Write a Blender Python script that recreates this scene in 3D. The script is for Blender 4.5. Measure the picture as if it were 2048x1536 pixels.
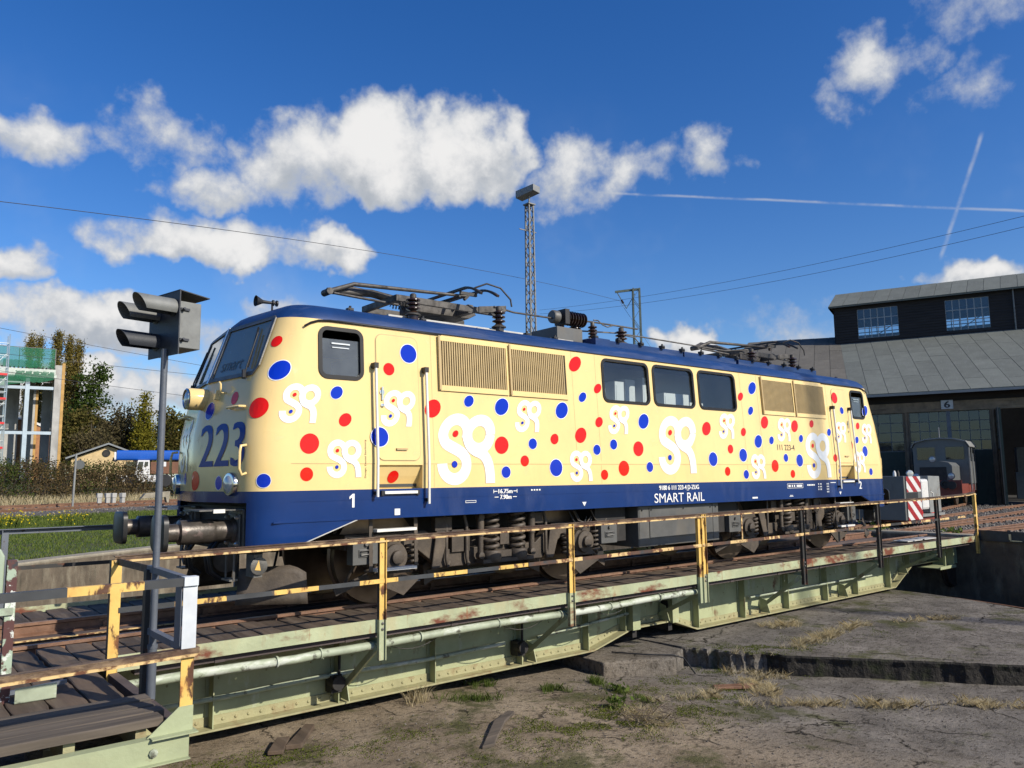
import bpy, math, random
import numpy as np
from mathutils import Vector, Matrix

for o in list(bpy.data.objects): bpy.data.objects.remove(o)
sc = bpy.context.scene
COL = sc.collection
rnd = random.Random(11)
rng = np.random.default_rng(5)
R = math.radians

# ------------------------------------------------------------------ camera
CAM = Vector((-10.873, -10.153, 1.618))
YAW, PIT, ROLL = R(39.35), R(6.86), R(-0.70)
cd = bpy.data.cameras.new('camera'); cam = bpy.data.objects.new('camera', cd); COL.objects.link(cam)
cd.sensor_fit = 'HORIZONTAL'; cd.sensor_width = 36; cd.lens = 27.44; cd.clip_start = .05; cd.clip_end = 3000
_f = Vector((math.sin(YAW)*math.cos(PIT), math.cos(YAW)*math.cos(PIT), math.sin(PIT)))
_r = Vector((math.cos(YAW), -math.sin(YAW), 0)); _u = _r.cross(_f)
_r2 = _r*math.cos(ROLL)+_u*math.sin(ROLL); _u2 = -_r*math.sin(ROLL)+_u*math.cos(ROLL)
cam.matrix_world = Matrix(((_r2.x,_u2.x,-_f.x,CAM.x),(_r2.y,_u2.y,-_f.y,CAM.y),(_r2.z,_u2.z,-_f.z,CAM.z),(0,0,0,1)))
sc.camera = cam

# ------------------------------------------------------------------ sun, sky, exposure
SUN = Vector((.36, -1.0, .67)).normalized()
SUN_EL = math.asin(SUN.z); SUN_AZ = math.atan2(SUN.x, SUN.y)
ld = bpy.data.lights.new('sun', 'SUN'); ld.energy = 5.0; ld.angle = R(.53); ld.color = (1, .93, .82)
so = bpy.data.objects.new('sun', ld); COL.objects.link(so); so.location = (30, -20, 40)
so.rotation_euler = (-SUN).to_track_quat('-Z', 'Y').to_euler()
sc.view_settings.view_transform = 'Standard'; sc.view_settings.look = 'None'
sc.view_settings.exposure = .10; sc.view_settings.gamma = 1; sc.view_settings.use_curve_mapping = False

wd = bpy.data.worlds.new('World'); sc.world = wd; wd.use_nodes = True
wt = wd.node_tree; wt.nodes.clear()
def wn(t, **k):
    n = wt.nodes.new(t)
    for a, b in k.items(): setattr(n, a, b)
    return n
def wm(op, a, b=None, c=None, clamp=False):
    n = wn('ShaderNodeMath', operation=op, use_clamp=clamp)
    for i, v in enumerate((a, b, c)):
        if v is None: continue
        if isinstance(v, (int, float)): n.inputs[i].default_value = v
        else: wt.links.new(v, n.inputs[i])
    return n.outputs[0]
def wmix(f, a, b):
    n = wn('ShaderNodeMix', data_type='RGBA')
    for s, v in ((n.inputs[0], f), (n.inputs[6], a), (n.inputs[7], b)):
        if isinstance(v, (int, float)): s.default_value = v
        elif isinstance(v, tuple): s.default_value = v+(1,)
        else: wt.links.new(v, s)
    return n.outputs[2]
def wss(x, a, b):
    n = wn('ShaderNodeMapRange', interpolation_type='SMOOTHSTEP')
    wt.links.new(x, n.inputs[0]); n.inputs[1].default_value = a; n.inputs[2].default_value = b
    return n.outputs[0]
def wnoise(vec, scale, detail=6, rough=.55, col=False):
    n = wn('ShaderNodeTexNoise'); wt.links.new(vec, n.inputs['Vector']); n.inputs['Scale'].default_value = scale
    n.inputs['Detail'].default_value = detail; n.inputs['Roughness'].default_value = rough
    return n.outputs[1 if col else 0]
sky = wn('ShaderNodeTexSky', sky_type='NISHITA', sun_disc=False)
sky.sun_elevation = SUN_EL; sky.sun_rotation = SUN_AZ; sky.air_density = 1.0; sky.dust_density = .6; sky.ozone_density = 3.0; sky.altitude = 200
hs = wn('ShaderNodeHueSaturation'); hs.inputs['Saturation'].default_value = 1.34; hs.inputs['Hue'].default_value = .513; hs.inputs['Value'].default_value = 2.0
wt.links.new(sky.outputs[0], hs.inputs['Color'])
tc = wn('ShaderNodeTexCoord'); D = tc.outputs['Generated']
sp = wn('ShaderNodeSeparateXYZ'); wt.links.new(D, sp.inputs[0])
az = wm('MULTIPLY', wm('ARCTAN2', sp.outputs[0], sp.outputs[1]), 57.29578)
el = wm('MULTIPLY', wm('ARCSINE', sp.outputs[2]), 57.29578)
spw = wn('ShaderNodeSeparateColor'); wt.links.new(wnoise(D, 7, 3, .55, True), spw.inputs[0])
spf = wn('ShaderNodeSeparateColor'); wt.links.new(wnoise(D, 28, 3, .6, True), spf.inputs[0])
def warp(base, a, b, ka, kb):
    return wm('ADD', base, wm('ADD', wm('MULTIPLY', wm('SUBTRACT', a, .5), ka), wm('MULTIPLY', wm('SUBTRACT', b, .5), kb)))
azw = warp(az, spw.outputs[0], spf.outputs[0], 9, 3.4)
elw = warp(el, spw.outputs[1], spf.outputs[1], 5.5, 2.6)
# clouds: azimuth, elevation, half width, height above and below their middle, weight (degrees)
CL = [(30.5, 22.4, 8.2, 5.6, 3.4, 1.15), (36.0, 23.0, 5.2, 4.9, 3.4, 1.1), (22.5, 21.8, 6.0, 3.8, 3.8, .8), (13.8, 22.8, 4.2, 2.8, 2.6, .5), (5, 21.4, 6.5, 1.9, 1.9, .62), (-6, 21, 7, 3, 2.2, .7),
      (18.0, 20.0, 4.6, 2.2, 2.0, .62), (43.0, 22.2, 4.4, 3.0, 2.6, .5), (49, 21.8, 4.2, 2.1, 2.2, .45), (54.3, 22.2, 3.2, 2.3, 2.8, .56),
      (18.5, 15.4, 8.2, 2.9, 1.5, .85), (26.3, 15.7, 3.4, 1.6, 1.2, .7), (5, 12.8, 4.2, 1.8, 1.4, .75), (12.5, 10.2, 9.5, 2.0, 2.4, .8),
      (8, 5.6, 10, 2.4, 2.6, .85), (18, 6.2, 6, 2.0, 2.2, .65), (66.8, 26.6, 3.8, 2.4, 2.2, .42), (63.4, 25.0, 3.0, 1.6, 1.9, .34), (72.9, 24.4, 3, 1.7, 1.6, .2), (72.3, 28.0, 4, 2.0, 1.6, .26),
      (52, 9.2, 2.5, 2.1, 2.0, 1.0), (70.5, 12.2, 4.4, 1.4, 1.2, .8), (60, 10.0, 6.5, 1.9, 2.4, .30), (23.5, 12.4, 3.0, 1.0, .9, .4), (42, 7.5, 9, 1.8, 2, .2),
      (100, 18, 9, 4, 3, .9), (150, 22, 10, 4, 3, .9), (-140, 18, 10, 4, 3, .9), (-70, 21, 9, 4, 3, .9)]
acc = None; s0 = None; s1 = None
cx = wn('ShaderNodeCombineXYZ')
for i, v in enumerate((azw, elw, elw)): wt.links.new(v, cx.inputs[i])
def wv(op, *ins):
    n = wn('ShaderNodeVectorMath', operation=op)
    for i, v in enumerate(ins):
        if isinstance(v, tuple): n.inputs[i].default_value = v
        else: wt.links.new(v, n.inputs[i])
    return n.outputs[1 if op == 'DOT_PRODUCT' else 0]
for a, e, ra, ru, rl, w in CL:
    p = wv('MULTIPLY_ADD', cx.outputs[0], (1/ra, 1/ru, -1/rl), (-a/ra, -e/ru, e/rl))
    p = wv('MAXIMUM', p, (-1e6, 0, 0))
    m = wm('MULTIPLY_ADD', wv('DOT_PRODUCT', p, p), -w, w)
    mp = wm('MAXIMUM', m, 0); hh = wm('MULTIPLY_ADD', elw, 1/ru, -e/ru)
    acc = m if acc is None else wm('MAXIMUM', acc, m)
    s0 = mp if s0 is None else wm('ADD', s0, mp)
    s1 = wm('MULTIPLY', mp, hh) if s1 is None else wm('MULTIPLY_ADD', mp, hh, s1)
f1 = wnoise(D, 13, 8, .62); f2 = wnoise(D, 5, 2, .5)
dens = wm('ADD', wm('MAXIMUM', acc, -1.2), wm('MULTIPLY', wm('SUBTRACT', f1, .5), 1.75))
alpha = wss(dens, .02, .62)
hgt = wm('DIVIDE', s1, wm('ADD', s0, .02))
dsun = wn('ShaderNodeVectorMath', operation='ADD'); wt.links.new(D, dsun.inputs[0]); dsun.inputs[1].default_value = tuple(SUN*.035+Vector((0, 0, .02)))
f1b = wnoise(dsun.outputs[0], 13, 6, .6)
relief = wm('MULTIPLY', wm('SUBTRACT', f1, f1b), 1.5)
lit = wss(wm('ADD', wm('ADD', wm('MULTIPLY', hgt, .85), relief), wm('MULTIPLY', wm('SUBTRACT', f2, .5), .35)), -.62, .25)
ccol = wmix(lit, (5.0, 5.6, 6.5), (12.2, 12.1, 12.0))
thin = wmix(wss(dens, .25, .9), (7.4, 7.9, 8.7), ccol)
# vapour trails: thin bands along great circles
def trail(p, q, wdt, k):
    p = Vector(p); q = Vector(q); n = p.cross(q).normalized(); mid = (p+q).normalized(); half = p.angle(q)/2
    dt = wn('ShaderNodeVectorMath', operation='DOT_PRODUCT'); wt.links.new(D, dt.inputs[0]); dt.inputs[1].default_value = n
    dm = wn('ShaderNodeVectorMath', operation='DOT_PRODUCT'); wt.links.new(D, dm.inputs[0]); dm.inputs[1].default_value = mid
    ab = wm('ABSOLUTE', wm('ADD', dt.outputs[1], wm('MULTIPLY', wm('SUBTRACT', f1, .5), .004)))
    return wm('MULTIPLY', wm('MULTIPLY', wm('SUBTRACT', 1, wss(ab, 0, wdt)), wss(dm.outputs[1], math.cos(half*1.04), math.cos(half*.85))), wm('MULTIPLY', wss(f1, .3, .62), k))
tr = wm('MAXIMUM', trail((.672, .653, .3495), (.93, .2, .25), .0024, .5), trail((.9062, .3516, .2349), (.8873, .2923, .3567), .0034, .55))
veil = wm('MULTIPLY', wss(wnoise(D, 3.2, 5, .62), .5, .8), wss(el, 30, 4))
skyc = wmix(wm('MULTIPLY', veil, .5), hs.outputs[0], (7.6, 8.6, 10.0))
skyc = wmix(tr, skyc, (8.6, 8.9, 9.3))
fin = wmix(wm('MULTIPLY', alpha, wss(el, .5, 3)), skyc, thin)
bg = wn('ShaderNodeBackground'); wt.links.new(fin, bg.inputs[0]); bg.inputs[1].default_value = .066
wo = wn('ShaderNodeOutputWorld'); wt.links.new(bg.outputs[0], wo.inputs[0])
wd.cycles.sampling_method = 'NONE'

# ------------------------------------------------------------------ mesh helpers
class MB:
    def __init__(s): s.v = []; s.f = []; s.m = []
    def add(s, vs, fs, mi=0):
        b = len(s.v); s.v += [tuple(v) for v in vs]
        for f in fs: s.f.append(tuple(i+b for i in f)); s.m.append(mi)
        return s
    def box(s, x0, x1, y0, y1, z0, z1, mi=0):
        return s.add([(x0,y0,z0),(x1,y0,z0),(x1,y1,z0),(x0,y1,z0),(x0,y0,z1),(x1,y0,z1),(x1,y1,z1),(x0,y1,z1)],
              [(0,3,2,1),(4,5,6,7),(0,1,5,4),(1,2,6,5),(2,3,7,6),(3,0,4,7)], mi)
    def bar(s, p, q, w, h, mi=0, up=(0,0,1)):
        p = Vector(p); q = Vector(q); d = (q-p).normalized(); up = Vector(up)
        if abs(d.dot(up)) > .98: up = Vector((0, 1, 0))
        a = d.cross(up).normalized(); b = a.cross(d)
        a *= w/2; b *= h/2
        vs = [p-a-b, p+a-b, p+a+b, p-a+b, q-a-b, q+a-b, q+a+b, q-a+b]
        return s.add(vs, [(0,1,2,3),(7,6,5,4),(0,4,5,1),(1,5,6,2),(2,6,7,3),(3,7,4,0)], mi)
    def cyl(s, p, q, r, n=12, r2=None, mi=0, cap=True):
        p = Vector(p); q = Vector(q); d = (q-p).normalized(); r2 = r if r2 is None else r2
        a = d.orthogonal().normalized(); b = d.cross(a)
        vs = []
        for c, rr in ((p, r), (q, r2)):
            for i in range(n):
                t = 2*math.pi*i/n; vs.append(c+a*math.cos(t)*rr+b*math.sin(t)*rr)
        fs = [(i, (i+1) % n, n+(i+1) % n, n+i) for i in range(n)]
        if cap: fs += [tuple(range(n-1, -1, -1)), tuple(range(n, 2*n))]
        return s.add(vs, fs, mi)
    def tube(s, pts, r, n=8, mi=0):
        pts = [Vector(p) for p in pts]; rs = r if isinstance(r, (list, tuple)) else [r]*len(pts)
        a = None; vs = []
        for i, p in enumerate(pts):
            d = (pts[min(i+1, len(pts)-1)]-pts[max(i-1, 0)]).normalized()
            a = d.orthogonal().normalized() if a is None else (a-d*a.dot(d)).normalized()
            b = d.cross(a)
            for k in range(n):
                t = 2*math.pi*k/n; vs.append(p+(a*math.cos(t)+b*math.sin(t))*rs[i])
        fs = []
        for i in range(len(pts)-1):
            for k in range(n): fs.append((i*n+k, i*n+(k+1) % n, (i+1)*n+(k+1) % n, (i+1)*n+k))
        fs += [tuple(range(n-1, -1, -1)), tuple(range((len(pts)-1)*n, len(pts)*n))]
        return s.add(vs, fs, mi)
    def lathe(s, c, axis, prof, n=14, mi=0):
        c = Vector(c); d = Vector(axis).normalized(); a = d.orthogonal().normalized(); b = d.cross(a); vs = []
        for r, t in prof:
            for k in range(n):
                g = 2*math.pi*k/n; vs.append(c+d*t+(a*math.cos(g)+b*math.sin(g))*max(r, .0005))
        fs = []
        for i in range(len(prof)-1):
            for k in range(n): fs.append((i*n+k, i*n+(k+1) % n, (i+1)*n+(k+1) % n, (i+1)*n+k))
        fs += [tuple(range(n-1, -1, -1)), tuple(range((len(prof)-1)*n, len(prof)*n))]
        return s.add(vs, fs, mi)
    def prism(s, pts, vec, mi=0):
        n = len(pts); vec = Vector(vec); a = [Vector(p) for p in pts]
        return s.add(a+[p+vec for p in a], [tuple(range(n-1, -1, -1)), tuple(range(n, 2*n))]+[(i, (i+1) % n, n+(i+1) % n, n+i) for i in range(n)], mi)
    def quad(s, a, b, c, d, mi=0): return s.add([a, b, c, d], [(0, 1, 2, 3)], mi)
    def mesh(s, name, mats, smooth=0):
        me = bpy.data.meshes.new(name); me.from_pydata(s.v, [], s.f)
        for m in (mats if isinstance(mats, (list, tuple)) else [mats]): me.materials.append(m)
        if any(s.m): me.polygons.foreach_set('material_index', s.m)
        me.validate(); 
        import bmesh
        bm = bmesh.new(); bm.from_mesh(me); bmesh.ops.recalc_face_normals(bm, faces=bm.faces); bm.to_mesh(me); bm.free()
        if smooth:
            me.polygons.foreach_set('use_smooth', [True]*len(me.polygons)); me.set_sharp_from_angle(angle=R(smooth))
        return me
    def build(s, name, mats, parent=None, smooth=0, bevel=0):
        return place(name, s.mesh(name, mats, smooth), parent, bevel=bevel)
WINV = {}
def place(name, me, parent=None, M=None, bevel=0, kind=None):
    o = bpy.data.objects.new(name, me); COL.objects.link(o)
    if M is not None: o.matrix_basis = M
    if parent is not None:
        o.parent = parent
        if parent.name in WINV: o.matrix_parent_inverse = WINV[parent.name]
    if bevel:
        b = o.modifiers.new('bevel', 'BEVEL'); b.width = bevel; b.segments = 2; b.limit_method = 'ANGLE'; b.angle_limit = R(40)
    if kind: o['kind'] = kind
    return o
def thing(name, label, cat, group=None, loc=(0, 0, 0), rz=0, world=False):
    o = bpy.data.objects.new(name, None); COL.objects.link(o); o.empty_display_size = .3
    o.location = loc; o.rotation_euler = (0, 0, rz); o['label'] = label; o['category'] = cat
    if group: o['group'] = group
    if world: WINV[o.name] = T(*loc, rz).inverted()
    return o
def tag(o, label, cat, group=None):
    o['label'] = label; o['category'] = cat
    if group: o['group'] = group
    return o
def T(x, y, z, rz=0, s=None, rx=0, ry=0):
    M = Matrix.Translation((x, y, z)) @ Matrix.Rotation(rz, 4, 'Z') @ Matrix.Rotation(ry, 4, 'Y') @ Matrix.Rotation(rx, 4, 'X')
    if s is not None: M = M @ Matrix.Diagonal((s[0], s[1], s[2], 1))
    return M
def struct(o): o['kind'] = 'structure'; return o
def fast_quads(name, V, mats, midx=None, tri=False):
    """V: (N,k,3) array of separate faces"""
    n, k = V.shape[:2]; me = bpy.data.meshes.new(name)
    me.vertices.add(n*k); me.vertices.foreach_set('co', V.reshape(-1).astype(np.float32))
    me.loops.add(n*k); me.loops.foreach_set('vertex_index', np.arange(n*k, dtype=np.int32))
    me.polygons.add(n); me.polygons.foreach_set('loop_start', np.arange(0, n*k, k, dtype=np.int32))
    for m in (mats if isinstance(mats, (list, tuple)) else [mats]): me.materials.append(m)
    if midx is not None: me.polygons.foreach_set('material_index', midx.astype(np.int32))
    me.update(); me.validate(); return me
# ------------------------------------------------------------------ materials
def lin(c): return tuple((x/12.92 if x <= .04045 else ((x+.055)/1.055)**2.4) for x in (v/255 for v in c))
def pm(name, col, rough=.6, metal=0, var=.25, vs=3, rust=None, bump=None, rand=0, stretch=None, spec=.5, coat=0, layers=(), island=0, trans=0):
    """procedural paint / metal / wood / stone: base colour, soft noise variation, optional layered patches, bump"""
    m = bpy.data.materials.new(name); m.use_nodes = True; nt = m.node_tree; b = nt.nodes['Principled BSDF']
    tc = nt.nodes.new('ShaderNodeTexCoord'); vec = tc.outputs['Object']
    oi = nt.nodes.new('ShaderNodeObjectInfo')
    if rand:
        ad = nt.nodes.new('ShaderNodeVectorMath'); ad.operation = 'ADD'; nt.links.new(vec, ad.inputs[0])
        mu = nt.nodes.new('ShaderNodeVectorMath'); mu.operation = 'SCALE'; mu.inputs[0].default_value = (37, 19, 53); nt.links.new(oi.outputs['Random'], mu.inputs['Scale'])
        nt.links.new(mu.outputs[0], ad.inputs[1]); vec = ad.outputs[0]
    def coords(st):
        if not st: return vec
        mp = nt.nodes.new('ShaderNodeMapping'); mp.inputs['Scale'].default_value = st; nt.links.new(vec, mp.inputs[0]); return mp.outputs[0]
    def noise(scale, detail=6, rough_=.6, st=None):
        n = nt.nodes.new('ShaderNodeTexNoise'); nt.links.new(coords(st), n.inputs['Vector'])
        n.inputs['Scale'].default_value = scale; n.inputs['Detail'].default_value = detail; n.inputs['Roughness'].default_value = rough_
        return n.outputs[0]
    def mr(x, a, b_, c=0., d=1.):
        n = nt.nodes.new('ShaderNodeMapRange'); nt.links.new(x, n.inputs[0])
        for i, v in enumerate((a, b_, c, d)): n.inputs[i+1].default_value = v
        return n.outputs[0]
    def mix(f, a, b_, bl='MIX'):
        n = nt.nodes.new('ShaderNodeMix'); n.data_type = 'RGBA'; n.blend_type = bl
        for s, v in ((n.inputs[0], f), (n.inputs[6], a), (n.inputs[7], b_)):
            if isinstance(v, (int, float)): s.default_value = v
            elif isinstance(v, tuple): s.default_value = v[:3]+(1,)
            else: nt.links.new(v, s)
        return n.outputs[2]
    n0 = noise(vs, 6, .62, stretch)
    lo = tuple(max(0, c*(1-var)) for c in col); hi = tuple(min(1, c*(1+var)) for c in col)
    c = mix(mr(n0, .3, .7), lo, hi)
    if rand: c = mix(1.0, c, mix(oi.outputs['Random'], tuple([1-rand]*3), tuple([1+rand]*3)), 'MULTIPLY')
    if island:
        g = nt.nodes.new('ShaderNodeNewGeometry')
        c = mix(1.0, c, mix(g.outputs['Random Per Island'], tuple([1-island]*3), tuple([1+island]*3)), 'MULTIPLY')
    rfac = None
    for (lc, sc_, a, b_, st) in layers:
        f = mr(noise(sc_, 8, .62, st), a, b_); c = mix(f, c, lc); rfac = f
    nt.links.new(c, b.inputs['Base Color'])
    b.inputs['Roughness'].default_value = rough; b.inputs['Metallic'].default_value = metal; b.inputs['Specular IOR Level'].default_value = spec
    if layers and rfac is not None and rough < .6:
        nt.links.new(mr(rfac, 0, 1, rough, .8), b.inputs['Roughness'])
    if coat: b.inputs['Coat Weight'].default_value = coat; b.inputs['Coat Roughness'].default_value = .06
    if bump:
        bn = nt.nodes.new('ShaderNodeBump'); bn.inputs['Strength'].default_value = bump[1]; bn.inputs['Distance'].default_value = bump[2] if len(bump) > 2 else .02
        nt.links.new(noise(bump[0], 8, .6, stretch), bn.inputs['Height']); nt.links.new(bn.outputs[0], b.inputs['Normal'])
    if trans: b.inputs['Transmission Weight'].default_value = trans
    return m
def glass(name, tint=(.5, .55, .58), refl=.12, dirt=.0, dcol=(.3, .32, .32), rough=.03):
    m = bpy.data.materials.new(name); m.use_nodes = True; nt = m.node_tree; nt.nodes.clear()
    out = nt.nodes.new('ShaderNodeOutputMaterial'); tr = nt.nodes.new('ShaderNodeBsdfTransparent'); tr.inputs[0].default_value = tint+(1,)
    gl = nt.nodes.new('ShaderNodeBsdfGlossy'); gl.inputs['Roughness'].default_value = rough; gl.inputs[0].default_value = (.9, .95, 1, 1)
    lw = nt.nodes.new('ShaderNodeLayerWeight'); lw.inputs[0].default_value = .5
    pw = nt.nodes.new('ShaderNodeMath'); pw.operation = 'POWER'; nt.links.new(lw.outputs['Facing'], pw.inputs[0]); pw.inputs[1].default_value = 4.5
    mt = nt.nodes.new('ShaderNodeMath'); mt.operation = 'MULTIPLY_ADD'; nt.links.new(pw.outputs[0], mt.inputs[0]); mt.inputs[1].default_value = .85; mt.inputs[2].default_value = .045+refl
    df = nt.nodes.new('ShaderNodeBsdfDiffuse'); df.inputs[0].default_value = dcol+(1,)
    nz = nt.nodes.new('ShaderNodeTexNoise'); nz.inputs['Scale'].default_value = 3; nz.inputs['Detail'].default_value = 6
    tcn = nt.nodes.new('ShaderNodeTexCoord'); nt.links.new(tcn.outputs['Object'], nz.inputs['Vector'])
    dm = nt.nodes.new('ShaderNodeMath'); dm.operation = 'MULTIPLY'; nt.links.new(nz.outputs[0], dm.inputs[0]); dm.inputs[1].default_value = dirt*2
    m1 = nt.nodes.new('ShaderNodeMixShader'); nt.links.new(dm.outputs[0], m1.inputs[0]); nt.links.new(tr.outputs[0], m1.inputs[1]); nt.links.new(df.outputs[0], m1.inputs[2])
    m2 = nt.nodes.new('ShaderNodeMixShader'); nt.links.new(mt.outputs[0], m2.inputs[0]); nt.links.new(m1.outputs[0], m2.inputs[1]); nt.links.new(gl.outputs[0], m2.inputs[2])
    nt.links.new(m2.outputs[0], out.inputs[0]); return m
RUST = (.13, .045, .018); DUST = (.11, .085, .06)
M = {}
M['cream'] = pm('cream paint', (.81, .595, .255), .14, 0, .05, 1.2, spec=.34, bump=(1.1, .22, .014), layers=[((.58, .44, .22), 1.7, .52, 1.1, (1.4, 1, .22)), ((.66, .48, .22), 5, .58, .9, None)])
M['blue'] = pm('dark blue paint', (.008, .033, .135), .14, 0, .14, 1.5, spec=.35, bump=(.8, .12, .012), layers=[((.07, .09, .19), 2.2, .54, 1.15, (1, 1, .35))])
M['roofblue'] = pm('roof blue paint', (.009, .036, .125), .42, 0, .22, 2, spec=.3, bump=(2.2, .3, .012), layers=[((.10, .12, .2), 4, .52, 1.0, (.25, 2, 2))])
M['red'] = pm('red sticker', (.72, .012, .008), .14, 0, .05, 2, spec=.25)
M['sblue'] = pm('blue sticker', (.003, .03, .42), .14, 0, .06, 2, spec=.25)
M['white'] = pm('white print', (.80, .80, .78), .14, 0, .04, 3)
M['num'] = pm('blue numerals', (.004, .035, .24), .3, 0, .06, 2, spec=.12)
M['black'] = pm('black print', (.03, .03, .035), .4, 0, .1, 3)
M['rubber'] = pm('black rubber', (.014, .014, .015), .55, 0, .3, 8)
M['frame'] = pm('dark window frame', (.014, .014, .015), .5, 0, .2, 6, spec=.25)
M['alu'] = pm('bare aluminium', (.62, .62, .60), .28, .85, .12, 9)
M['chrome'] = pm('polished rim', (.6, .6, .58), .15, 1, .1, 6)
M['handrail'] = pm('white handrail', (.78, .76, .70), .3, .1, .06, 5)
M['louvre'] = pm('louvre paint', (.47, .345, .16), .55, 0, .1, 5, layers=[((.33, .24, .115), 3, .52, .95, (1, 1, .3))])
M['bogie'] = pm('dusty bogie steel', (.060, .046, .033), .66, 0, .35, 4, bump=(30, .25), layers=[((.15, .115, .08), 2.3, .5, .85, None)])
M['bogiedark'] = pm('dark underframe', (.02, .018, .016), .7, 0, .4, 5, layers=[((.075, .06, .045), 3, .55, .9, None)])
M['spring'] = pm('spring steel', (.085, .068, .052), .55, .1, .3, 8, layers=[((.16, .13, .10), 6, .52, .8, None)])
M['wheel'] = pm('wheel steel', (.06, .042, .03), .6, .3, .3, 6)
M['tyre'] = pm('wheel tyre', (.16, .12, .09), .35, .8, .2, 6)
M['buffer'] = pm('greasy buffer', (.085, .072, .06), .38, .4, .4, 6, bump=(14, .3), layers=[((.23, .17, .15), 8, .56, .66, None), ((.03, .026, .022), 4, .56, .75, None)])
M['bufblack'] = pm('black buffer plate', (.012, .012, .012), .45, .1, .4, 9)
M['grey'] = pm('grey underframe box', (.10, .10, .095), .5, .1, .2, 3, layers=[((.14, .12, .09), 2.4, .5, .9, (1, 1, .4))])
M['iron'] = pm('grey iron', (.13, .125, .115), .5, .5, .35, 8, bump=(30, .2))
M['panto'] = pm('weathered pantograph', (.075, .068, .060), .55, .2, .45, 10, layers=[((.028, .025, .022), 7, .48, .7, None)])
M['insul'] = pm('brown porcelain', (.035, .018, .012), .18, 0, .3, 8)
M['lamp'] = pm('lamp glass', (.45, .47, .47), .08, .3, .1, 5)
M['roofgrey'] = pm('pale roof board', (.48, .47, .43), .7, 0, .2, 5, layers=[((.2, .18, .15), 5, .55, .8, None)])
M['inside'] = pm('off white cabinet', (.60, .62, .60), .6, 0, .1, 2)
M['insidewall'] = pm('grey corridor wall', (.22, .24, .235), .7, 0, .15, 2)
M['insidedark'] = pm('dark cab lining', (.05, .055, .055), .8, 0, .2, 2)
M['glass'] = glass('machine room glass', (.84, .88, .88), .02, .03)
M['wglass'] = glass('windscreen glass', (.55, .6, .6), .03, .10, (.12, .13, .13))
M['dglass'] = glass('dusty side glass', (.42, .46, .46), .02, .30, (.20, .22, .22), .15)
M['hglass'] = glass('hall window glass', (.40, .43, .46), .02, .08, (.05, .06, .07), .05)
M['cglass'] = glass('clerestory glass', (.80, .86, .9), .02, .05, (.08, .1, .13), .04)
# bridge
M['green'] = pm('pale green bridge paint', (.345, .38, .22), .55, 0, .16, 2.2, bump=(20, .2), layers=[((.37, .33, .19), 1.4, .52, .95, (.5, .5, 2)), ((.105, .032, .014), 2.6, .60, .70, (.6, 1, 1.6))])
M['greenrust'] = pm('rust spotted green edge', (.36, .39, .235), .55, 0, .2, 2.2, bump=(20, .25), layers=[((.42, .34, .18), 2.4, .5, .85, (1, 1, .25)), ((.50, .52, .42), 3, .60, .70, None), ((.15, .040, .016), .9, .52, .60, (1, 1, 2)), ((.26, .10, .035), 5, .58, .70, (1.6, 1, .35))])
M['greendark'] = pm('green girder paint', (.355, .385, .215), .6, 0, .2, 1.8, bump=(20, .2), layers=[((.42, .37, .20), 1.3, .5, .9, (.4, 1, 1.5)), ((.47, .49, .38), 4, .58, .74, (1, 1, .4)), ((.14, .06, .025), 2.8, .60, .70, (1, 1, .5))])
M['flange'] = pm('dirty yellow green flange', (.34, .32, .17), .7, 0, .25, 3, bump=(25, .3), layers=[((.15, .065, .025), 3, .54, .74, None), ((.36, .37, .2), 2, .58, .8, None)])
M['pipe'] = pm('peeling pale pipe', (.33, .37, .26), .6, 0, .2, 6, layers=[((.50, .53, .44), 5, .52, .58, (.4, 1, 1)), ((.10, .10, .07), 7, .58, .66, None)])
M['railtop'] = pm('rusty handrail angle', (.075, .042, .026), .6, .2, .4, 8, bump=(40, .3), layers=[((.34, .24, .14), 5, .52, .72, (.5, 1, 1))])
M['yellow'] = pm('flaking yellow paint', (.72, .46, .12), .5, 0, .14, 3, bump=(30, .15), layers=[((.09, .036, .016), 4, .53, .60, (2.5, 1, 1)), ((.58, .22, .04), 2.5, .54, .85, None)])
M['yellowrust'] = pm('worn cream yellow paint', (.66, .46, .20), .55, 0, .2, 4, layers=[((.13, .050, .022), 9, .47, .58, None)])
M['darkstripe'] = pm('dark grey stripe paint', (.040, .043, .046), .5, 0, .3, 4, layers=[((.13, .09, .06), 6, .62, .75, None)])
M['ruststripe'] = pm('rusted stripe', (.10, .05, .03), .65, .1, .4, 8, layers=[((.045, .043, .043), 4, .5, .62, None)])
M['postdark'] = pm('dark post with worn paint', (.035, .033, .03), .55, .1, .3, 4, layers=[((.13, .05, .025), 7, .55, .68, None)])
M['wood'] = pm('weathered deck plank', (.085, .058, .037), .85, 0, .45, 5, bump=(16, .55, .012), rand=.38, stretch=(1, .09, 1), layers=[((.15, .115, .08), 5, .50, .75, (2.2, .15, 1)), ((.022, .019, .016), 3.5, .60, .74, None)])
M['woodx'] = pm('grey platform board', (.10, .080, .060), .85, 0, .45, 6, bump=(16, .6, .012), rand=.2, stretch=(.09, 1, 1), layers=[((.19, .15, .108), 6, .52, .75, (.12, 2.5, 1)), ((.028, .022, .018), 4, .60, .74, (.3, 1, 1))])
M['timber'] = pm('purple brown timber', (.075, .056, .052), .8, 0, .4, 3, bump=(20, .3), stretch=(.2, 1, 1))
M['railrust'] = pm('rusty rail', (.165, .082, .045), .65, .0, .3, 6, bump=(40, .25), layers=[((.26, .15, .09), 3, .5, .8, None), ((.05, .03, .022), 8, .60, .72, None)])
M['railhead'] = pm('rail running face', (.27, .165, .10), .5, .1, .2, 4)
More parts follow.
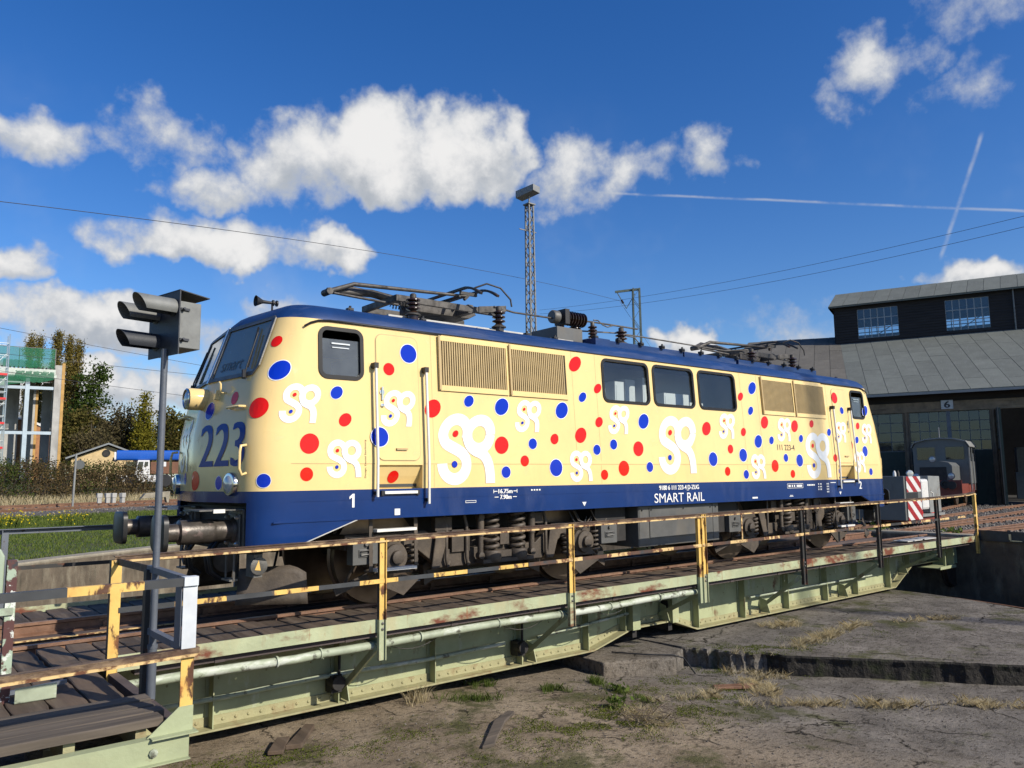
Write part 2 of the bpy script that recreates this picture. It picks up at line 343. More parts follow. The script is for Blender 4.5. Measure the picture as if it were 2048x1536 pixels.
M['peel'] = pm('peeling green white maroon post', (.34, .42, .31), .6, 0, .1, 4, layers=[((.085, .030, .026), 5, .47, .50, None), ((.62, .64, .58), 8, .56, .59, None), ((.03, .03, .035), 6, .62, .66, None)])
M['cabinet'] = pm('pale green cabinet', (.33, .40, .29), .5, 0, .12, 3, layers=[((.2, .2, .15), 4, .58, .8, None)])
M['signal'] = pm('dark grey signal paint', (.028, .032, .040), .55, 0, .25, 6, bump=(30, .1))
M['signalgrey'] = pm('grey signal box', (.165, .17, .16), .55, .1, .25, 5, layers=[((.14, .142, .135), 4, .52, .7, None)])
M['polegrey'] = pm('grey pole paint', (.10, .112, .132), .5, .1, .16, 4, bump=(30, .1))
M['bluegrey'] = pm('blue grey steel', (.12, .135, .16), .5, .1, .2, 4, layers=[((.06, .04, .03), 7, .62, .7, None)])
M['signwhite'] = pm('white sign board', (.55, .58, .60), .55, 0, .12, 5, layers=[((.36, .38, .40), 6, .54, .7, None)])
# setting
M['concrete'] = None
M['wallcon'] = pm('stained pit wall', (.125, .10, .07), .9, 0, .35, 2.5, bump=(30, .6), layers=[((.24, .21, .15), 4, .52, .72, (1, 1, .3)), ((.05, .045, .03), 3, .56, .72, (1, 1, .25))])
M['kerb'] = pm('pale kerb', (.27, .24, .18), .9, 0, .3, 4, bump=(40, .5))
M['gravel'] = pm('ballast', (.10, .088, .074), .95, 0, .45, 10, bump=(26, 1, .06), layers=[((.21, .19, .165), 22, .55, .66, None), ((.040, .035, .03), 18, .57, .66, None)])
M['stone'] = pm('ballast stone', (.155, .14, .12), .9, 0, .3, 6, island=.5)
M['sleeper'] = pm('old sleeper', (.06, .048, .038), .9, 0, .4, 6, bump=(20, .5), rand=.3)
M['earth'] = pm('earth and short grass', (.075, .075, .03), .95, 0, .4, 1.5, bump=(20, .8, .05), layers=[((.05, .085, .018), 1.2, .42, .62, None), ((.13, .11, .06), 2.5, .58, .75, None)])
M['steelplate'] = pm('dark steel plate', (.045, .055, .068), .45, .4, .25, 4, layers=[((.12, .08, .05), 5, .6, .75, None)])
# hall and vehicles
M['roof'] = pm('grey roofing felt', (.13, .14, .12), .85, 0, .14, 1.2, rand=.10, bump=(14, .25), layers=[((.175, .18, .165), 3, .54, .8, (3, .4, 1))])
M['roofwarm'] = pm('brownish roofing felt', (.115, .105, .085), .85, 0, .14, 1.2, rand=.12, bump=(14, .25), layers=[((.15, .14, .118), 3, .54, .8, (3, .4, 1))])
M['boards'] = pm('tarred boards', (.022, .018, .016), .8, 0, .4, 4, stretch=(.2, 1, 3), bump=(16, .4))
M['lintel'] = pm('weathered lintel', (.22, .17, .115), .85, 0, .3, 2.5, bump=(30, .4), layers=[((.12, .09, .06), 2, .52, .72, (.3, 1, 2))])
M['column'] = pm('brown column', (.16, .12, .08), .75, 0, .3, 3)
M['doorgreen'] = pm('dark green door', (.018, .035, .027), .6, 0, .25, 3, layers=[((.045, .05, .04), 3, .56, .8, (1, 1, .3))])
M['doorframe'] = pm('faded door frame', (.085, .09, .08), .7, 0, .25, 4)
M['muntin'] = pm('steel glazing bar', (.10, .115, .125), .5, .2, .2, 6)
M['winframe'] = pm('pale clerestory frame', (.34, .36, .36), .6, 0, .2, 6)
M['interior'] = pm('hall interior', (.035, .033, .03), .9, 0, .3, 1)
M['vgrey'] = pm('grey vehicle paint', (.12, .125, .12), .42, .05, .1, 3, layers=[((.075, .07, .06), 3, .58, .8, (1, 1, .4))])
M['vlight'] = pm('light grey cab paint', (.23, .235, .225), .45, .05, .15, 3, layers=[((.13, .10, .07), 4, .56, .75, None)])
M['vred'] = pm('faded red oxide frame', (.17, .035, .022), .55, 0, .22, 4, layers=[((.06, .03, .02), 5, .58, .75, None)])
M['stripered'] = pm('warning red', (.30, .015, .02), .35, 0, .1, 4)
M['stripewhite'] = pm('warning white', (.62, .61, .58), .35, 0, .08, 4)
M['redpaint'] = pm('bright red fitting', (.6, .02, .02), .4, 0, .1, 4)
M['mast'] = pm('galvanised mast', (.17, .172, .165), .55, .2, .3, 8, layers=[((.09, .085, .08), 5, .52, .7, None)])
M['mastgreen'] = pm('dark green mast', (.075, .10, .085), .55, .2, .3, 6)
M['wire'] = pm('overhead wire', (.07, .07, .075), .5, .4, .1, 2)
M['cement'] = pm('fresh concrete', (.40, .39, .36), .85, 0, .16, 1.2, bump=(20, .2), layers=[((.24, .23, .21), .9, .5, .75, (1, 1, .25))])
M['steelblue'] = pm('pale blue steel', (.42, .50, .55), .5, .1, .1, 2)
M['deckwhite'] = pm('pale fascia', (.50, .55, .48), .6, 0, .14, 2)
M['ochre'] = pm('ochre insulation strip', (.46, .27, .08), .7, 0, .2, 2)
M['brick'] = pm('orange brick', (.36, .17, .075), .85, 0, .25, 3, bump=(20, .3))
M['yellowbrick'] = pm('yellow brick gable', (.58, .43, .22), .85, 0, .22, 2.4, bump=(20, .3), layers=[((.30, .20, .11), 2.2, .54, .66, None)])
M['slate'] = pm('grey roof sheet', (.20, .215, .215), .6, 0, .12, 2)
M['craneblue'] = pm('crane blue', (.012, .09, .42), .35, 0, .08, 1)
M['cranewhite'] = pm('crane cab white', (.7, .7, .68), .4, 0, .06, 2)
M['cranebrown'] = pm('brown counterweight', (.16, .07, .035), .6, 0, .2, 2)
def net_mat():
    m = bpy.data.materials.new('green safety net'); m.use_nodes = True; nt = m.node_tree; b = nt.nodes['Principled BSDF']
    b.inputs['Base Color'].default_value = (.015, .16, .075, 1); b.inputs['Roughness'].default_value = .8; b.inputs['Alpha'].default_value = .62; return m
M['net'] = net_mat()
def leaf(name, a, b_, t=.35):
    m = bpy.data.materials.new(name); m.use_nodes = True; nt = m.node_tree; nt.nodes.clear()
    out = nt.nodes.new('ShaderNodeOutputMaterial'); g = nt.nodes.new('ShaderNodeNewGeometry')
    rp = nt.nodes.new('ShaderNodeValToRGB'); nt.links.new(g.outputs['Random Per Island'], rp.inputs[0])
    rp.color_ramp.elements[0].color = a+(1,); rp.color_ramp.elements[1].color = b_+(1,)
    d = nt.nodes.new('ShaderNodeBsdfDiffuse'); tl = nt.nodes.new('ShaderNodeBsdfTranslucent'); mx = nt.nodes.new('ShaderNodeMixShader')
    nt.links.new(rp.outputs[0], d.inputs[0]); nt.links.new(rp.outputs[0], tl.inputs[0]); mx.inputs[0].default_value = t
    nt.links.new(d.outputs[0], mx.inputs[1]); nt.links.new(tl.outputs[0], mx.inputs[2]); nt.links.new(mx.outputs[0], out.inputs[0]); return m
M['leafpop'] = leaf('poplar autumn leaf', (.11, .105, .025), (.29, .215, .065))
M['leafdark'] = leaf('dark autumn leaf', (.05, .062, .016), (.165, .13, .04))
M['leafbrown'] = leaf('brown thinning leaf', (.065, .058, .028), (.16, .13, .065))
M['leafyellow'] = leaf('yellow green needle', (.11, .115, .016), (.25, .21, .03))
M['leafgreen'] = leaf('green leaf', (.03, .06, .012), (.09, .12, .03))
M['bramble'] = leaf('bramble leaf', (.055, .045, .020), (.165, .115, .055))
M['bramblegreen'] = leaf('green bramble leaf', (.03, .05, .014), (.10, .12, .03))
M['bark'] = pm('bark', (.08, .062, .045), .9, 0, .3, 6)
M['twig'] = pm('grey brown twig', (.12, .092, .068), .9, 0, .3, 6, island=.4)
M['grass'] = leaf('green grass', (.085, .14, .022), (.24, .28, .07), .45)
M['drygrass'] = leaf('dry straw grass', (.42, .34, .19), (.70, .60, .38), .35)
M['weed'] = leaf('weed leaf', (.065, .105, .022), (.17, .22, .055), .4)
M['moss'] = leaf('moss', (.055, .075, .010), (.13, .15, .022), .1)
M['yellowflower'] = leaf('yellow flower', (.55, .42, .01), (.75, .6, .03), .3)
def concrete_mat():
    m = bpy.data.materials.new('pit floor concrete'); m.use_nodes = True; nt = m.node_tree; b = nt.nodes['Principled BSDF']
    tc = nt.nodes.new('ShaderNodeTexCoord'); vec = tc.outputs['Object']
    def noise(s, d=8, r=.62, v=None, o=0):
        n = nt.nodes.new('ShaderNodeTexNoise'); nt.links.new(v or vec, n.inputs['Vector']); n.inputs['Scale'].default_value = s; n.inputs['Detail'].default_value = d; n.inputs['Roughness'].default_value = r; return n.outputs[o]
    def mr(x, a, b_, c=0, d=1):
        n = nt.nodes.new('ShaderNodeMapRange'); nt.links.new(x, n.inputs[0])
        for i, v in enumerate((a, b_, c, d)): n.inputs[i+1].default_value = v
        return n.outputs[0]
    def mix(f, a, b_):
        n = nt.nodes.new('ShaderNodeMix'); n.data_type = 'RGBA'
        for s, v in ((n.inputs[0], f), (n.inputs[6], a), (n.inputs[7], b_)):
            if isinstance(v, (int, float)): s.default_value = v
            elif isinstance(v, tuple): s.default_value = v+(1,)
            else: nt.links.new(v, s)
        return n.outputs[2]
    def ma(op, a, b_):
        n = nt.nodes.new('ShaderNodeMath'); n.operation = op
        for i, v in enumerate((a, b_)):
            if isinstance(v, (int, float)): n.inputs[i].default_value = v
            else: nt.links.new(v, n.inputs[i])
        return n.outputs[0]
    sx = nt.nodes.new('ShaderNodeSeparateXYZ'); nt.links.new(vec, sx.inputs[0])
    # brown silt towards the bridge, greyer weathered concrete to the right
    g = mr(ma('ADD', sx.outputs[0], ma('MULTIPLY', ma('SUBTRACT', noise(.5), .5), 5)), -4.2, -1.0)
    base = mix(g, mix(mr(noise(1.1), .35, .68), (.165, .125, .080), (.38, .302, .205)), mix(mr(noise(1.4), .33, .68), (.108, .097, .082), (.255, .230, .196)))
    base = mix(mr(noise(45), .56, .70, 0, .8), base, (.36, .32, .26))
    base = mix(mr(noise(9, 10, .7), .53, .66, 0, .85), base, (.055, .045, .033))
    mp = nt.nodes.new('ShaderNodeMapping'); mp.inputs['Rotation'].default_value = (0, 0, .65); mp.inputs['Scale'].default_value = (9, 26, 9); nt.links.new(vec, mp.inputs[0])
    pit = mr(noise(1, 8, .7, mp.outputs[0]), .56, .66, 0, .8)
    base = mix(pit, base, (.04, .034, .026))
    base = mix(mr(noise(.8, 12, .72), .535, .62, 0, .85), base, (.075, .078, .026))
    wv = nt.nodes.new('ShaderNodeVectorMath'); wv.operation = 'ADD'; nt.links.new(vec, wv.inputs[0])
    ws = nt.nodes.new('ShaderNodeVectorMath'); ws.operation = 'SCALE'; ws.inputs['Scale'].default_value = .55; nt.links.new(noise(2.2, 8, .65, None, 1), ws.inputs[0]); nt.links.new(ws.outputs[0], wv.inputs[1])
    vo = nt.nodes.new('ShaderNodeTexVoronoi'); vo.feature = 'DISTANCE_TO_EDGE'; vo.inputs['Scale'].default_value = .55; nt.links.new(wv.outputs[0], vo.inputs['Vector'])
    crack = mr(vo.outputs[0], .002, .011, 1, 0); crack = ma('MULTIPLY', crack, mr(noise(1.3), .46, .60))
    base = mix(crack, base, (.018, .015, .011))
    nt.links.new(base, b.inputs['Base Color']); b.inputs['Roughness'].default_value = .95; b.inputs['Specular IOR Level'].default_value = .2
    h = ma('SUBTRACT', ma('ADD', ma('MULTIPLY', noise(22), .5), ma('MULTIPLY', noise(90, 4), .35)), ma('ADD', ma('MULTIPLY', crack, .9), ma('MULTIPLY', pit, .25)))
    bp = nt.nodes.new('ShaderNodeBump'); bp.inputs['Strength'].default_value = 1.0; bp.inputs['Distance'].default_value = .045; nt.links.new(h, bp.inputs['Height']); nt.links.new(bp.outputs[0], b.inputs['Normal'])
    return m
M['concrete'] = concrete_mat()
M['mossface'] = pm('mossy dark concrete face', (.026, .023, .019), .95, 0, .4, 4, bump=(14, 1, .05), layers=[((.06, .053, .042), 5, .56, .72, None), ((.022, .026, .010), 3, .52, .65, None)])
# ------------------------------------------------------------------ the setting
PC = (-.5, 0.0)          # turntable centre
PR = 11.8                # pit radius
def ring(r0, r1, z0, z1, n=160, jit=0, mi=0, mb=None, a0=0, a1=2*math.pi):
    mb = mb or MB(); rs = r0 if isinstance(r0, list) else [r0, r1]; zs = z0 if isinstance(z0, list) else [z0, z1]
    full = abs(a1-a0-2*math.pi) < 1e-6; N = n if full else n+1; vs = []
    for r, z in zip(rs, zs):
        for i in range(N):
            t = a0+(a1-a0)*i/n; vs.append((PC[0]+r*math.cos(t), PC[1]+r*math.sin(t), z+(rnd.uniform(-jit, jit) if jit else 0)))
    fs = []
    for k in range(len(rs)-1):
        for i in range(n):
            j = (i+1) % N; fs.append((k*N+i, k*N+j, (k+1)*N+j, (k+1)*N+i))
    return mb.add(vs, fs, mi)
struct(ring([PR+.42, 20, 40, 90, 250, 900], 0, [-.13, -.14, -.14, -.14, -.14, -.14], 0, 160).build('ground', M['gravel']))
struct(ring([PR, PR, PR+.03], 0, [-1.75, -.06, -.03], 0, 160, .0).build('pit_wall', M['wallcon'], smooth=40))
struct(ring([PR+.02, PR, PR+.02, PR+.40, PR+.43], 0, [-.10, -.02, .012, .015, -.16], 0, 200, .004).build('pit_kerb', M['kerb'], smooth=40))
# ring trench and its floor
struct(ring([8.75, 8.8, 9.2, PR+.02], 0, [-1.42, -1.60, -1.62, -1.62], 0, 140, .01).build('ring_trench', M['concrete']))
def fz(x, y):
    return -1.22-.23*min(1, max(0, (x+5)/4.4))
# lower floor of the pit
xs = np.arange(-9.4, 8.6, .14); mb = MB(); idx = {}
from mathutils import noise as mnoise
for i, x in enumerate(xs):
    for j, y in enumerate(np.arange(-8.8, 8.8, .14)):
        if math.hypot(x-PC[0], y) < 8.95:
            z = fz(x, y)+.022*mnoise.noise((x*1.1, y*1.1, 3))+.010*mnoise.noise((x*4, y*4, 9))
            idx[i, j] = len(mb.v); mb.v.append((float(x), float(y), z))
for (i, j), a in idx.items():
    q = [idx.get(k) for k in ((i, j), (i+1, j), (i+1, j+1), (i, j+1))]
    if None not in q: mb.f.append(tuple(q)); mb.m.append(0)
struct(mb.build('pit_floor', M['concrete'], smooth=60))
# raised slab to the right, broken along its edge
edge = [(4.9, -9.45), (2.2, -5.8), (.22, -3.1), (-.42, -1.7), (-.5, 2.0), (.5, 8.7)]
pts = []
for (a, b), k in zip(zip(edge, edge[1:]), (60, 46, 26, 20, 20)):
    for t in range(k):
        u = t/k; x = a[0]+(b[0]-a[0])*u; y = a[1]+(b[1]-a[1])*u
        jx = .035*mnoise.noise((x*2.2, y*2.2, 1))+.02*mnoise.noise((x*9, y*9, 4)); rough = 3.5 if k == 26 else 1
        pts.append((x+jx*rough, y+jx*.5*rough))
arc = [(PC[0]+8.9*math.cos(t), 8.9*math.sin(t)) for t in np.linspace(math.atan2(8.7, 1.0), math.atan2(-9.45, 5.4), 50)]
outl = [p for p in pts if math.hypot(p[0]-PC[0], p[1]) < 8.88]+arc
mb = MB(); n = len(outl)
zt = [-1.15+.012*mnoise.noise((x*3, y*3, 7)) for x, y in outl]
mb.add([(x, y, z) for (x, y), z in zip(outl, zt)], [tuple(range(n))])
nE = n-len(arc)
rows = []
for k, (dz, dr) in enumerate(((0, 0), (-.03, -.012), (-.10, .02), (-.2, .03), (-.5, .05))):
    rows.append([(x+dr+(.025*mnoise.noise((x*6, y*6, dz*20)) if k > 1 else 0), y+(.02*mnoise.noise((x*6, y*6, dz*20+9)) if k > 1 else 0), z+dz) for (x, y), z in zip(outl[:nE], zt)])
for a, b in zip(rows, rows[1:]):
    mb.add(a+b, [(i, i+1, nE+i+1, nE+i) for i in range(nE-1) if outl[i][0] > .2], 1); mb.add(a+b, [(i, i+1, nE+i+1, nE+i) for i in range(nE-1) if outl[i][0] <= .2], 0)
mb.add([(x, y, z) for (x, y), z in zip(outl[nE:], zt[nE:])]+[(x, y, -1.6) for (x, y) in outl[nE:]], [(i, i+1, 50+i+1, 50+i) for i in range(49)], 1)
struct(mb.build('raised_pit_slab', [M['concrete'], M['mossface']]))
# pivot foundation
mb = MB(); mb.prism([(-2.1, -1.55, -1.6), (-1.05, -2.05, -1.6), (-.45, -1.75, -1.6), (-.3, 1.6, -1.6), (-1.9, 1.6, -1.6)], (0, 0, .43))
struct(mb.build('pivot_foundation', M['concrete'], bevel=.03))
# circular rail in the trench with its chairs
t = thing('ring_rail', 'rusty circular rail on blocks in the shadowed pit trench', 'rail', world=True)
mb = MB(); RR = 10.15
for r0, r1, z0, z1 in ((RR-.06, RR+.06, -1.5, -1.48), (RR-.012, RR+.012, -1.48, -1.40), (RR-.034, RR+.034, -1.40, -1.36)):
    ring([r0, r0, r1, r1, r0], 0, [z0, z1, z1, z0, z0], 0, 120, mb=mb)
mb.build('rail', M['railrust'], t)
bm_ = MB().box(-.16, .16, -.13, .13, -1.62, -1.5).box(-.05, .05, .06, .11, -1.5, -1.45).box(-.05, .05, -.11, -.06, -1.5, -1.45).mesh('chair', M['sleeper'])
for k in range(64):
    a = 2*math.pi*k/64; place('chair', bm_, t, T(PC[0]+RR*math.cos(a), RR*math.sin(a), 0, a))

# grass lawn beyond the pit on the left, and the bank behind the tracks
mb = MB(); N = 26; vs = []; fs = []
gx = [(-30, 6), (-30, 26), (8, 33), (8, 13)]
def lawn(u, v):
    a = Vector((-26+u*34, 0, 0)); y0 = math.sqrt(max(0, (PR+.40)**2-(a.x-PC[0])**2)) if abs(a.x-PC[0]) < PR+.40 else 0
    y1 = 22.5+(a.x+6)*.5
    y = y0+(max(y1, y0+2)-y0)*v
    return (a.x, y, -.12+.11*math.sin(min(1, v*4)*math.pi/2)+.16*v+.03*mnoise.noise((a.x, y, 2)))
for i in range(61):
    for j in range(31): vs.append(lawn(i/60, j/30))
for i in range(60):
    for j in range(30): a = i*31+j; fs.append((a, a+31, a+32, a+1))
mb.add(vs, fs); struct(mb.build('lawn', M['earth'], smooth=60))
TD = Vector((.884, .467, 0)); TNN = Vector((-.467, .884, 0)); TP = Vector((-6.14, 32.5, 0))
def bank(u, w, z): p = TP+TD*u+TNN*w; return (p.x, p.y, z)
mb = MB(); prof = [(-9, -.1), (-5.0, .2), (9.5, .22), (12, .55), (14.5, 1.0), (26, 1.5), (60, 2.2), (120, 2.4)]
vs = []; fs = []
for i in range(91):
    u = -80+i*2.2
    for w, z in prof: vs.append(bank(u, w, z+.05*mnoise.noise((u*.5, w*.5, 3))))
k = len(prof)
for i in range(90):
    for j in range(k-1): a = i*k+j; fs.append((a, a+k, a+k+1, a+1))
mb.add(vs, fs); struct(mb.build('embankment', M['earth'], smooth=60))
mb = MB(); vs = []; fs = []
for i in range(91):
    u = -80+i*2.2
    for w, z in ((-4.6, .1), (-3.2, .34), (8.6, .36), (9.8, .2)): vs.append(bank(u, w, z))
for i in range(90):
    for j in range(3): a = i*4+j; fs.append((a, a+4, a+5, a+1))
mb.add(vs, fs); struct(mb.build('ballast_bed', M['gravel'], smooth=60))

# tracks
def rail_prism(mb, p, q, z=0, mi=0, mh=1):
    """flat bottomed rail from p to q (xy), head top at z"""
    p = Vector((p[0], p[1], 0)); q = Vector((q[0], q[1], 0)); d = (q-p).normalized(); s_ = Vector((-d.y, d.x, 0))
    sec = [(-.065, -.155), (.065, -.155), (.065, -.14), (.012, -.118), (.012, -.045), (.036, -.032), (.034, 0), (-.034, 0), (-.036, -.032), (-.012, -.045), (-.012, -.118), (-.065, -.14)]
    n = len(sec); vs = [p+s_*a+Vector((0, 0, z+b)) for a, b in sec]+[q+s_*a+Vector((0, 0, z+b)) for a, b in sec]
    mb.add(vs, [tuple(range(n-1, -1, -1)), tuple(range(n, 2*n))]+[(i, (i+1) % n, n+(i+1) % n, n+i) for i in range(n) if i != 6], mi)
    b = len(mb.v)-2*n; mb.f.append((b+6, b+7, b+n+7, b+n+6)); mb.m.append(mh)
slp = MB().box(-.13, .13, -1.25, 1.25, -.32, -.165)
for s_ in (-1, 1):
    slp.box(-.09, .09, s_*.75-.17, s_*.75+.17, -.165, -.15)
    for e in (-1, 1): slp.box(-.035, .035, s_*.75+e*.10-.03, s_*.75+e*.10+.03, -.15, -.085)
slp = slp.mesh('sleeper', M['sleeper'])
def track(label, o, ang, r0, r1, z=0, gauge=1.505, step=.63, group=None):
    d = Vector((math.cos(ang), math.sin(ang), 0)); s_ = Vector((-d.y, d.x, 0)); o = Vector((o[0], o[1], 0))
    t = thing('railway_track', label, 'track', group, tuple(o+d*r0)[:2]+(z,), world=True)
    for e in (-1, 1):
        mb = MB(); rail_prism(mb, o+d*r0+s_*e*gauge/2, o+d*r1+s_*e*gauge/2, z); mb.build('rail', [M['railrust'], M['railhead']], t)
    for k in range(int((r1-r0)/step)):
        p = o+d*(r0+.3+k*step); place('sleeper', slp, t, T(p.x, p.y, z, ang+rnd.uniform(-.01, .01)))
for deg, lb in ((19.5, 'track behind the locomotive leading to the hall'), (12.7, 'track carrying the small shunter in front of door six'), (5.9, 'track with the striped vehicle running to the engine shed'), (-.6, 'track in line with the bridge beyond its far end'), (-7.4, 'track second nearest the right edge leading to the shed'), (-14.2, 'nearest track at the right edge leaving the pit')):
    track('rusty rails on sleepers, '+lb, PC, R(deg), PR+.45, 37 if deg > -10 else 30, 0, group='tracks radiating from the turntable')
a_ = math.atan2(TD.y, TD.x); w0 = TP+TD*-45
track('rusty background track nearest the lawn on the left', (w0.x, w0.y), a_, 0, 90, .44, group='through tracks behind the lawn')
w1 = w0+TNN*4.6
track('rusty background track nearest the bramble bank', (w1.x, w1.y), a_, 0, 90, .50, group='through tracks behind the lawn')
# loose ballast stones
def stones(name, pts, size):
    base = np.array([(1, 0, 0), (0, 1, 0), (-1, 0, 0), (0, -1, 0), (0, 0, 1), (0, 0, -1)], float)
    tri = [(0, 1, 4), (1, 2, 4), (2, 3, 4), (3, 0, 4), (1, 0, 5), (2, 1, 5), (3, 2, 5), (0, 3, 5)]
    n = len(pts); V = np.repeat(base[None], n, 0)*rng.uniform(.55, 1.25, (n, 6, 3))*size*rng.uniform(.6, 1.5, (n, 1, 1))
    a = rng.uniform(0, 6.28, n); c, s_ = np.cos(a), np.sin(a)
    X = V[..., 0]*c[:, None]-V[..., 1]*s_[:, None]; Y = V[..., 0]*s_[:, None]+V[..., 1]*c[:, None]; V = np.stack([X, Y, V[..., 2]*.75], -1)+np.array(pts)[:, None]
    me = bpy.data.meshes.new(name); me.vertices.add(n*6); me.vertices.foreach_set('co', V.reshape(-1).astype(np.float32))
    L = (np.arange(n)[:, None, None]*6+np.array(tri)[None]).reshape(-1).astype(np.int32)
    me.loops.add(len(L)); me.loops.foreach_set('vertex_index', L); me.polygons.add(n*8); me.polygons.foreach_set('loop_start', np.arange(0, n*24, 3, dtype=np.int32))
    me.materials.append(M['stone']); me.update(); me.validate(); return place(name, me, kind='stuff')
P_ = []
for k in range(16000):
    r = PR+.55+26*rng.random()**1.3; a = R(rng.uniform(-17, 22)); P_.append((PC[0]+r*math.cos(a), r*math.sin(a), -.13+rng.uniform(-.01, .02)))
o = stones('ballast_stones', P_, .042); tag(o, 'grey ballast stones between the tracks at the right', 'gravel')
P_ = []
for k in range(9000):
    u = rng.uniform(-12, 26); w = rng.uniform(-4.4, 9); p = TP+TD*u+TNN*w; P_.append((p.x, p.y, (.32 if w > -3.2 else .32-(-3.2-w)*.16)+rng.uniform(-.02, .03)))
o = stones('ballast_stones', P_, .06); tag(o, 'grey ballast stones along the tracks at the left', 'gravel')
# steel stop plate on the pit rim at the right
t = thing('rim_plate', 'dark steel plate lying on the pit rim beside the bridge end', 'steel plate', world=True)
mb = MB(); a0, a1 = R(-9.6), R(-19.5)
mb.prism([(PC[0]+r*math.cos(a), r*math.sin(a), -.02) for r, a in ((PR-.02, a0), (PR-.02, a1), (PR+.0, a1), (PR+.0, a0))], (0, 0, .001))
pp = [(PC[0]+(PR-.05)*math.cos(a), (PR-.05)*math.sin(a)) for a in np.linspace(a0, a1, 8)]
mb = MB()
for (x0, y0), (x1, y1) in zip(pp, pp[1:]): mb.bar((x0, y0, .03), (x1, y1, .03), .02, .26)
mb.build('plate', M['steelplate'], t)
mb = MB(); mb.bar((pp[3][0]-.02, pp[3][1], .1), (pp[3][0]-.02, pp[3][1], -.04), .03, .05).bar((pp[3][0]-.02, pp[3][1], -.06), (pp[4][0]-.02, pp[4][1], -.06), .03, .02)
mb.build('bracket', M['alu'], t)
# ------------------------------------------------------------------ turntable bridge
br = thing('turntable_bridge', 'pale green riveted turntable bridge with plank deck under the locomotive', 'turntable', loc=(-.5, 0, -1.1), world=True)
XL, XR = -11.25, 11.05
for s_ in (-1, 1):
    mb = MB(); rail_prism(mb, (XL, s_*.7525), (XR, s_*.7525), 0); mb.build('rail', [M['railrust'], M['railhead']], br)
# rail chairs on the far rail near the left end
chm = MB().box(-.07, .07, -.1, .1, -.16, -.125).box(-.03, .03, -.075, -.04, -.125, -.06).box(-.03, .03, .04, .075, -.125, -.06).mesh('rail_chair', M['railrust'])
for k in range(19):
    for s_ in (-1, 1): place('rail_chair', chm, br, T(-10.9+k*1.2, s_*.7525, 0))
# bearers under the rails and the gutter between them
mb = MB().box(XL, XR, -.98, -.52, -.26, -.158).box(XL, XR, .52, .98, -.26, -.158); mb.build('rail_bearer', M['timber'], br)
mb = MB().box(XL+.1, XR-.1, -.5, .5, -.42, -.40); mb.build('gutter_plate', M['bogiedark'], br)
crm = MB().box(-.06, .06, -.5, .5, -.40, -.30).mesh('cross_tie', M['timber'])
for k in range(22): place('cross_tie', crm, br, T(-10.9+k*1.05, 0, 0))
mb = MB().box(XL+.3, -7.6, .46, .515, -.17, -.158); mb.build('gutter_lip', M['yellowrust'], br)
# deck planks: a few worn shapes shared by all
def plank_mesh(w, l, t=.06, ax='y', seed=0, mat='wood'):
    r_ = random.Random(seed); n = 7; vs = []; fs = []
    for i in range(n+1):
        u = -l/2+l*i/n
        e0 = -w/2+r_.uniform(-.006, .006)+(r_.uniform(0, .02) if i in (0, n) else 0); e1 = w/2+r_.uniform(-.006, .006)-(r_.uniform(0, .02) if i in (0, n) else 0)
        z = r_.uniform(-.005, .005)
        for a, b in ((e0, -t), (e1, -t), (e1, z-.006), (e1-.008, z), (e0+.008, z+r_.uniform(-.004, .004)), (e0, z-.006)):
            vs.append((a, u, b) if ax == 'y' else (u, a, b))
    for i in range(n):
        for k in range(6): fs.append((i*6+k, i*6+(k+1) % 6, (i+1)*6+(k+1) % 6, (i+1)*6+k))
    fs += [tuple(range(6)), tuple(range(n*6+5, n*6-1, -1))]
    return MB().add(vs, fs).mesh('deck_plank', M[mat])
PLK = [plank_mesh(.236, 1.07, seed=k) for k in range(7)]
x = XL+.12; k = 0
while x < XR-.1:
    for s_, ok in ((-1, True), (1, x < -5.5 or x > 6)):
        if ok:
            place('deck_plank', PLK[(k*3+(s_ > 0)) % 7], br, T(x+rnd.uniform(-.004, .004), s_*(1.405+rnd.uniform(-.012, .012)), -.030+rnd.uniform(-.009, .007), rnd.uniform(-.012, .012), rx=rnd.uniform(-.004, .004), ry=rnd.uniform(-.012, .012)))
    x += .252; k += 1
# deck joists
jm = MB().box(-.05, .05, -.95, 0, -.10, 0).mesh('deck_joist', M['timber'])
for k in range(16):
    for s_ in (-1, 1): place('deck_joist', jm, br, T(-10.9+k*1.45, -.98 if s_ < 0 else 1.93, -.10))
# edge beams with rust, sitting proud, timber below
for s_ in (-1, 1):
    mb = MB(); y = s_*2.0
    x0 = -9.0 if s_ < 0 else XL
    mb.box(x0, XR, min(y, y-s_*.014), max(y, y-s_*.014), -.115, .020).box(x0, XR, min(y, y-s_*.07), max(y, y-s_*.07), -.127, -.115)
    mb.build('edge_beam', M['greenrust'], br)
    mb = MB(); mb.box(x0+.2, XR-.3, min(y-s_*.08, y-s_*.22), max(y-s_*.08, y-s_*.22), -.195, -.13); mb.build('edge_timber', M['timber'], br)
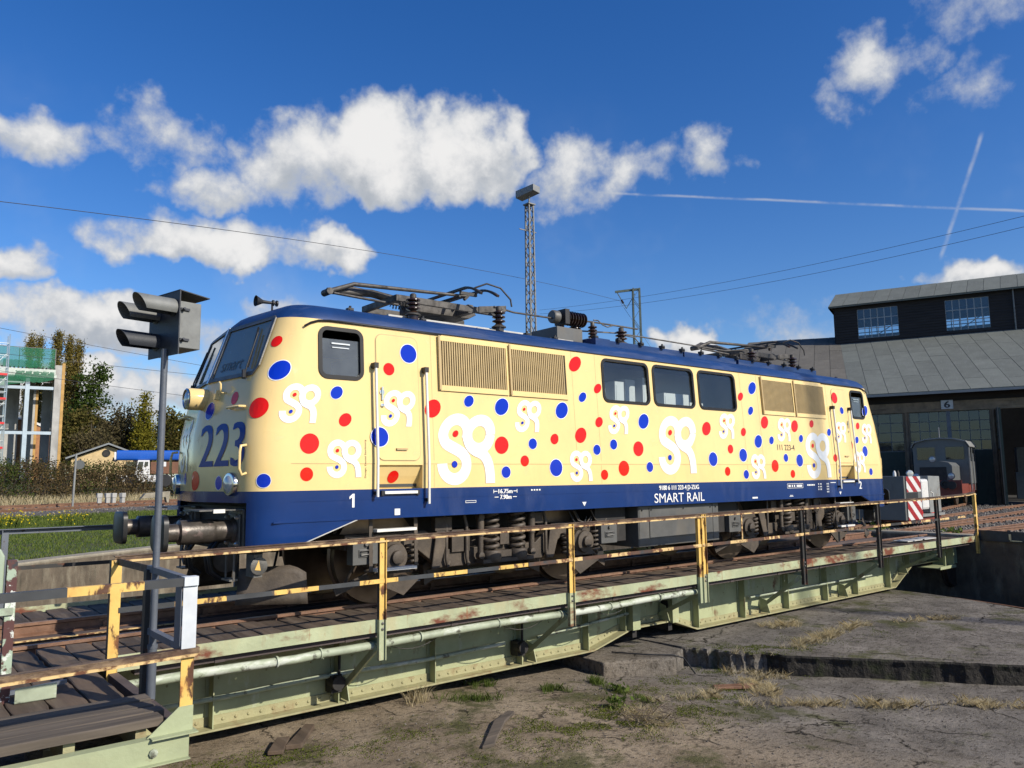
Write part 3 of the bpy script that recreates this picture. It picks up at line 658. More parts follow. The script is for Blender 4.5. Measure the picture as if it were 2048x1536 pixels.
# main plate girders
GB = [(-10.6, -.62), (-9.3, -.62), (-8.35, -1.06), (-1.95, -1.06), (-1.05, -.84), (-.05, -.84), (.62, -1.06), (8.15, -1.06), (9.1, -.62), (10.7, -.62)]
def gbot(x):
    for (a, za), (b, zb) in zip(GB, GB[1:]):
        if a <= x <= b: return za+(zb-za)*(x-a)/(b-a)
    return -.62
for s_ in (-1, 1):
    y = s_*1.05
    mb = MB(); mb.prism([(GB[0][0], y, -.262)]+[(a, y, b) for a, b in GB]+[(GB[-1][0], y, -.262)], (0, -s_*.014, 0)); g = mb.build('girder_web', M['greendark'], br)
    mb = MB()
    for (a, za), (b, zb) in zip(GB, GB[1:]): mb.bar((a, y, za-.008), (b, y, zb-.008), .34, .022)
    mb.build('bottom_flange', M['flange'], g)
    mb = MB()
    for (a, za), (b, zb) in zip(GB, GB[1:]): mb.bar((a, y+s_*.008, za+.055), (b, y+s_*.008, zb+.055), .012, .10)
    mb.build('flange_angle', M['flange'], g)
    mb = MB(); mb.box(GB[0][0], GB[-1][0], min(y-s_*.16, y+s_*.16), max(y-s_*.16, y+s_*.16), -.285, -.264); mb.build('top_flange', M['greendark'], g)
    if s_ < 0:
        rv = MB(); xx = -10.4
        while xx < 10.5:
            for dz in (.055,):
                rv.lathe((xx, y-.014, gbot(xx)+dz), (0, -1, 0), [(.019, 0), (.017, .008), (.009, .014)], 6)
            xx += .145
        for xx in np.arange(-9.9, 10, .55):
            if gbot(xx) < -.8: rv.lathe((xx, y, -.56), (0, -1, 0), [(.013, 0), (.008, .010)], 6)
        o = rv.build('rivets', M['flange'], g); o['kind'] = 'stuff'
STF = [-9.8, -8.9, -7.8, -6.3, -4.9, -3.4, -2.05, -1.2, .7, 2.1, 3.6, 5.1, 6.4, 7.95, 9.0, 9.9]
for x in STF:
    zb = gbot(x)+.004
    mb = MB().box(x-.045, x+.045, -1.066, -1.052, zb+.1, -.287).box(x-.006, x+.006, -1.20, -1.066, zb, -.287); mb.build('stiffener', M['greendark'], br)
# pivot cross girder
mb = MB().box(-1.05, -.95, -1.2, 1.2, -1.0, -.5).box(-.15, -.05, -1.2, 1.2, -1.0, -.5).box(-.95, -.15, -.5, .5, -1.2, -.6); mb.build('pivot_crossbeam', M['bogiedark'], br)
for a, b in ((-1.14, -.96), (-.14, .02)): MB().box(a, b, -1.30, -1.07, -.86, -.3).build('pivot_bracket', M['greendark'], br)
# diagonal brackets, walkway outriggers
POSTS = [-6.2, -3.2, -.2, 2.8, 5.8, 8.7]
for x in POSTS+[-9.0]:
    zb = gbot(x)
    mb = MB().bar((x, -1.07, zb+.10), (x, -1.97, -.30), .07, .012).bar((x-.036, -1.07, zb+.10), (x-.036, -1.97, -.30), .010, .07)
    mb.prism([(x-.006, -1.06, zb+.02), (x-.006, -1.28, zb+.02), (x-.006, -1.20, zb+.26), (x-.006, -1.06, zb+.3)], (.012, 0, 0)); mb.build('diagonal_strut', M['greendark'], br)
    mb = MB().bar((x, -1.05, -.255), (x, -2.02, -.255), .08, .012).bar((x, -1.05, -.225), (x, -2.02, -.225), .012, .06); mb.build('outrigger', M['greendark'], br)
# pipes along the girder
def pipe(name, pts, r, mat, joints=()):
    mb = MB(); mb.tube(pts, r, 10)
    for (p, q) in joints: mb.cyl(p, q, r*1.32, 10)
    return mb.build(name, M[mat], br, smooth=40)
pp = [(x, -1.90+.006*math.sin(x*3), -.275-.012*math.sin(x*1.7)-.02*(x < -7)) for x in np.arange(-8.98, .05, .3)]
pipe('conduit', pp, .047, 'pipe', [((x, -1.90, -.275-.012*math.sin(x*1.7)-.02*(x < -7)), (x+.02, -1.90, -.275-.012*math.sin(x*1.7)-.02*(x < -7))) for x in (-8.3, -7.4, -6.9, -5.6, -4.4, -3.3, -2.3, -1.2)])
pipe('conduit', [(x, -1.17, -.735-.012*math.sin(x*2.2)) for x in np.arange(-8.8, -3.5, .3)], .028, 'pipe')
pipe('conduit', [(x, -1.19, -.72+.06*(x+3.1)) for x in np.arange(-3.1, -.6, .25)], .024, 'pipe')
pipe('conduit', [(x, -1.17, -.70) for x in np.arange(2.3, 7.3, .3)], .026, 'pipe')
for xx in (-6.35, -3.45):
    mb = MB().cyl((xx, -1.30, -.80), (xx, -1.14, -.80), .085, 12).box(xx-.07, xx+.07, -1.24, -1.08, -.92, -.72).cyl((xx+.05, -1.2, -.72), (xx+.05, -1.2, -.42), .018, 8); mb.build('junction_box', M['bogiedark'], br, smooth=40)
# cable droops and icicle like wire ends under the deck
mb = MB()
for k, x in enumerate(np.arange(-8.6, 7, .38)):
    L = rnd.uniform(.05, .13); mb.tube([(x, -1.62, -.29), (x-.02, -1.63, -.29-L)], .004, 5)
o = mb.build('nail_ends', M['pipe'], br); o['kind'] = 'stuff'
for x0 in (-6.05, -4.3, -2.6):
    mb = MB(); mb.tube([(x0+.8*u, -1.84, -.31-.10*math.sin(u*math.pi)) for u in np.linspace(0, 1, 9)], .005, 6); mb.build('loose_cable', M['iron'], br, smooth=60)
# ---- railing on the near side
def post(x, y, z0, z1, mats, split, name='railing_post', face=-1):
    """channel section standing upright; lower part and upper part in different worn paint"""
    mb = MB()
    for a, b, mi in ((z0, split, 0), (split, z1, 1)):
        mb.box(x-.042, x+.026, y-.004, y+.004, a, b, mi); mb.box(x+.026, x+.036, y-.030, y+.004, a, b, mi); mb.box(x-.042, x-.035, y+.004, y+.05, a, b, 2 if mi else 0)
    return mb.build(name, mats, br)
for x in POSTS:
    up = M['yellow'] if x < 0 else M['postdark']
    lo = M['greenrust'] if x < 0 else M['postdark']
    zt_ = .945+.006*(x+6.2)
    p = post(x, -2.055, -.43 if x < 3 else -.36, zt_, [lo, up, M['postdark']], .02)
    mb = MB()
    for z in (-.02, -.085): mb.lathe((x, -2.06, z), (0, -1, 0), [(.016, 0), (.016, .012), (.006, .016)], 6)
    mb.build('bolt', M['iron'], p)
post(-.30, -2.05, -.43, .98, [M['greenrust'], M['yellow'], M['yellow']], -.02)
def toprail(x): return .935+.0065*(x+9)
xs_ = [-9.05]+POSTS+[10.6, 10.98]
zz = [toprail(x) for x in xs_]; zz[-2] = toprail(10.6)+.03; zz[-1] = toprail(11)+.06
mb = MB()
for (x0, z0), (x1, z1) in zip(zip(xs_, zz), zip(xs_[1:], zz[1:])):
    mb.bar((x0, -2.03, z0), (x1, -2.03, z1), .075, .007, 0); mb.bar((x0, -2.052, z0-.020), (x1, -2.052, z1-.020), .010, .034, 0); mb.bar((x0, -2.066, z0-.047), (x1, -2.066, z1-.047), .030, .020, 1)
mb.build('top_rail', [M['railtop'], M['yellowrust']], br)
def striped(name, p, q, w, h, first, seg, ma, mb_, parent=br):
    p = Vector(p); q = Vector(q); L = (q-p).length; d = (q-p)/L; mb = MB(); u = 0; k = first
    while u < L-1e-4:
        e = min(L, u+(seg if u > 0 else seg)); mb.bar(p+d*u, p+d*e, w, h, k % 2); u = e; k += 1
    return mb.build(name, [ma, mb_], parent)
striped('middle_rail', (-9.0, -2.06, .44), (-4.0, -2.06, .468), .012, .048, 1, .5, M['yellow'], M['darkstripe'])
striped('middle_rail', (-3.99, -2.06, .468), (5.8, -2.06, .512), .012, .048, 1, .5, M['yellowrust'], M['ruststripe'])
striped('middle_rail', (5.81, -2.06, .512), (10.95, -2.06, .53), .012, .048, 0, .5, M['yellowrust'], M['postdark'])
mb = MB().box(.84, .87, -2.07, -2.055, .5, .95); mb.build('short_baluster', M['yellowrust'], br)
# end post at the far right
mb = MB().box(10.94, 11.02, -2.065, -2.05, -.42, 1.06).box(10.94, 10.95, -2.06, -2.0, -.42, 1.06); mb.build('railing_post', M['yellow'], br)
mb = MB().bar((10.9, -2.0, .02), (10.98, -2.05, .28), .05, .01); mb.build('post_brace', M['postdark'], br)
# far side railing
for x in (-10.9, -9.45, -6.4, -3.4, -.4, 2.6, 5.6, 8.6, 10.9):
    mb = MB().box(x-.04, x+.04, 2.05, 2.06, -.3, 1.02).box(x-.04, x-.03, 2.0, 2.05, -.3, 1.02); mb.build('railing_post', M['bluegrey'], br)
mb = MB().bar((-11.2, 2.03, 1.03), (11, 2.03, 1.03), .07, .01).bar((-11.2, 2.06, 1.0), (11, 2.06, 1.0), .01, .07); mb.build('top_rail', M['bluegrey'], br)
mb = MB().bar((-11.2, 2.06, .52), (11, 2.06, .52), .012, .05); mb.build('middle_rail', M['postdark'], br)
# far right end: end plate and wheel housing
mb = MB().box(9.75, 10.7, -1.58, -1.05, -.75, -.73).box(10.62, 10.64, -1.58, -1.05, -.73, -.27).box(10.30, 10.33, -1.5, -1.45, -.73, -.27).box(9.75, 10.68, -1.60, -1.58, -.77, -.70); mb.build('end_bracket', M['green'], br)
mb = MB().box(10.66, 11.75, -1.42, -1.40, -.72, -.32).box(11.73, 11.75, -1.40, -1.05, -.72, -.32).prism([(11.75, -1.62, -.30), (11.75, -1.05, -.30), (11.75, -1.05, -.6), (11.75, -1.62, -.74)], (.014, 0, 0)); mb.build('wheel_housing', M['green'], br)
mb = MB().lathe((11.2, -1.36, -.82), (0, 1, 0), [(.46, 0), (.50, .02), (.50, .10), (.54, .11), (.54, .14), (.1, .15)], 28); mb.build('running_wheel', M['wheel'], br, smooth=40)
mb = MB().lathe((-10.4, -1.36, -.82), (0, 1, 0), [(.46, 0), (.50, .02), (.50, .10), (.54, .11), (.54, .14), (.1, .15)], 28); mb.build('running_wheel', M['wheel'], br, smooth=40)
for a, b in ((8.2, .9), (9.0, .8)):
    mb = MB().box(a, a+b, -1.55, -1.2, .0, .02); mb.build('deck_plate', M['roofgrey'], br)
# ---- control platform at the left end
PLB = [plank_mesh(.246, 1.36, seed=20+k) for k in range(6)]
x = -11.4; k = 0
while x < -9.1:
    place('deck_plank', PLB[k % 6], br, T(x, -2.64+rnd.uniform(-.02, .02), -.062+rnd.uniform(-.006, .008), rnd.uniform(-.012, .012), ry=rnd.uniform(-.015, .015))); x += .262; k += 1
PLX = [plank_mesh(.185, 2.62, ax='x', seed=40+k, mat='woodx') for k in range(5)]
for k, y in enumerate((-3.40, -3.59, -3.78, -3.96)):
    place('deck_plank', PLX[k], br, T(-10.38-.02*k*(k % 2), y, -.048+rnd.uniform(-.005, .006), rnd.uniform(-.004, .004)))
mb = MB().box(-11.7, -8.98, -4.155, -4.145, -.33, -.16).box(-11.7, -8.98, -4.145, -4.06, -.168, -.16).box(-11.7, -8.98, -4.20, -4.155, -.33, -.322); mb.build('platform_beam', M['green'], br)
mb = MB().box(-9.06, -8.98, -4.05, -2.0, -.30, -.12).box(-11.6, -8.99, -3.28, -3.18, -.25, -.11); mb.build('platform_joist', M['timber'], br)
mb = MB()
for x in (-10.2, -9.75, -9.3): mb.box(x, x+.07, -4.0, -2.05, -.26, -.12)
mb.build('platform_bearer', M['flange'], br)
mb = MB().bar((-9.35, -1.05, -1.0), (-9.35, -4.0, -.3), .07, .07); mb.build('platform_strut', M['green'], br)
mb = MB().lathe((-9.22, -4.158, -.25), (0, -1, 0), [(.03, 0), (.03, .012), (.012, .02)], 8); mb.build('bolt', M['pipe'], br)
# corner post C (white board above, orange yellow below with gusset)
mb = MB().box(-9.045, -8.955, -4.125, -4.115, -.15, .40, 0).box(-8.965, -8.955, -4.12, -4.06, -.15, .40, 0); mb.build('railing_post', M['yellow'], br)
mb = MB().prism([(-9.26, -4.13, -.155), (-8.95, -4.13, -.155), (-8.95, -4.13, .02), (-9.05, -4.13, .02)], (0, .008, 0)).box(-9.24, -8.93, -4.2, -4.07, -.160, -.150); mb.build('post_gusset', M['green'], br)
mb = MB().box(-9.05, -8.95, -4.135, -4.125, .42, .88).box(-8.96, -8.948, -4.12, -4.04, .40, .88); sgn = mb.build('notice_board', M['signwhite'], br)
mb = MB().box(-9.06, -9.052, -4.12, -3.98, .44, .87); mb.build('notice_side', M['bluegrey'], sgn)
# bars of the little gate along the platform end
mb = MB().bar((-9.0, -4.13, .895), (-9.0, -3.05, .905), .05, .05).bar((-9.0, -4.08, .405), (-9.0, -3.1, .405), .05, .05); mb.build('gate_bar', M['bluegrey'], br)
mb = MB().box(-9.05, -8.95, -4.155, -4.08, .865, .93); mb.build('corner_cap', M['signwhite'], br)
mb = MB().bar((-9.02, -3.05, .90), (-9.02, -2.05, .885), .012, .06); mb.build('gate_bar', M['railtop'], br)
mb = MB().box(-9.05, -9.01, -3.14, -3.06, -.14, .90).box(-8.99, -8.97, -3.12, -3.07, .18, .86, 1); mb.build('gate_post', [M['postdark'], M['signwhite']], br)
mb = MB().box(-9.075, -8.985, -2.06, -2.05, -.3, .9, 0).box(-9.075, -9.065, -2.05, -1.98, -.3, .9, 1); mb.build('railing_post', [M['yellow'], M['postdark']], br)
# platform handrails
mb = MB()
for a, b, mi in ((-11.8, -9.80, 1), (-9.80, -9.32, 0), (-9.32, -9.05, 1)): mb.bar((a, -4.12, .895+.002*(a+9)), (b, -4.12, .895+.002*(b+9)), .05, .06, mi)
mb.build('platform_handrail', [M['yellow'], M['darkstripe']], br)
mb = MB().bar((-11.8, -4.10, .385), (-8.92, -4.10, .415), .07, .008).bar((-11.8, -4.128, .366), (-8.92, -4.128, .396), .010, .034).bar((-11.8, -4.14, .340), (-8.92, -4.14, .370), .03, .018, 1); mb.build('platform_middle_rail', [M['railtop'], M['yellowrust']], br)
# peeling post, cabinet and lever stand at the left edge of the picture
cb = thing('control_cabinet', 'pale green rounded control cabinet with peeling post at the left edge', 'control box', loc=(-10.3, -2.5, -.05), world=True)
mb = MB(); prof = [(-10.75, .72), (-10.02, .72), (-10.0, .76), (-10.0, 1.05), (-10.03, 1.11), (-10.10, 1.13), (-10.75, 1.13)]
mb.prism([(a, -2.75, b) for a, b in prof], (0, .42, 0)); mb.build('cabinet_housing', M['cabinet'], cb, bevel=.015)
mb = MB().box(-10.6, -10.06, -2.72, -2.36, -.03, .715); mb.build('cabinet_base', M['bogiedark'], cb)
mb = MB().box(-9.985, -9.915, -2.78, -2.70, -.12, 1.02); mb.build('corner_post', M['peel'], cb)
mb = MB().box(-10.7, -9.93, -2.80, -2.77, .60, .655); mb.build('cross_bar', M['cabinet'], cb)
mb = MB().box(-9.90, -9.62, -2.92, -2.915, -.05, .06).box(-9.90, -9.62, -2.915, -2.86, -.055, -.05); mb.build('foot_angle', M['pipe'], cb)
mb = MB().bar((-10.0, -2.66, -.03), (-9.48, -2.50, -.03), .03, .03); mb.build('floor_strip', M['bluegrey'], cb)
# ------------------------------------------------------------------ light signal on the platform corner
sg = thing('light_signal', 'dark grey signal head with three hoods on a slim pole', 'signal', loc=(-9.0, -3.22, -.12))
mb = MB().cyl((0, 0, 0), (0, 0, 2.86), .028, 16).cyl((0, 0, 0), (0, 0, .42), .036, 16).cyl((0, 0, .40), (0, 0, .43), .040, 16); mb.build('pole', M['polegrey'], sg, smooth=40)
HM = Matrix.Translation((0.02, 0, 0)) @ Matrix.Rotation(math.atan2(-.215, -.977), 4, 'Z')   # local x = direction the lamps face
def hb(mb): 
    mb.v = [tuple(HM @ Vector(v)) for v in mb.v]; return mb
mb = MB().box(-.20, .0, -.16, .17, 2.86, 3.26); hb(mb).build('lamp_box', M['signalgrey'], sg, bevel=.006)
mb = MB()
for z in (2.92, 3.18): mb.box(-.09, -.01, .17, .185, z, z+.02).cyl((-.03, .18, z), (-.03, .21, z+.012), .012, 8)
hb(mb).build('latch', M['signal'], sg)
mb = MB().prism([(.004, -.30, 2.80), (.004, .20, 2.80), (.004, .20, 3.34), (.004, -.30, 3.34)], (.01, 0, 0)); hb(mb).build('backing_board', M['signal'], sg)
mb = MB().prism([(-.26, -.30, 3.31), (.014, -.30, 3.343), (.014, .20, 3.343), (-.26, .20, 3.31)], (0, 0, .008)); hb(mb).build('roof_plate', M['signal'], sg)
def hood(y, z, L, mat):
    mb = MB(); n = 14; vs = []
    for r, e in ((.082, 0), (.076, 0)):
        for i in range(n+1):
            t = R(-35+250*i/n); cy, cz = math.cos(t)*r, math.sin(t)*r
            vs.append((.014, y+cy, z+cz)); vs.append((L*(.78+.22*(cz+.05)/.13), y+cy, z+cz))
    m_ = 2*(n+1); fs = []
    for i in range(n):
        fs += [(2*i, 2*i+1, 2*i+3, 2*i+2), (m_+2*i, m_+2*i+2, m_+2*i+3, m_+2*i+1), (2*i+1, m_+2*i+1, m_+2*i+3, 2*i+3)]
    mb.add(vs, fs); hb(mb); o = mb.build('lamp_hood', mat, sg, smooth=50)
    l2 = MB().lathe((.012, y, z), (1, 0, 0), [(.07, 0), (.07, .006), (.03, .016)], 14); hb(l2).build('lens', M['rubber'], o, smooth=40)
hood(.10, 3.20, .35, M['signalgrey']); hood(-.19, 3.17, .335, M['signalgrey']); hood(-.17, 2.93, .345, M['signal'])
# ------------------------------------------------------------------ the electric locomotive
def tab(Tb, z):
    if z <= Tb[0][0]: return Tb[0][1]
    for (a, va), (b, vb) in zip(Tb, Tb[1:]):
        if z <= b: return va+(vb-va)*(z-a)/(b-a)
    return Tb[-1][1]
WT = [(1.14, 1.5), (1.85, 1.5), (3.58, 1.396), (3.66, 1.37), (3.74, 1.29), (3.80, 1.15), (3.84, .95), (3.88, .66), (3.91, .32), (3.92, .02)]
LT = [(1.14, 7.735), (1.9, 7.735), (2.2, 7.725), (2.75, 7.62), (3.60, 7.33), (3.66, 7.28), (3.74, 7.19), (3.80, 7.08), (3.84, 6.96), (3.88, 6.8), (3.91, 6.65), (3.92, 6.5)]
SW = .14
def corner(z):
    W = tab(WT, z); L = tab(LT, z); yb = W*.77
    return (-L+SW*yb, -yb), (-L+SW*W, -W), (-L+SW*W+.42*min(1, W/1.4), -W), W, L
def bez(A, C_, B, t): return tuple((1-t)**2*A[i]+2*t*(1-t)*C_[i]+t*t*B[i] for i in (0, 1))
def SP(s, z):
    """point on the shell: s runs from the middle of the left nose along the near side"""
    sg_ = 1 if s >= 0 else -1; s = abs(s); A, C_, B, W, L = corner(z); l1 = math.hypot(A[0]+L, A[1])
    if s <= l1: t = s/l1; x, y = -L+(A[0]+L)*t, A[1]*t
    else:
        r = s-l1; p = A; ok = False
        for i in range(1, 25):
            q = bez(A, C_, B, i/24); d = math.hypot(q[0]-p[0], q[1]-p[1])
            if r <= d: x, y = p[0]+(q[0]-p[0])*r/d, p[1]+(q[1]-p[1])*r/d; ok = True; break
            r -= d; p = q
        if not ok: x, y = B[0]+r, -W
    return Vector((x, y*sg_, z))
def SN(s, z):
    a = SP(s+.01, z)-SP(s-.01, z); b = SP(s, z+.01)-SP(s, z-.01); n = a.cross(b).normalized()
    p = SP(s, z)
    return n if n.dot(Vector((p.x+5, p.y, 0))) > 0 else -n
def ysd(z): return -1.5+max(0, z-1.85)*.0601
lo = thing('electric_locomotive', 'cream and dark blue electric locomotive covered in red and blue dots', 'locomotive', loc=(0, 0, 0), world=True)
WIN = [(-6.74, -6.15, 2.86, 3.49), (6.15, 6.74, 2.86, 3.49), (-1.83, -.71, 2.82, 3.52), (-.59, .51, 2.82, 3.52), (.65, 1.77, 2.82, 3.52)]
REC = [(-5.98, -5.30, 1.50, 1.80), (5.30, 5.98, 1.50, 1.80)]
inset = .035
holes = [(a+inset, b-inset, c+inset, d-inset) for a, b, c, d in WIN]+REC
bx = sorted({round(v, 3) for h in holes for v in h[:2]} | {-6.45, -4.6, -3.4, -2.4, 2.4, 3.4, 4.6, 6.45, -.65, .58, 0})
zl = sorted({round(v, 3) for h in holes for v in h[2:]} | {1.37, 1.5, 1.85, 2.2, 2.5, 2.75, 3.2, 3.58, 3.66, 3.74, 3.80, 3.84, 3.88, 3.91, 3.92})
def halfring(z):
    A, C_, B, W, L = corner(z); P = []
    for i in range(6): P.append((-L+(A[0]+L)*i/6, A[1]*i/6))
    for i in range(11): P.append(bez(A, C_, B, i/10))
    m = 0
    for k, x in enumerate(bx):
        lim = B[0]+.004*(k+1); x = max(lim, min(x, -B[0]-.004*(len(bx)-k))); P.append((x, -W))
    for i in range(10, -1, -1): q = bez(A, C_, B, i/10); P.append((-q[0], q[1]))
    for i in range(5, 0, -1): P.append((L-(A[0]+L)*i/6, A[1]*i/6))
    P.append((L, 0))
    return P
rings = []
for z in zl:
    h = halfring(z); full = h+[(x, -y) for x, y in h[-2:0:-1]]; rings.append([(x, y, z) for x, y in full])
nr = len(rings[0]); sh = MB(); rf = MB()
sv = [v for r_ in rings for v in r_]; sh.v = list(sv); rf.v = list(sv)
for k in range(len(zl)-1):
    zm = (zl[k]+zl[k+1])/2
    for i in range(nr):
        j = (i+1) % nr; f = (k*nr+i, k*nr+j, (k+1)*nr+j, (k+1)*nr+i)
        c = [(sv[a][0], sv[a][1]) for a in f]; xm = sum(p[0] for p in c)/4; ym = sum(p[1] for p in c)/4
        if abs(ym) > 1.35 and any(a < xm < b and c_ < zm < d for a, b, c_, d in holes): continue
        t_ = rf if zm > 3.58 else sh
        t_.f.append(f); t_.m.append(0 if (zm > 3.58 or zm > 1.5) else 1)
body = sh.build('body', [M['cream'], M['blue']], lo, smooth=28)
roof = rf.build('roof', M['roofblue'], lo, smooth=35)
# side sills and skirts
def zbot(x):
    x = abs(x)
    if x > 7.02: return .865
    if x > 6.24: return 1.14-(x-6.24)/.78*.275
    return 1.14
for s_ in (-1, 1):
    cols = []
    A, C_, B, W, L = corner(1.3)
    path = [bez(A, C_, B, t) for t in np.linspace(.22, 1, 12)]+[(x, -W) for x in sorted({-7.02, -6.8, -6.6, -6.4, -6.24, -6.0, -4, -2, 0, 2, 4, 6, 6.24, 6.4, 6.6, 6.8, 7.02}) if B[0] < x < -B[0]]+[(-q[0], q[1]) for q in [bez(A, C_, B, t) for t in np.linspace(1, .22, 12)]]
    mb = MB(); n = len(path); vs = []
    for off in (0, .05):
        for x, y in path:
            d = Vector((x*.12, y, 0)).normalized()*off
            vs.append((x-d.x, (y-d.y) if s_ < 0 else -(y-d.y), 1.372))
        for x, y in path:
            d = Vector((x*.12, y, 0)).normalized()*off
            vs.append((x-d.x, (y-d.y) if s_ < 0 else -(y-d.y), zbot(x)))
    fs = []
    for i in range(n-1):
        fs += [(i, i+1, n+i+1, n+i), (2*n+i, 3*n+i, 3*n+i+1, 2*n+i+1), (n+i, n+i+1, 3*n+i+1, 3*n+i)]
    fs += [(0, n, 3*n, 2*n), (n-1, 3*n-1, 4*n-1, 2*n-1)]
    mb.add(vs, fs); mb.build('side_sill', M['blue'], lo, smooth=35)
    # bright bottom edge moulding
    mb = MB(); y = s_*1.503
    mb.bar((-7.3, y, 1.145), (7.3, y, 1.145), .016, .02); mb.build('sill_moulding', M['blue'], lo)
    for e in (-1, 1):
        mb = MB().bar((e*6.24, s_*1.502, 1.135), (e*7.0, s_*1.502, .868), .008, .012); mb.build('skirt_edge', M['roofgrey'] if e < 0 else M['blue'], lo)
# dark underside so nothing shines through
mb = MB().box(-7.1, 7.1, -1.42, 1.42, 1.16, 1.36).box(-7.35, -7.1, -1.25, 1.25, 1.0, 1.36).box(7.1, 7.35, -1.25, 1.25, 1.0, 1.36); mb.build('underframe', M['bogiedark'], lo)
# seam along the side
mb = MB().bar((-7.1, -1.5012, 1.815), (-6.0, -1.5012, 1.815), .004, .006).bar((-5.28, -1.5012, 1.815), (5.28, -1.5012, 1.815), .004, .006).bar((6.0, -1.5012, 1.815), (7.1, -1.5012, 1.815), .004, .006); mb.build('panel_seam', M['louvre'], lo)
def rrect(x0, x1, z0, z1, r, n=5):
    P = []
    for cx, cz, a in ((x1-r, z1-r, 0), (x0+r, z1-r, 90), (x0+r, z0+r, 180), (x1-r, z0+r, 270)):
        for i in range(n+1): t = R(a+90*i/n); P.append((cx+r*math.cos(t), cz+r*math.sin(t)))
    return P
def ring_frame(x0, x1, z0, z1, r, w, d, s_, y_in=-.03, mi=0):
    o_ = rrect(x0, x1, z0, z1, r); i_ = rrect(x0+w, x1-w, z0+w, z1-w, max(.02, r-w)); n = len(o_); mb = MB(); vs = []
    for P, dy in ((o_, -.001), (o_, d), (i_, d), (i_, y_in)):
        for x, z in P: vs.append((x, -s_*-1*0+s_*(-ysd(z)+dy) , z))
    fs = []
    for k in range(3):
        for i in range(n): j = (i+1) % n; fs.append((k*n+i, k*n+j, (k+1)*n+j, (k+1)*n+i))
    return mb.add(vs, fs, mi)
for s_ in (-1, 1):
    for k, (a, b, c, d) in enumerate(WIN):
        cab = k < 2
        fr = ring_frame(a-.012, b+.012, c-.012, d+.012, .12, .05 if cab else .045, .014, s_).build('window', M['frame'], lo, smooth=40)
        z0, z1 = c+.03, (c+.78*(d-c) if cab else d-.03)
        mb = MB(); mb.add([(a+.03, s_*(-ysd(z0)-.022), z0), (b-.03, s_*(-ysd(z0)-.022), z0), (b-.03, s_*(-ysd(z1)-.022), z1), (a+.03, s_*(-ysd(z1)-.022), z1)], [(0, 1, 2, 3)]); mb.build('pane', M['dglass'] if cab else M['glass'], fr)
        if cab:
            mb = MB(); zz_ = z1-.055; y = s_*(-ysd(zz_)-.012); mb.bar((a+.17, y, zz_), (b-.17, y, zz_), .012, .018).bar((a+.18, y, zz_-.05), (b-.18, y, zz_-.05), .01, .012); mb.build('window_grip', M['alu'], fr)
    # machine room lining and cabinets seen through the windows
    mb = MB().box(-5.1, 5.1, s_*.55-.02, s_*.55+.02, 1.6, 3.56); mb.build('corridor_wall', M['insidewall'], lo)
    for x0, x1, z1, dp in ((-1.70, -1.35, 3.10, .45), (-1.22, -1.0, 3.22, .55), (-.80, -.55, 3.3, .40), (-.40, -.22, 3.35, .45), (0.05, .75, 3.10, .55), (-1.33, -1.24, 2.95, .1), (1.1, 1.5, 3.0, .3)):
        mb = MB().box(x0, x1, min(s_*.57, s_*(.57+dp)), max(s_*.57, s_*(.57+dp)), 2.3, z1).box(x0+.03, x1-.03, min(s_*(.57+dp), s_*(.575+dp)), max(s_*(.57+dp), s_*(.575+dp)), 2.6, z1-.06); mb.build('inner_cabinet', M['inside'], lo)
for e in (-1, 1):
    mb = MB().box(min(e*5.15, e*5.2), max(e*5.15, e*5.2), -1.38, 1.38, 1.5, 3.5).box(min(e*5.2, e*7.3), max(e*5.2, e*7.3), -1.35, 1.35, 1.52, 1.56).box(min(e*6.8, e*7.45), max(e*6.8, e*7.45), -1.2, 1.2, 1.56, 2.55); mb.build('cab_lining', M['insidedark'], lo)
    mb = MB().box(min(e*6.0, e*6.45), max(e*6.0, e*6.45), -.85, -.4, 2.0, 2.12).box(min(e*5.95, e*6.05), max(e*5.95, e*6.05), -.85, -.4, 2.1, 2.85); mb.build('driver_seat', M['insidedark'], lo)
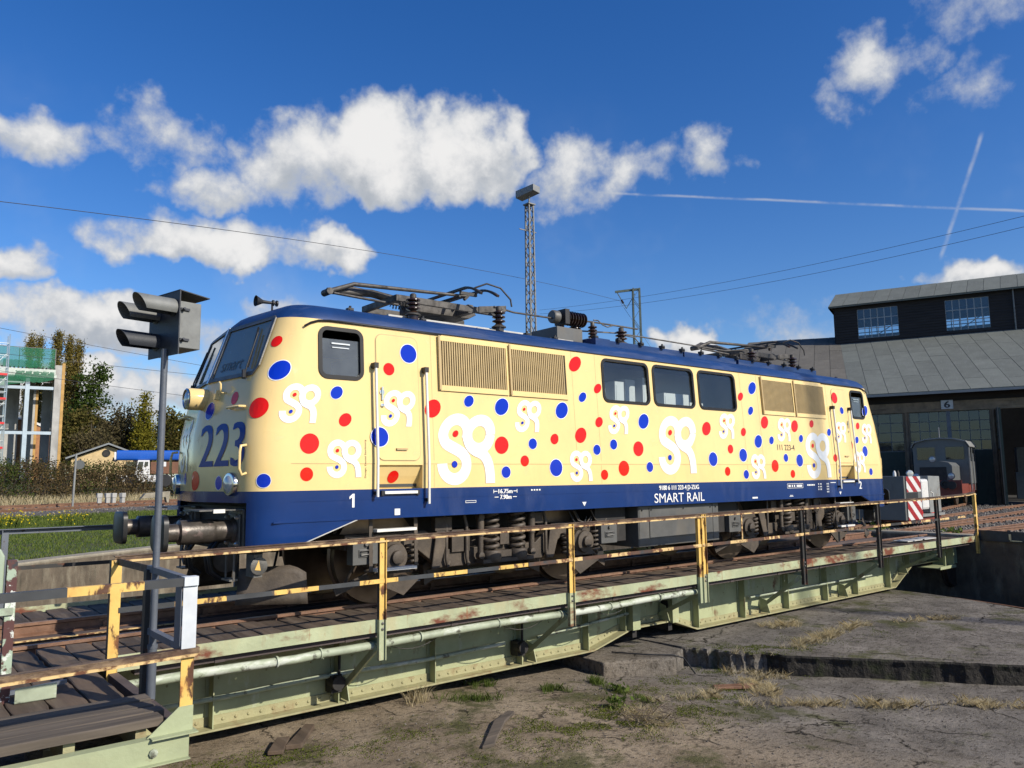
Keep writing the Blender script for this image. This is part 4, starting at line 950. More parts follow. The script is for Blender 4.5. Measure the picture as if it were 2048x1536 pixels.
# windscreens, two each end
def wpt(e, y, z, off=0):
    L = tab(LT, z); return (e*(L-SW*abs(y)+off), y, z)
for e in (-1, 1):
    for h in (-1, 1):
        co = [(h*.035, 2.87), (h*1.10, 2.87), (h*1.19, 2.98), (h*1.17, 3.585), (h*1.10, 3.62), (h*.035, 3.60)]
        mb = MB(); ci = [(h*.085, 2.92), (h*1.08, 2.92), (h*1.135, 3.0), (h*1.115, 3.54), (h*1.07, 3.568), (h*.085, 3.55)]
        n = 6; mb.add([wpt(e, y, z, .004) for y, z in co]+[wpt(e, y, z, .022) for y, z in co]+[wpt(e, y, z, .022) for y, z in ci]+[wpt(e, y, z, .004) for y, z in ci], [(k*n+i, k*n+(i+1) % n, (k+1)*n+(i+1) % n, (k+1)*n+i) for k in range(3) for i in range(n)])
        fr = mb.build('windscreen', M['iron'], lo)
        mb = MB().add([wpt(e, y, z, .008) for y, z in ci], [tuple(range(n))]); mb.build('pane', M['wglass'], fr)
        mb = MB(); p0 = wpt(e, h*.98, 2.84, .04); p1 = wpt(e, h*.93, 3.42, .05); mb.tube([p0, wpt(e, h*.99, 2.98, .06), p1], .010, 6); mb.bar(wpt(e, h*.97, 2.98, .035), wpt(e, h*.86, 3.5, .035), .012, .022).cyl(p0, wpt(e, h*.955, 2.94, .06), .028, 8); mb.build('wiper', M['rubber'], lo, smooth=40)
    mb = MB().bar(wpt(e, 0, 2.86, .012), wpt(e, 0, 3.61, .012), .05, .02); mb.build('centre_post', M['alu'], lo)
    # headlights: two low, one at the middle of the nose
    for y in (-1.0, 1.06):
        L = 7.735-SW*abs(y); ax = Vector((e, .14*(1 if y > 0 else -1), 0)).normalized()
        mb = MB().lathe((e*(L-.03), y, 1.585), ax, [(.135, 0), (.138, .06), (.128, .085), (.105, .09)], 24); hl = mb.build('headlight', M['chrome'], lo, smooth=40)
        mb = MB().lathe((e*(L-.03), y, 1.585), ax, [(.105, .086), (.09, .10), (.05, .112), (.01, .116)], 20); mb.build('lens', M['lamp'], hl, smooth=60)
    mb = MB().lathe((e*7.45, 0, 2.655), (e, 0, 0), [(.10, 0), (.135, .12), (.14, .36), (.132, .39), (.115, .40)], 24); hl = mb.build('headlight', M['cream'], lo, smooth=40)
    mb = MB().lathe((e*7.45, 0, 2.655), (e, 0, 0), [(.13, .385), (.135, .405), (.118, .415), (.112, .395)], 24); mb.build('lamp_rim', M['chrome'], hl, smooth=40)
    mb = MB().lathe((e*7.45, 0, 2.655), (e, 0, 0), [(.112, .39), (.07, .41), (.01, .42)], 20); mb.build('lens', M['lamp'], hl, smooth=60)
    # grab rails and steps on the nose
    def wp2(y, z, off): return wpt(e, y, z, off)
    for h in (-1, 1):
        mb = MB(); a = [wp2(h*1.30, 1.71, .0), wp2(h*1.32, 1.69, .06), wp2(h*1.31, 1.76, .085), wp2(h*1.31, 1.95, .085), wp2(h*1.30, 2.02, .07), wp2(h*1.28, 2.03, .0)]; mb.tube(a, .017, 8); mb.build('corner_grip', M['cream'], lo, smooth=60)
        mb = MB(); mb.tube([wp2(h*.80, 2.49, 0), wp2(h*.80, 2.49, .06), wp2(h*1.12, 2.49, .07), wp2(h*1.12, 2.49, 0)], .016, 8); mb.build('step_grip', M['cream'], lo, smooth=60)
        mb = MB(); mb.tube([wp2(h*.55, 2.70, 0), wp2(h*.55, 2.70, .06), wp2(h*.57, 2.80, .10), wp2(h*.50, 2.83, .09)], .014, 8).bar(wp2(h*.40, 2.62, .02), wp2(h*.40, 2.74, .02), .07, .05); mb.build('socket_hook', M['cream'], lo, smooth=60)
# horn on the cab roof
for e, x in ((-1, -7.12), (1, 7.12)):
    mb = MB().lathe((x+.13*-e, -.55, 3.90), (e, 0, 0), [(.018, 0), (.020, .05), (.024, .12), (.04, .18), (.07, .215), (.072, .22), (.01, .10)], 16).cyl((x-.13*e, -.55, 3.72), (x-.13*e, -.55, 3.90), .014, 8).lathe((x-.20*e, -.55, 3.90), (e, 0, 0), [(.04, 0), (.04, .02), (.015, .02), (.015, .05), (.04, .05), (.04, .07)], 14)
    mb.build('horn', M['rubber'], lo, smooth=40)
# louvres
for s_ in (-1, 1):
    for x0, x1 in ((-5.01, -3.80), (-3.775, -2.62), (2.62, 3.775), (3.80, 5.01)):
        def Y(z, d): return s_*(-ysd(z)+d)
        mb = MB(); z0, z1 = 2.80, 3.535
        for a, b, c, d in ((x0, x1, z0, z0+.075), (x0, x1, z1-.045, z1), (x0, x0+.03, z0+.075, z1-.045), (x1-.03, x1, z0+.075, z1-.045)):
            mb.add([(a, Y(c, 0), c), (b, Y(c, 0), c), (b, Y(d, 0), d), (a, Y(d, 0), d), (a, Y(c, .022), c), (b, Y(c, .022), c), (b, Y(d, .022), d), (a, Y(d, .022), d)], [(4, 5, 6, 7), (0, 1, 5, 4), (1, 2, 6, 5), (2, 3, 7, 6), (3, 0, 4, 7)])
        fr = mb.build('louvre_frame', M['cream'], lo)
        mb = MB(); zz0, zz1 = z0+.075, z1-.045; x = x0+.03; st = .0385
        while x < x1-.03-st*.6:
            mb.add([(x, Y(zz0, .002), zz0), (x+st*.06, Y(zz0, .020), zz0), (x+st*.06, Y(zz1, .020), zz1), (x, Y(zz1, .002), zz1), (x+st*.62, Y(zz0, .017), zz0), (x+st*.62, Y(zz1, .017), zz1), (x+st*.68, Y(zz0, .002), zz0), (x+st*.68, Y(zz1, .002), zz1)], [(0, 1, 2, 3), (1, 4, 5, 2), (4, 6, 7, 5)]); x += st
        mb.build('louvre_slats', M['louvre'], fr)
        mb = MB().add([(x0+.03, Y(zz0, .0012), zz0), (x1-.03, Y(zz0, .0012), zz0), (x1-.03, Y(zz1, .0012), zz1), (x0+.03, Y(zz1, .0012), zz1)], [(0, 1, 2, 3)]); mb.build('louvre_gap_shade', M['rubber'], fr)  # black sheet paints in the shade seen between the slats
        mb = MB().bar((x0+.012, Y(z0, .03), z0+.01), (x0+.012, Y(z1, .03), z1+.02), .03, .02); mb.build('louvre_bead', M['louvre'], fr)
    for e in (-1, 1):
        # door
        a, b = (-5.96, -5.34) if e < 0 else (5.34, 5.96)
        P = rrect(a, b, 1.86, 3.475, .09); n = len(P); mb = MB()
        mb.add([(x, s_*(-ysd(z)+.0005), z) for x, z in P]+[(x, s_*(-ysd(z)+.010), z) for x, z in P], [(i, (i+1) % n, n+(i+1) % n, n+i) for i in range(n)]+[tuple(range(n, 2*n))]); dr = mb.build('door', M['cream'], lo)
        P2 = rrect(a-.012, b+.012, 1.848, 3.487, .10); mb = MB().add([(x, s_*(-ysd(z)+.0022), z) for x, z in P2]+[(x, s_*(-ysd(z)+.0022), z) for x, z in P], [(i, (i+1) % n, n+(i+1) % n, n+i) for i in range(n)]); mb.build('door_seal', M['louvre'], dr)
        hx = a+.07 if e < 0 else b-.07
        mb = MB().lathe((hx, s_*(-ysd(2.72)+.008), 2.72), (0, s_, 0), [(.035, 0), (.035, .012), (.01, .014)], 12).bar((hx, s_*(-ysd(2.62)+.02), 2.62), (hx, s_*(-ysd(2.8)+.03), 2.79), .022, .016).lathe((hx, s_*(-ysd(2.55)+.008), 2.55), (0, s_, 0), [(.025, 0), (.025, .012), (.01, .014)], 12); mb.build('door_handle', M['chrome'], dr, smooth=40)
        mb = MB().bar((a+.26, s_*(-ysd(2.0)+.022), 2.0), (a+.42, s_*(-ysd(2.0)+.022), 2.0), .02, .025); mb.build('kick_handle', M['louvre'], dr)
        # recess with toe step under the door
        r0, r1 = (REC[0] if e < 0 else REC[1])[:2]
        mb = MB(); pr = [(1.80, 0), (1.79, .03), (1.66, .09), (1.56, .15), (1.50, .17)]
        vs = [(x, s_*(1.5-d), z) for z, d in pr for x in (r0, r1)]
        fs = [(2*i, 2*i+1, 2*i+3, 2*i+2) for i in range(4)]
        vs += [(r0, s_*1.5, z) for z, d in pr]+[(r1, s_*1.5, z) for z, d in pr]
        for k, off in ((0, 10), (1, 15)): fs += [(2*i+k, 2*i+2+k, off+i+1, off+i) for i in range(4)]
        b_ = len(vs); vs += [(r0, s_*1.5, 1.50), (r1, s_*1.5, 1.50)]; fs.append((8, 9, b_+1, b_))
        mb.add(vs, fs); mb.build('step_recess', M['cream'], lo)
        mb = MB().bar((r0+.1, s_*1.52, 1.455), (r1-.1, s_*1.52, 1.455), .05, .035); mb.build('toe_step', M['handrail'], lo)
        mb = MB().box(r0+.06, r0+.1, min(s_*1.49, s_*1.53), max(s_*1.49, s_*1.53), 1.42, 1.48).box(r1-.1, r1-.06, min(s_*1.49, s_*1.53), max(s_*1.49, s_*1.53), 1.42, 1.48); mb.build('step_bracket', M['rubber'], lo)
        for x, zb in ((-6.0, 1.405), (-5.245, 1.30)):
            x = x if e < 0 else -x; yt = s_*(-ysd(3.06)+.07); yb_ = s_*1.57
            mb = MB().tube([(x, yb_, zb), (x, s_*1.57, 1.85), (x, yt, 3.04)], .019, 8); hr = mb.build('handrail', M['handrail'], lo, smooth=50)
            mb = MB().box(x-.03, x+.03, min(yt+s_*.02, s_*(-ysd(3.05))), max(yt+s_*.02, s_*(-ysd(3.05))), 3.02, 3.09).box(x-.022, x+.022, min(yb_, s_*1.5), max(yb_, s_*1.5), zb+.03, zb+.07); mb.build('rail_bracket', M['rubber'], hr)
        # hanging steps below
        for z in (.985, .50):
            mb = MB().bar((a+.02, s_*1.40, z), (b-.02, s_*1.40, z), .12, .035); mb.build('hanging_step', M['handrail'], lo)
        for x in (a-.02, b+.02): MB().bar((x, s_*1.36, 1.16), (x, s_*1.38, .48), .05, .014).build('step_hanger', M['bogie'], lo)
        # rain strip
        xs_ = [e*-(-t) for t in (6.93, 6.85, 6.75, 6.6, 6.2, 5.6, 4.95)]; zs_ = [3.47, 3.52, 3.556, 3.572, 3.574, 3.574, 3.574]
        mb = MB().tube([(x, s_*(-ysd(z)+.014), z) for x, z in zip(xs_, zs_)], .014, 6); mb.build('rain_strip', M['rubber'], lo, smooth=60)
for x in (-5.12, -2.5, -1.98, 1.95, 2.5, 5.12):
    z = [1.5+.5*k for k in range(5)]; mb = MB()
    for a, b in ((1.86, 3.57), (1.51, 1.80)): mb.bar((x, ysd(a)-.0006, a), (x, ysd(b)-.0006, b), .005, .002, up=(0, 1, 0))
    mb.build('panel_seam', M['louvre'], lo)
mb = MB().bar((-6.5, -1.405, 3.585), (6.5, -1.405, 3.585), .012, .010); mb.build('roof_gutter', M['frame'], lo)
# ---- decals on the near side and nose
def dot(s, z, r, mat, rim=None, name='dot'):
    mb = MB(); n = 28; rr = [r*.5, r]+([r*1.0, r*1.08] if rim else [])
    vs = [SP(s, z)+SN(s, z)*.004]
    for q in rr:
        for i in range(n):
            t = 2*math.pi*i/n; a, b = s+q*math.cos(t), z+q*math.sin(t); vs.append(SP(a, b)+SN(a, b)*.004)
    fs = [(0, 1+i, 1+(i+1) % n) for i in range(n)]+[(1+i, 1+n+i, 1+n+(i+1) % n, 1+(i+1) % n) for i in range(n)]; m_ = [0]*len(fs)
    if rim:
        f2 = [(1+2*n+i, 1+3*n+i, 1+3*n+(i+1) % n, 1+2*n+(i+1) % n) for i in range(n)]; fs += f2; m_ += [1]*n
    mb.v = [tuple(v) for v in vs]; mb.f = fs; mb.m = m_
    return mb.build(name, [mat]+([rim] if rim else []), body)
RED = [(1.3, 3.27, 0.069), (1.35, 2.46, 0.122), (0.83, 2.61, 0.08), (2.45, 2.35, 0.083), (2.03, 2.05, 0.121), (2.01, 1.69, 0.081), (0.06, 1.63, 0.12), (3.69, 2.55, 0.124), (4.93, 2.08, 0.124), (5.36, 1.86, 0.079), (5.94, 2.19, 0.08), (6.09, 3.38, 0.124), (6.48, 2.26, 0.12), (6.7, 3.02, 0.08), (6.85, 2.48, 0.082), (7.0, 1.65, 0.08), (7.81, 2.07, 0.123), (7.45, 1.75, 0.123), (9.61, 2.46, 0.124), (10.35, 2.1, 0.083), (10.23, 1.69, 0.082), (10.55, 3.11, 0.081), (10.75, 2.43, 0.08), (11.44, 2.64, 0.123), (12.52, 2.6, 0.123), (13.17, 2.67, 0.08), (11.79, 1.79, 0.119), (12.41, 1.63, 0.08), (14.12, 1.96, 0.083), (14.78, 2.23, 0.122), (15.13, 2.69, 0.079), (-.62, 2.05, .1)]
BLUE = [(1.47, 2.91, 0.12), (0.26, 2.49, 0.106), (2.26, 2.68, 0.08), (1.51, 1.62, 0.079), (0.68, 1.6, 0.081), (4.26, 2.68, 0.081), (4.85, 2.63, 0.122), (5.01, 1.7, 0.082), (5.51, 2.11, 0.08), (6.02, 2.63, 0.125), (5.97, 1.76, 0.126), (6.41, 2.86, 0.079), (6.84, 2.04, 0.081), (7.22, 2.13, 0.082), (7.9, 2.53, 0.126), (8.08, 1.77, 0.083), (9.81, 1.91, 0.126), (10.89, 3.3, 0.123), (10.94, 2.85, 0.083), (11.25, 2.26, 0.124), (10.74, 1.99, 0.122), (10.81, 1.63, 0.083), (11.7, 2.29, 0.079), (12.77, 2.35, 0.078), (12.19, 1.95, 0.08), (12.69, 1.9, 0.124), (13.88, 2.51, 0.079), (15.42, 3.05, 0.12), (15.09, 2.37, 0.078), (15.45, 2.12, 0.118), (15.65, 1.66, 0.079), (-.45, 2.34, .08), (-.55, 1.66, .075)]
for d in RED: dot(*d, M['red'], name='red_dot')
for d in BLUE: dot(*d, M['sblue'], M['white'], name='blue_dot')
def S_at(x, z): 
    return x-SP(3.0, z).x+3.0
def dotx(x, y_off, z, r, mat, rim, name):     # on the proud door leaf or in the recess
    n = 26; mb = MB(); vs = [(x, y_off(z), z)]
    for q in ([r]+([r, r*1.08] if rim else [])):
        for i in range(n): t = 2*math.pi*i/n; zz_ = z+q*math.sin(t); vs.append((x+q*math.cos(t), y_off(zz_), zz_))
    mb.add(vs, [(0, 1+i, 1+(i+1) % n) for i in range(n)]); 
    if rim: mb.f += [(1+n+i, 1+2*n+i, 1+2*n+(i+1) % n, 1+n+(i+1) % n) for i in range(n)]; mb.m += [1]*n
    mb.build(name, [mat]+([rim] if rim else []), body)
DY = lambda z: ysd(z)-.014
def recd(z): return -(1.5-tab([(1.50, .17), (1.56, .15), (1.66, .09), (1.79, .03), (1.80, 0)], z))-.004
dotx(SP(2.87, 3.03).x, DY, 3.03, .081, M['red'], None, 'red_dot'); dotx(SP(3.08, 3.26).x, DY, 3.26, .124, M['sblue'], M['white'], 'blue_dot'); dotx(SP(2.96, 2.15).x, DY, 2.15, .123, M['sblue'], M['white'], 'blue_dot')
dotx(SP(3.23, 1.65).x, recd, 1.65, .079, M['red'], None, 'red_dot'); dotx(SP(14.35, 1.64).x, recd, 1.64, .079, M['sblue'], M['white'], 'blue_dot')
dotx(SP(14.0, 3.28).x, DY, 3.28, .122, M['red'], None, 'red_dot'); dotx(SP(14.36, 3.01).x, DY, 3.01, .078, M['sblue'], M['white'], 'blue_dot')
def stroke(path, w):
    """2D ribbon of width w along a path; returns quads"""
    P = [Vector((a, b)) for a, b in path]; L = []; Rr = []
    for i, p in enumerate(P):
        d = (P[min(i+1, len(P)-1)]-P[max(i-1, 0)]).normalized(); nn = Vector((-d.y, d.x))*w/2; L.append(p+nn); Rr.append(p-nn)
    return L, Rr
def arc_(c, r, a0, a1, n): return [(c[0]+r*math.cos(R(a0+(a1-a0)*i/n)), c[1]+r*math.sin(R(a0+(a1-a0)*i/n))) for i in range(n+1)]
def bz2(p0, p1, p2, p3, n): return [tuple((1-t)**3*p0[i]+3*t*(1-t)**2*p1[i]+3*t*t*(1-t)*p2[i]+t**3*p3[i] for i in (0, 1)) for t in [k/n for k in range(n+1)]]
C1, C2, CB = (.294, .70), (.706, .70), (.294, .270); RM, SWD = .207, .166
Spath = arc_(CB, RM, 178, 385, 22); e0 = Spath[-1]
j = arc_(C1, RM, 222, 120, 1)[0]
Spath += bz2(e0, (e0[0]-.06, e0[1]+.11), (j[0]+.11, j[1]-.07), j, 10)[1:]+arc_(C1, RM, 222, -20, 24)[1:]
Qpath = arc_(C2, RM, 0, 360, 34); Tpath = bz2((.50, .70), (.52, .50), (.64, .47), (.74, .44), 9)+bz2((.74, .44), (.86, .38), (.925, .30), (.925, .0), 12)[1:]
def logo(s, z, h, proud=False, half=None):
    k = h/1.0; w = k; mb = MB(); fl = 1 if half is None else -1
    def put(a, b, lay=0):
        u, zz_ = s+fl*(a-.5)*w, z+(b-.5)*k
        if proud: return (SP(u, zz_).x, DY(zz_)-.001*lay, zz_)
        return tuple(SP(u, zz_)+SN(u, zz_)*(.004+.0012*lay))
    for lay, path in enumerate((Spath, Qpath, Tpath)):
        L, Rr = stroke(path, SWD); n = len(L)
        mb.add([put(p.x, p.y, lay) for p in L]+[put(p.x, p.y, lay) for p in Rr], [(i, i+1, n+i+1, n+i) for i in range(n-1)])
    for c, r_, mi in ((C1, .048, 1), (CB, .048, 2)):
        mb.add([put(c[0]+r_*math.cos(t), c[1]+r_*math.sin(t), 3) for t in np.linspace(0, 2*math.pi, 15)[:-1]], [tuple(range(14))], mi)
    mb.build('logo', [M['white'], M['red'], M['sblue']], body)
for s, z, h in [(1.83, 2.53, 0.47), (2.49, 1.88, 0.46), (4.32, 2.03, 0.96), (5.37, 2.52, 0.47), (6.49, 1.79, 0.47), (7.3, 2.54, 0.47), (8.81, 2.16, 1.0), (10.22, 2.53, 0.47), (11.22, 1.78, 0.47), (12.14, 2.52, 0.47), (13.42, 2.02, 0.95), (15.54, 2.53, 0.45), (15.17, 1.88, 0.47)]:
    logo(s, z, h)
logo(3.16, 2.53, .47, True); logo(14.36, 2.53, .45, True)
logo(-.72, 2.05, .60)
# lettering
def text_mesh(txt):
    cu = bpy.data.curves.new('txt', 'FONT'); cu.body = txt; cu.size = 1; cu.resolution_u = 5; ob = bpy.data.objects.new('txt', cu); COL.objects.link(ob)
    dg = bpy.context.evaluated_depsgraph_get(); me = bpy.data.meshes.new_from_object(ob.evaluated_get(dg)); bpy.data.objects.remove(ob)
    v = np.array([tuple(x.co)[:2] for x in me.vertices]); f = [tuple(p.vertices) for p in me.polygons]; bpy.data.meshes.remove(me)
    v[:, 0] -= v[:, 0].min(); v[:, 1] -= v[:, 1].min(); return v, f
def lettering(txt, place_fn, width, height, mat, parent, name='lettering', bold=0):
    v, f = text_mesh(txt); v[:, 0] *= width/v[:, 0].max(); v[:, 1] *= height/v[:, 1].max(); mb = MB()
    for dx in ([0] if not bold else [-bold, 0, bold]):
        for dy in ([0] if not bold else [0]):
            mb.add([place_fn(a+dx, b+dy, abs(dx)*.0) for a, b in v], f)
            place_old = place_fn
    if bold:      # separate layers a hair apart so that nothing is coplanar
        n = len(v); 
        for k in range(3):
            for i in range(n): x, y, z = mb.v[k*n+i]; mb.v[k*n+i] = (x-.0004*k*(1 if parent is body and x < -7.3 else 0), y-.0004*k, z)
    return mb.build(name, mat, parent)
side = lambda x0, z0: (lambda a, b, c: (x0+a, ysd(z0+b)-.005, z0+b))
sideb = lambda x0, z0: (lambda a, b, c: (x0+a, -1.506, z0+b))
def nose(a, b, c): p = SP(.17+a, 1.79+b)+SN(.17+a, 1.79+b)*.005; return tuple(p)
lettering('223', nose, 1.07, .52, M['num'], body, bold=.016)
lettering('SMART RAIL', sideb(-.75, 1.175), 1.34, .155, M['white'], lo)
lettering('9180 6 111 223-4 D-ZUG', sideb(-.62, 1.385), 1.06, .075, M['white'], lo, bold=.004)
mb = MB().box(.103, .157, -1.5068, -1.506, 1.368, 1.376); mb.build('lettering', M['white'], lo)
lettering('111 223-4', side(3.01, 2.10), .62, .115, M['black'], body)
MB().prism([(-6.315, -1.506, 1.285), (-6.283, -1.506, 1.285), (-6.283, -1.506, 1.45), (-6.308, -1.506, 1.45), (-6.352, -1.506, 1.415), (-6.352, -1.506, 1.385), (-6.315, -1.506, 1.408)], (0, -.0006, 0)).build('lettering', M['white'], lo); lettering('2', sideb(6.15, 1.285), .105, .165, M['white'], lo, bold=.008)
lettering('16.75m', sideb(-4.05, 1.405), .25, .06, M['white'], lo, bold=.004); lettering('7.90m', sideb(-4.02, 1.325), .20, .06, M['white'], lo, bold=.004)
mb = MB()
for x0, x1, z in ((-4.13, -4.07, 1.435), (-3.78, -3.72, 1.435), (-4.12, -4.05, 1.355), (-3.79, -3.72, 1.355)): mb.box(x0, x1, -1.5065, -1.506, z-.005, z+.005)
mb.box(-4.14, -4.13, -1.5065, -1.506, 1.41, 1.46).box(-3.72, -3.71, -1.5065, -1.506, 1.41, 1.46); mb.build('marking', M['white'], lo)
lettering('Design: Daniel Saarbourg', lambda a, b, c: (-6.12-b, ysd(1.64+a)-.005, 1.64+a), .47, .028, M['black'], body)
def marks(rows):
    mb = MB()
    for x0, x1, z0, z1 in rows: mb.box(x0, x1, -1.5065, -1.506, z0, z1)
    return mb.build('marking', M['white'], lo)
marks([(-5.72, -5.64, 1.17, 1.25)]); marks([(2.05, 2.22, 1.175, 1.205)]); marks([(3.32, 3.46, 1.18, 1.19), (3.34, 3.44, 1.20, 1.21)]); marks([(4.92, 5.14, 1.43, 1.445)])
fr_ = [(-4.62, -4.44, 1.29, 1.296), (-4.62, -4.44, 1.316, 1.322), (-4.62, -4.614, 1.296, 1.316), (-4.446, -4.44, 1.296, 1.316)]; marks(fr_)
marks([(3.26, 3.84, 1.345, 1.352), (3.26, 3.84, 1.43, 1.437), (3.26, 3.267, 1.352, 1.43), (3.833, 3.84, 1.352, 1.43)])
marks([(3.30, 3.38, 1.37, 1.41), (3.42, 3.46, 1.37, 1.41), (3.50, 3.54, 1.37, 1.41), (3.60, 3.80, 1.37, 1.41)])
marks([(4.0+.06*k, 4.045+.06*k, 1.385, 1.415) for k in range(5)])
for k in range(4): marks(([(4.42, 4.46, 1.40-.055*k, 1.43-.055*k), (4.50, 4.56, 1.40-.055*k, 1.43-.055*k)] if k < 3 else [])+[(4.76, 4.80, 1.40-.055*k, 1.43-.055*k), (4.81, 4.85, 1.40-.055*k, 1.43-.055*k)])
marks([(-3.45+.05*k, -3.42+.05*k, 1.432, 1.452) for k in range(4)])
for x in (-2.38, 5.31): 
    mb = MB().prism([(x-.045, -1.506, 1.24), (x+.045, -1.506, 1.24), (x, -1.506, 1.175)], (0, -.0006, 0)); mb.build('marking', M['white'], lo)
lettering('smart', lambda a, b, c: wpt(-1, -(.22+a), 2.99+b, .012), .52, .13, M['iron'], lo)
# ---- buffers, headstock and front gear
for e in (-1, 1):
    mb = MB().box(min(e*7.3, e*7.42), max(e*7.3, e*7.42), -1.22, 1.22, .78, 1.32); mb.build('headstock', M['bogiedark'], lo)
    for y in (-.875, .875):
        mb = MB().box(min(e*7.42, e*7.50), max(e*7.42, e*7.50), y-.24, y+.24, .80, 1.30); mb.box(min(e*7.50, e*7.53), max(e*7.50, e*7.53), y-.19, y+.19, .86, 1.24); bp = mb.build('buffer_mount', M['iron'], lo, bevel=.012)
        mb = MB().lathe((e*7.52, y, 1.05), (e, 0, 0), [(.15, 0), (.15, .02), (.125, .05), (.122, .22), (.13, .25), (.138, .27), (.138, .62), (.10, .64), (.10, .80)], 26); bf = mb.build('buffer', M['buffer'], lo, smooth=35)
        P = rrect(y-.25, y+.25, .85, 1.25, .10, 6); n = len(P); mb = MB()
        mb.add([(e*8.315, a, b) for a, b in P]+[(e*8.365, a, b) for a, b in P]+[(e*8.378, y+(a-y)*.9, 1.05+(b-1.05)*.9) for a, b in P], [tuple(range(n)), tuple(range(2*n, 3*n))]+[(k*n+i, k*n+(i+1) % n, (k+1)*n+(i+1) % n, (k+1)*n+i) for k in (0, 1) for i in range(n)]); mb.build('buffer_plate', M['bufblack'], bf, smooth=30)
        for dy in (-.16, .16):
            for dz in (-.15, .15):
                mb = MB().lathe((e*7.53, y+dy, 1.05+dz), (e, 0, 0), [(.026, 0), (.026, .025), (.012, .04)], 8); mb.build('bolt', M['alu'], bf)
        mb = MB().box(min(e*7.55, e*8.0), max(e*7.55, e*8.0), y-.25, y+.22, 1.285, 1.300); mb.build('buffer_step', M['iron'], lo)
        mb = MB().box(min(e*7.72, e*7.85), max(e*7.72, e*7.85), y-.27, y-.25, 1.262, 1.305); mb.build('step_label', M['handrail'], lo)
        mb = MB(); yy = y*1.0; mb.tube([(e*7.55, yy-.13, .84), (e*7.55, yy-.13, .48), (e*7.55, yy+.13, .48), (e*7.55, yy+.13, .84)], .014, 6).bar((e*7.55, yy-.13, .485), (e*7.55, yy+.13, .485), .10, .02); mb.build('shunter_step', M['iron'], lo)
    mb = MB().box(min(e*7.42, e*7.72), max(e*7.42, e*7.72), -.09, .09, .98, 1.14).prism([(e*7.72, -.03, 1.0), (e*7.92, -.03, 1.0), (e*7.95, -.03, 1.10), (e*7.86, -.03, 1.17), (e*7.84, -.03, 1.08), (e*7.72, -.03, 1.10)], (0, .06, 0)); mb.build('coupling_hook', M['bogiedark'], lo)
    mb = MB(); mb.tube([(e*7.78, -.06, 1.0), (e*7.82, -.08, .75), (e*7.80, 0, .62), (e*7.82, .08, .75), (e*7.78, .06, 1.0)], .02, 6); mb.build('coupling_link', M['iron'], lo, smooth=50)
    for y, c in ((-.45, 1), (-.33, 1), (.33, 1), (.45, 1)):
        mb = MB(); mb.tube([(e*7.42, y, .92), (e*7.55, y, .90), (e*7.66, y, .74), (e*7.62, y, .54), (e*7.5, y, .45)], .028, 8).cyl((e*7.42, y, .92), (e*7.54, y, .92), .04, 10); mb.build('brake_hose', M['rubber'], lo, smooth=60)
    mb = MB().lathe((e*7.46, -.50, .68), (e*.6, -.8, 0), [(.14, 0), (.15, .04), (.06, .06)], 18); mb.build('cable_reel', M['bogie'], lo, smooth=40)
    mb = MB().box(min(e*7.30, e*7.40), max(e*7.30, e*7.40), -1.22, -.98, .52, .78).lathe((e*7.35, -1.22, .65), (0, -1, 0), [(.10, 0), (.10, .03), (.05, .04)], 16); jb = mb.build('socket_box', M['iron'], lo, smooth=30)
    mb = MB().prism([(e*7.335, -1.262, .60), (e*7.405, -1.262, .61), (e*7.36, -1.262, .72)], (0, -.001, 0)); mb.build('warning_sign', M['yellow'], jb)
    # snow plough plates ahead of the first axle
    for s_ in (-1, 1):
        vs = []; n = 8; m_ = 5
        for i in range(n+1):
            u = i/n
            for j_ in range(m_+1):
                v = j_/m_; x = 7.52-.76*u-.08*v*(1-u); y = .88+.34*u+.10*(1-v)*(1-u*.4); z = .17+.03*(1-u)+(.40+.06*u-.10*max(0, u-.8)/.2)*v
                vs.append((e*x, s_*y, z))
        mb = MB().add(vs, [(i*(m_+1)+j_, (i+1)*(m_+1)+j_, (i+1)*(m_+1)+j_+1, i*(m_+1)+j_+1) for i in range(n) for j_ in range(m_)])
        o = mb.build('plough_blade', M['bogie'], lo, smooth=60); so_ = o.modifiers.new('thickness', 'SOLIDIFY'); so_.thickness = .014
# ---- transformer box between the bogies
mb = MB().box(-1.05, 1.12, -1.40, 1.40, .46, 1.13); tb = mb.build('transformer_box', M['grey'], lo, bevel=.015)
mb = MB().box(-.78, .92, -1.412, -1.40, .93, 1.10).box(-.78, .92, -1.415, -1.40, .60, .915).box(-1.03, -.80, -1.408, -1.40, .50, 1.12).box(.94, 1.10, -1.408, -1.40, .50, 1.12); mb.build('cover_panel', M['grey'], tb, bevel=.004)
mb = MB()
for x in (-.97, -.74, .1, .86, 1.02): mb.lathe((x, -1.412, 1.06), (0, -1, 0), [(.016, 0), (.012, .012)], 8)
mb.build('bolt', M['rubber'], tb)
for a, b in ((-1.9, -1.2), (1.25, 1.9)): MB().box(a, b, -1.25, 1.25, .58, 1.12).build('air_tank_case', M['bogiedark'], lo)
for x in (-1.62, 1.62):
    mb = MB().cyl((x, -1.0, .38), (x, 1.0, .38), .15, 18); mb.build('air_tank', M['bogiedark'], lo, smooth=40)
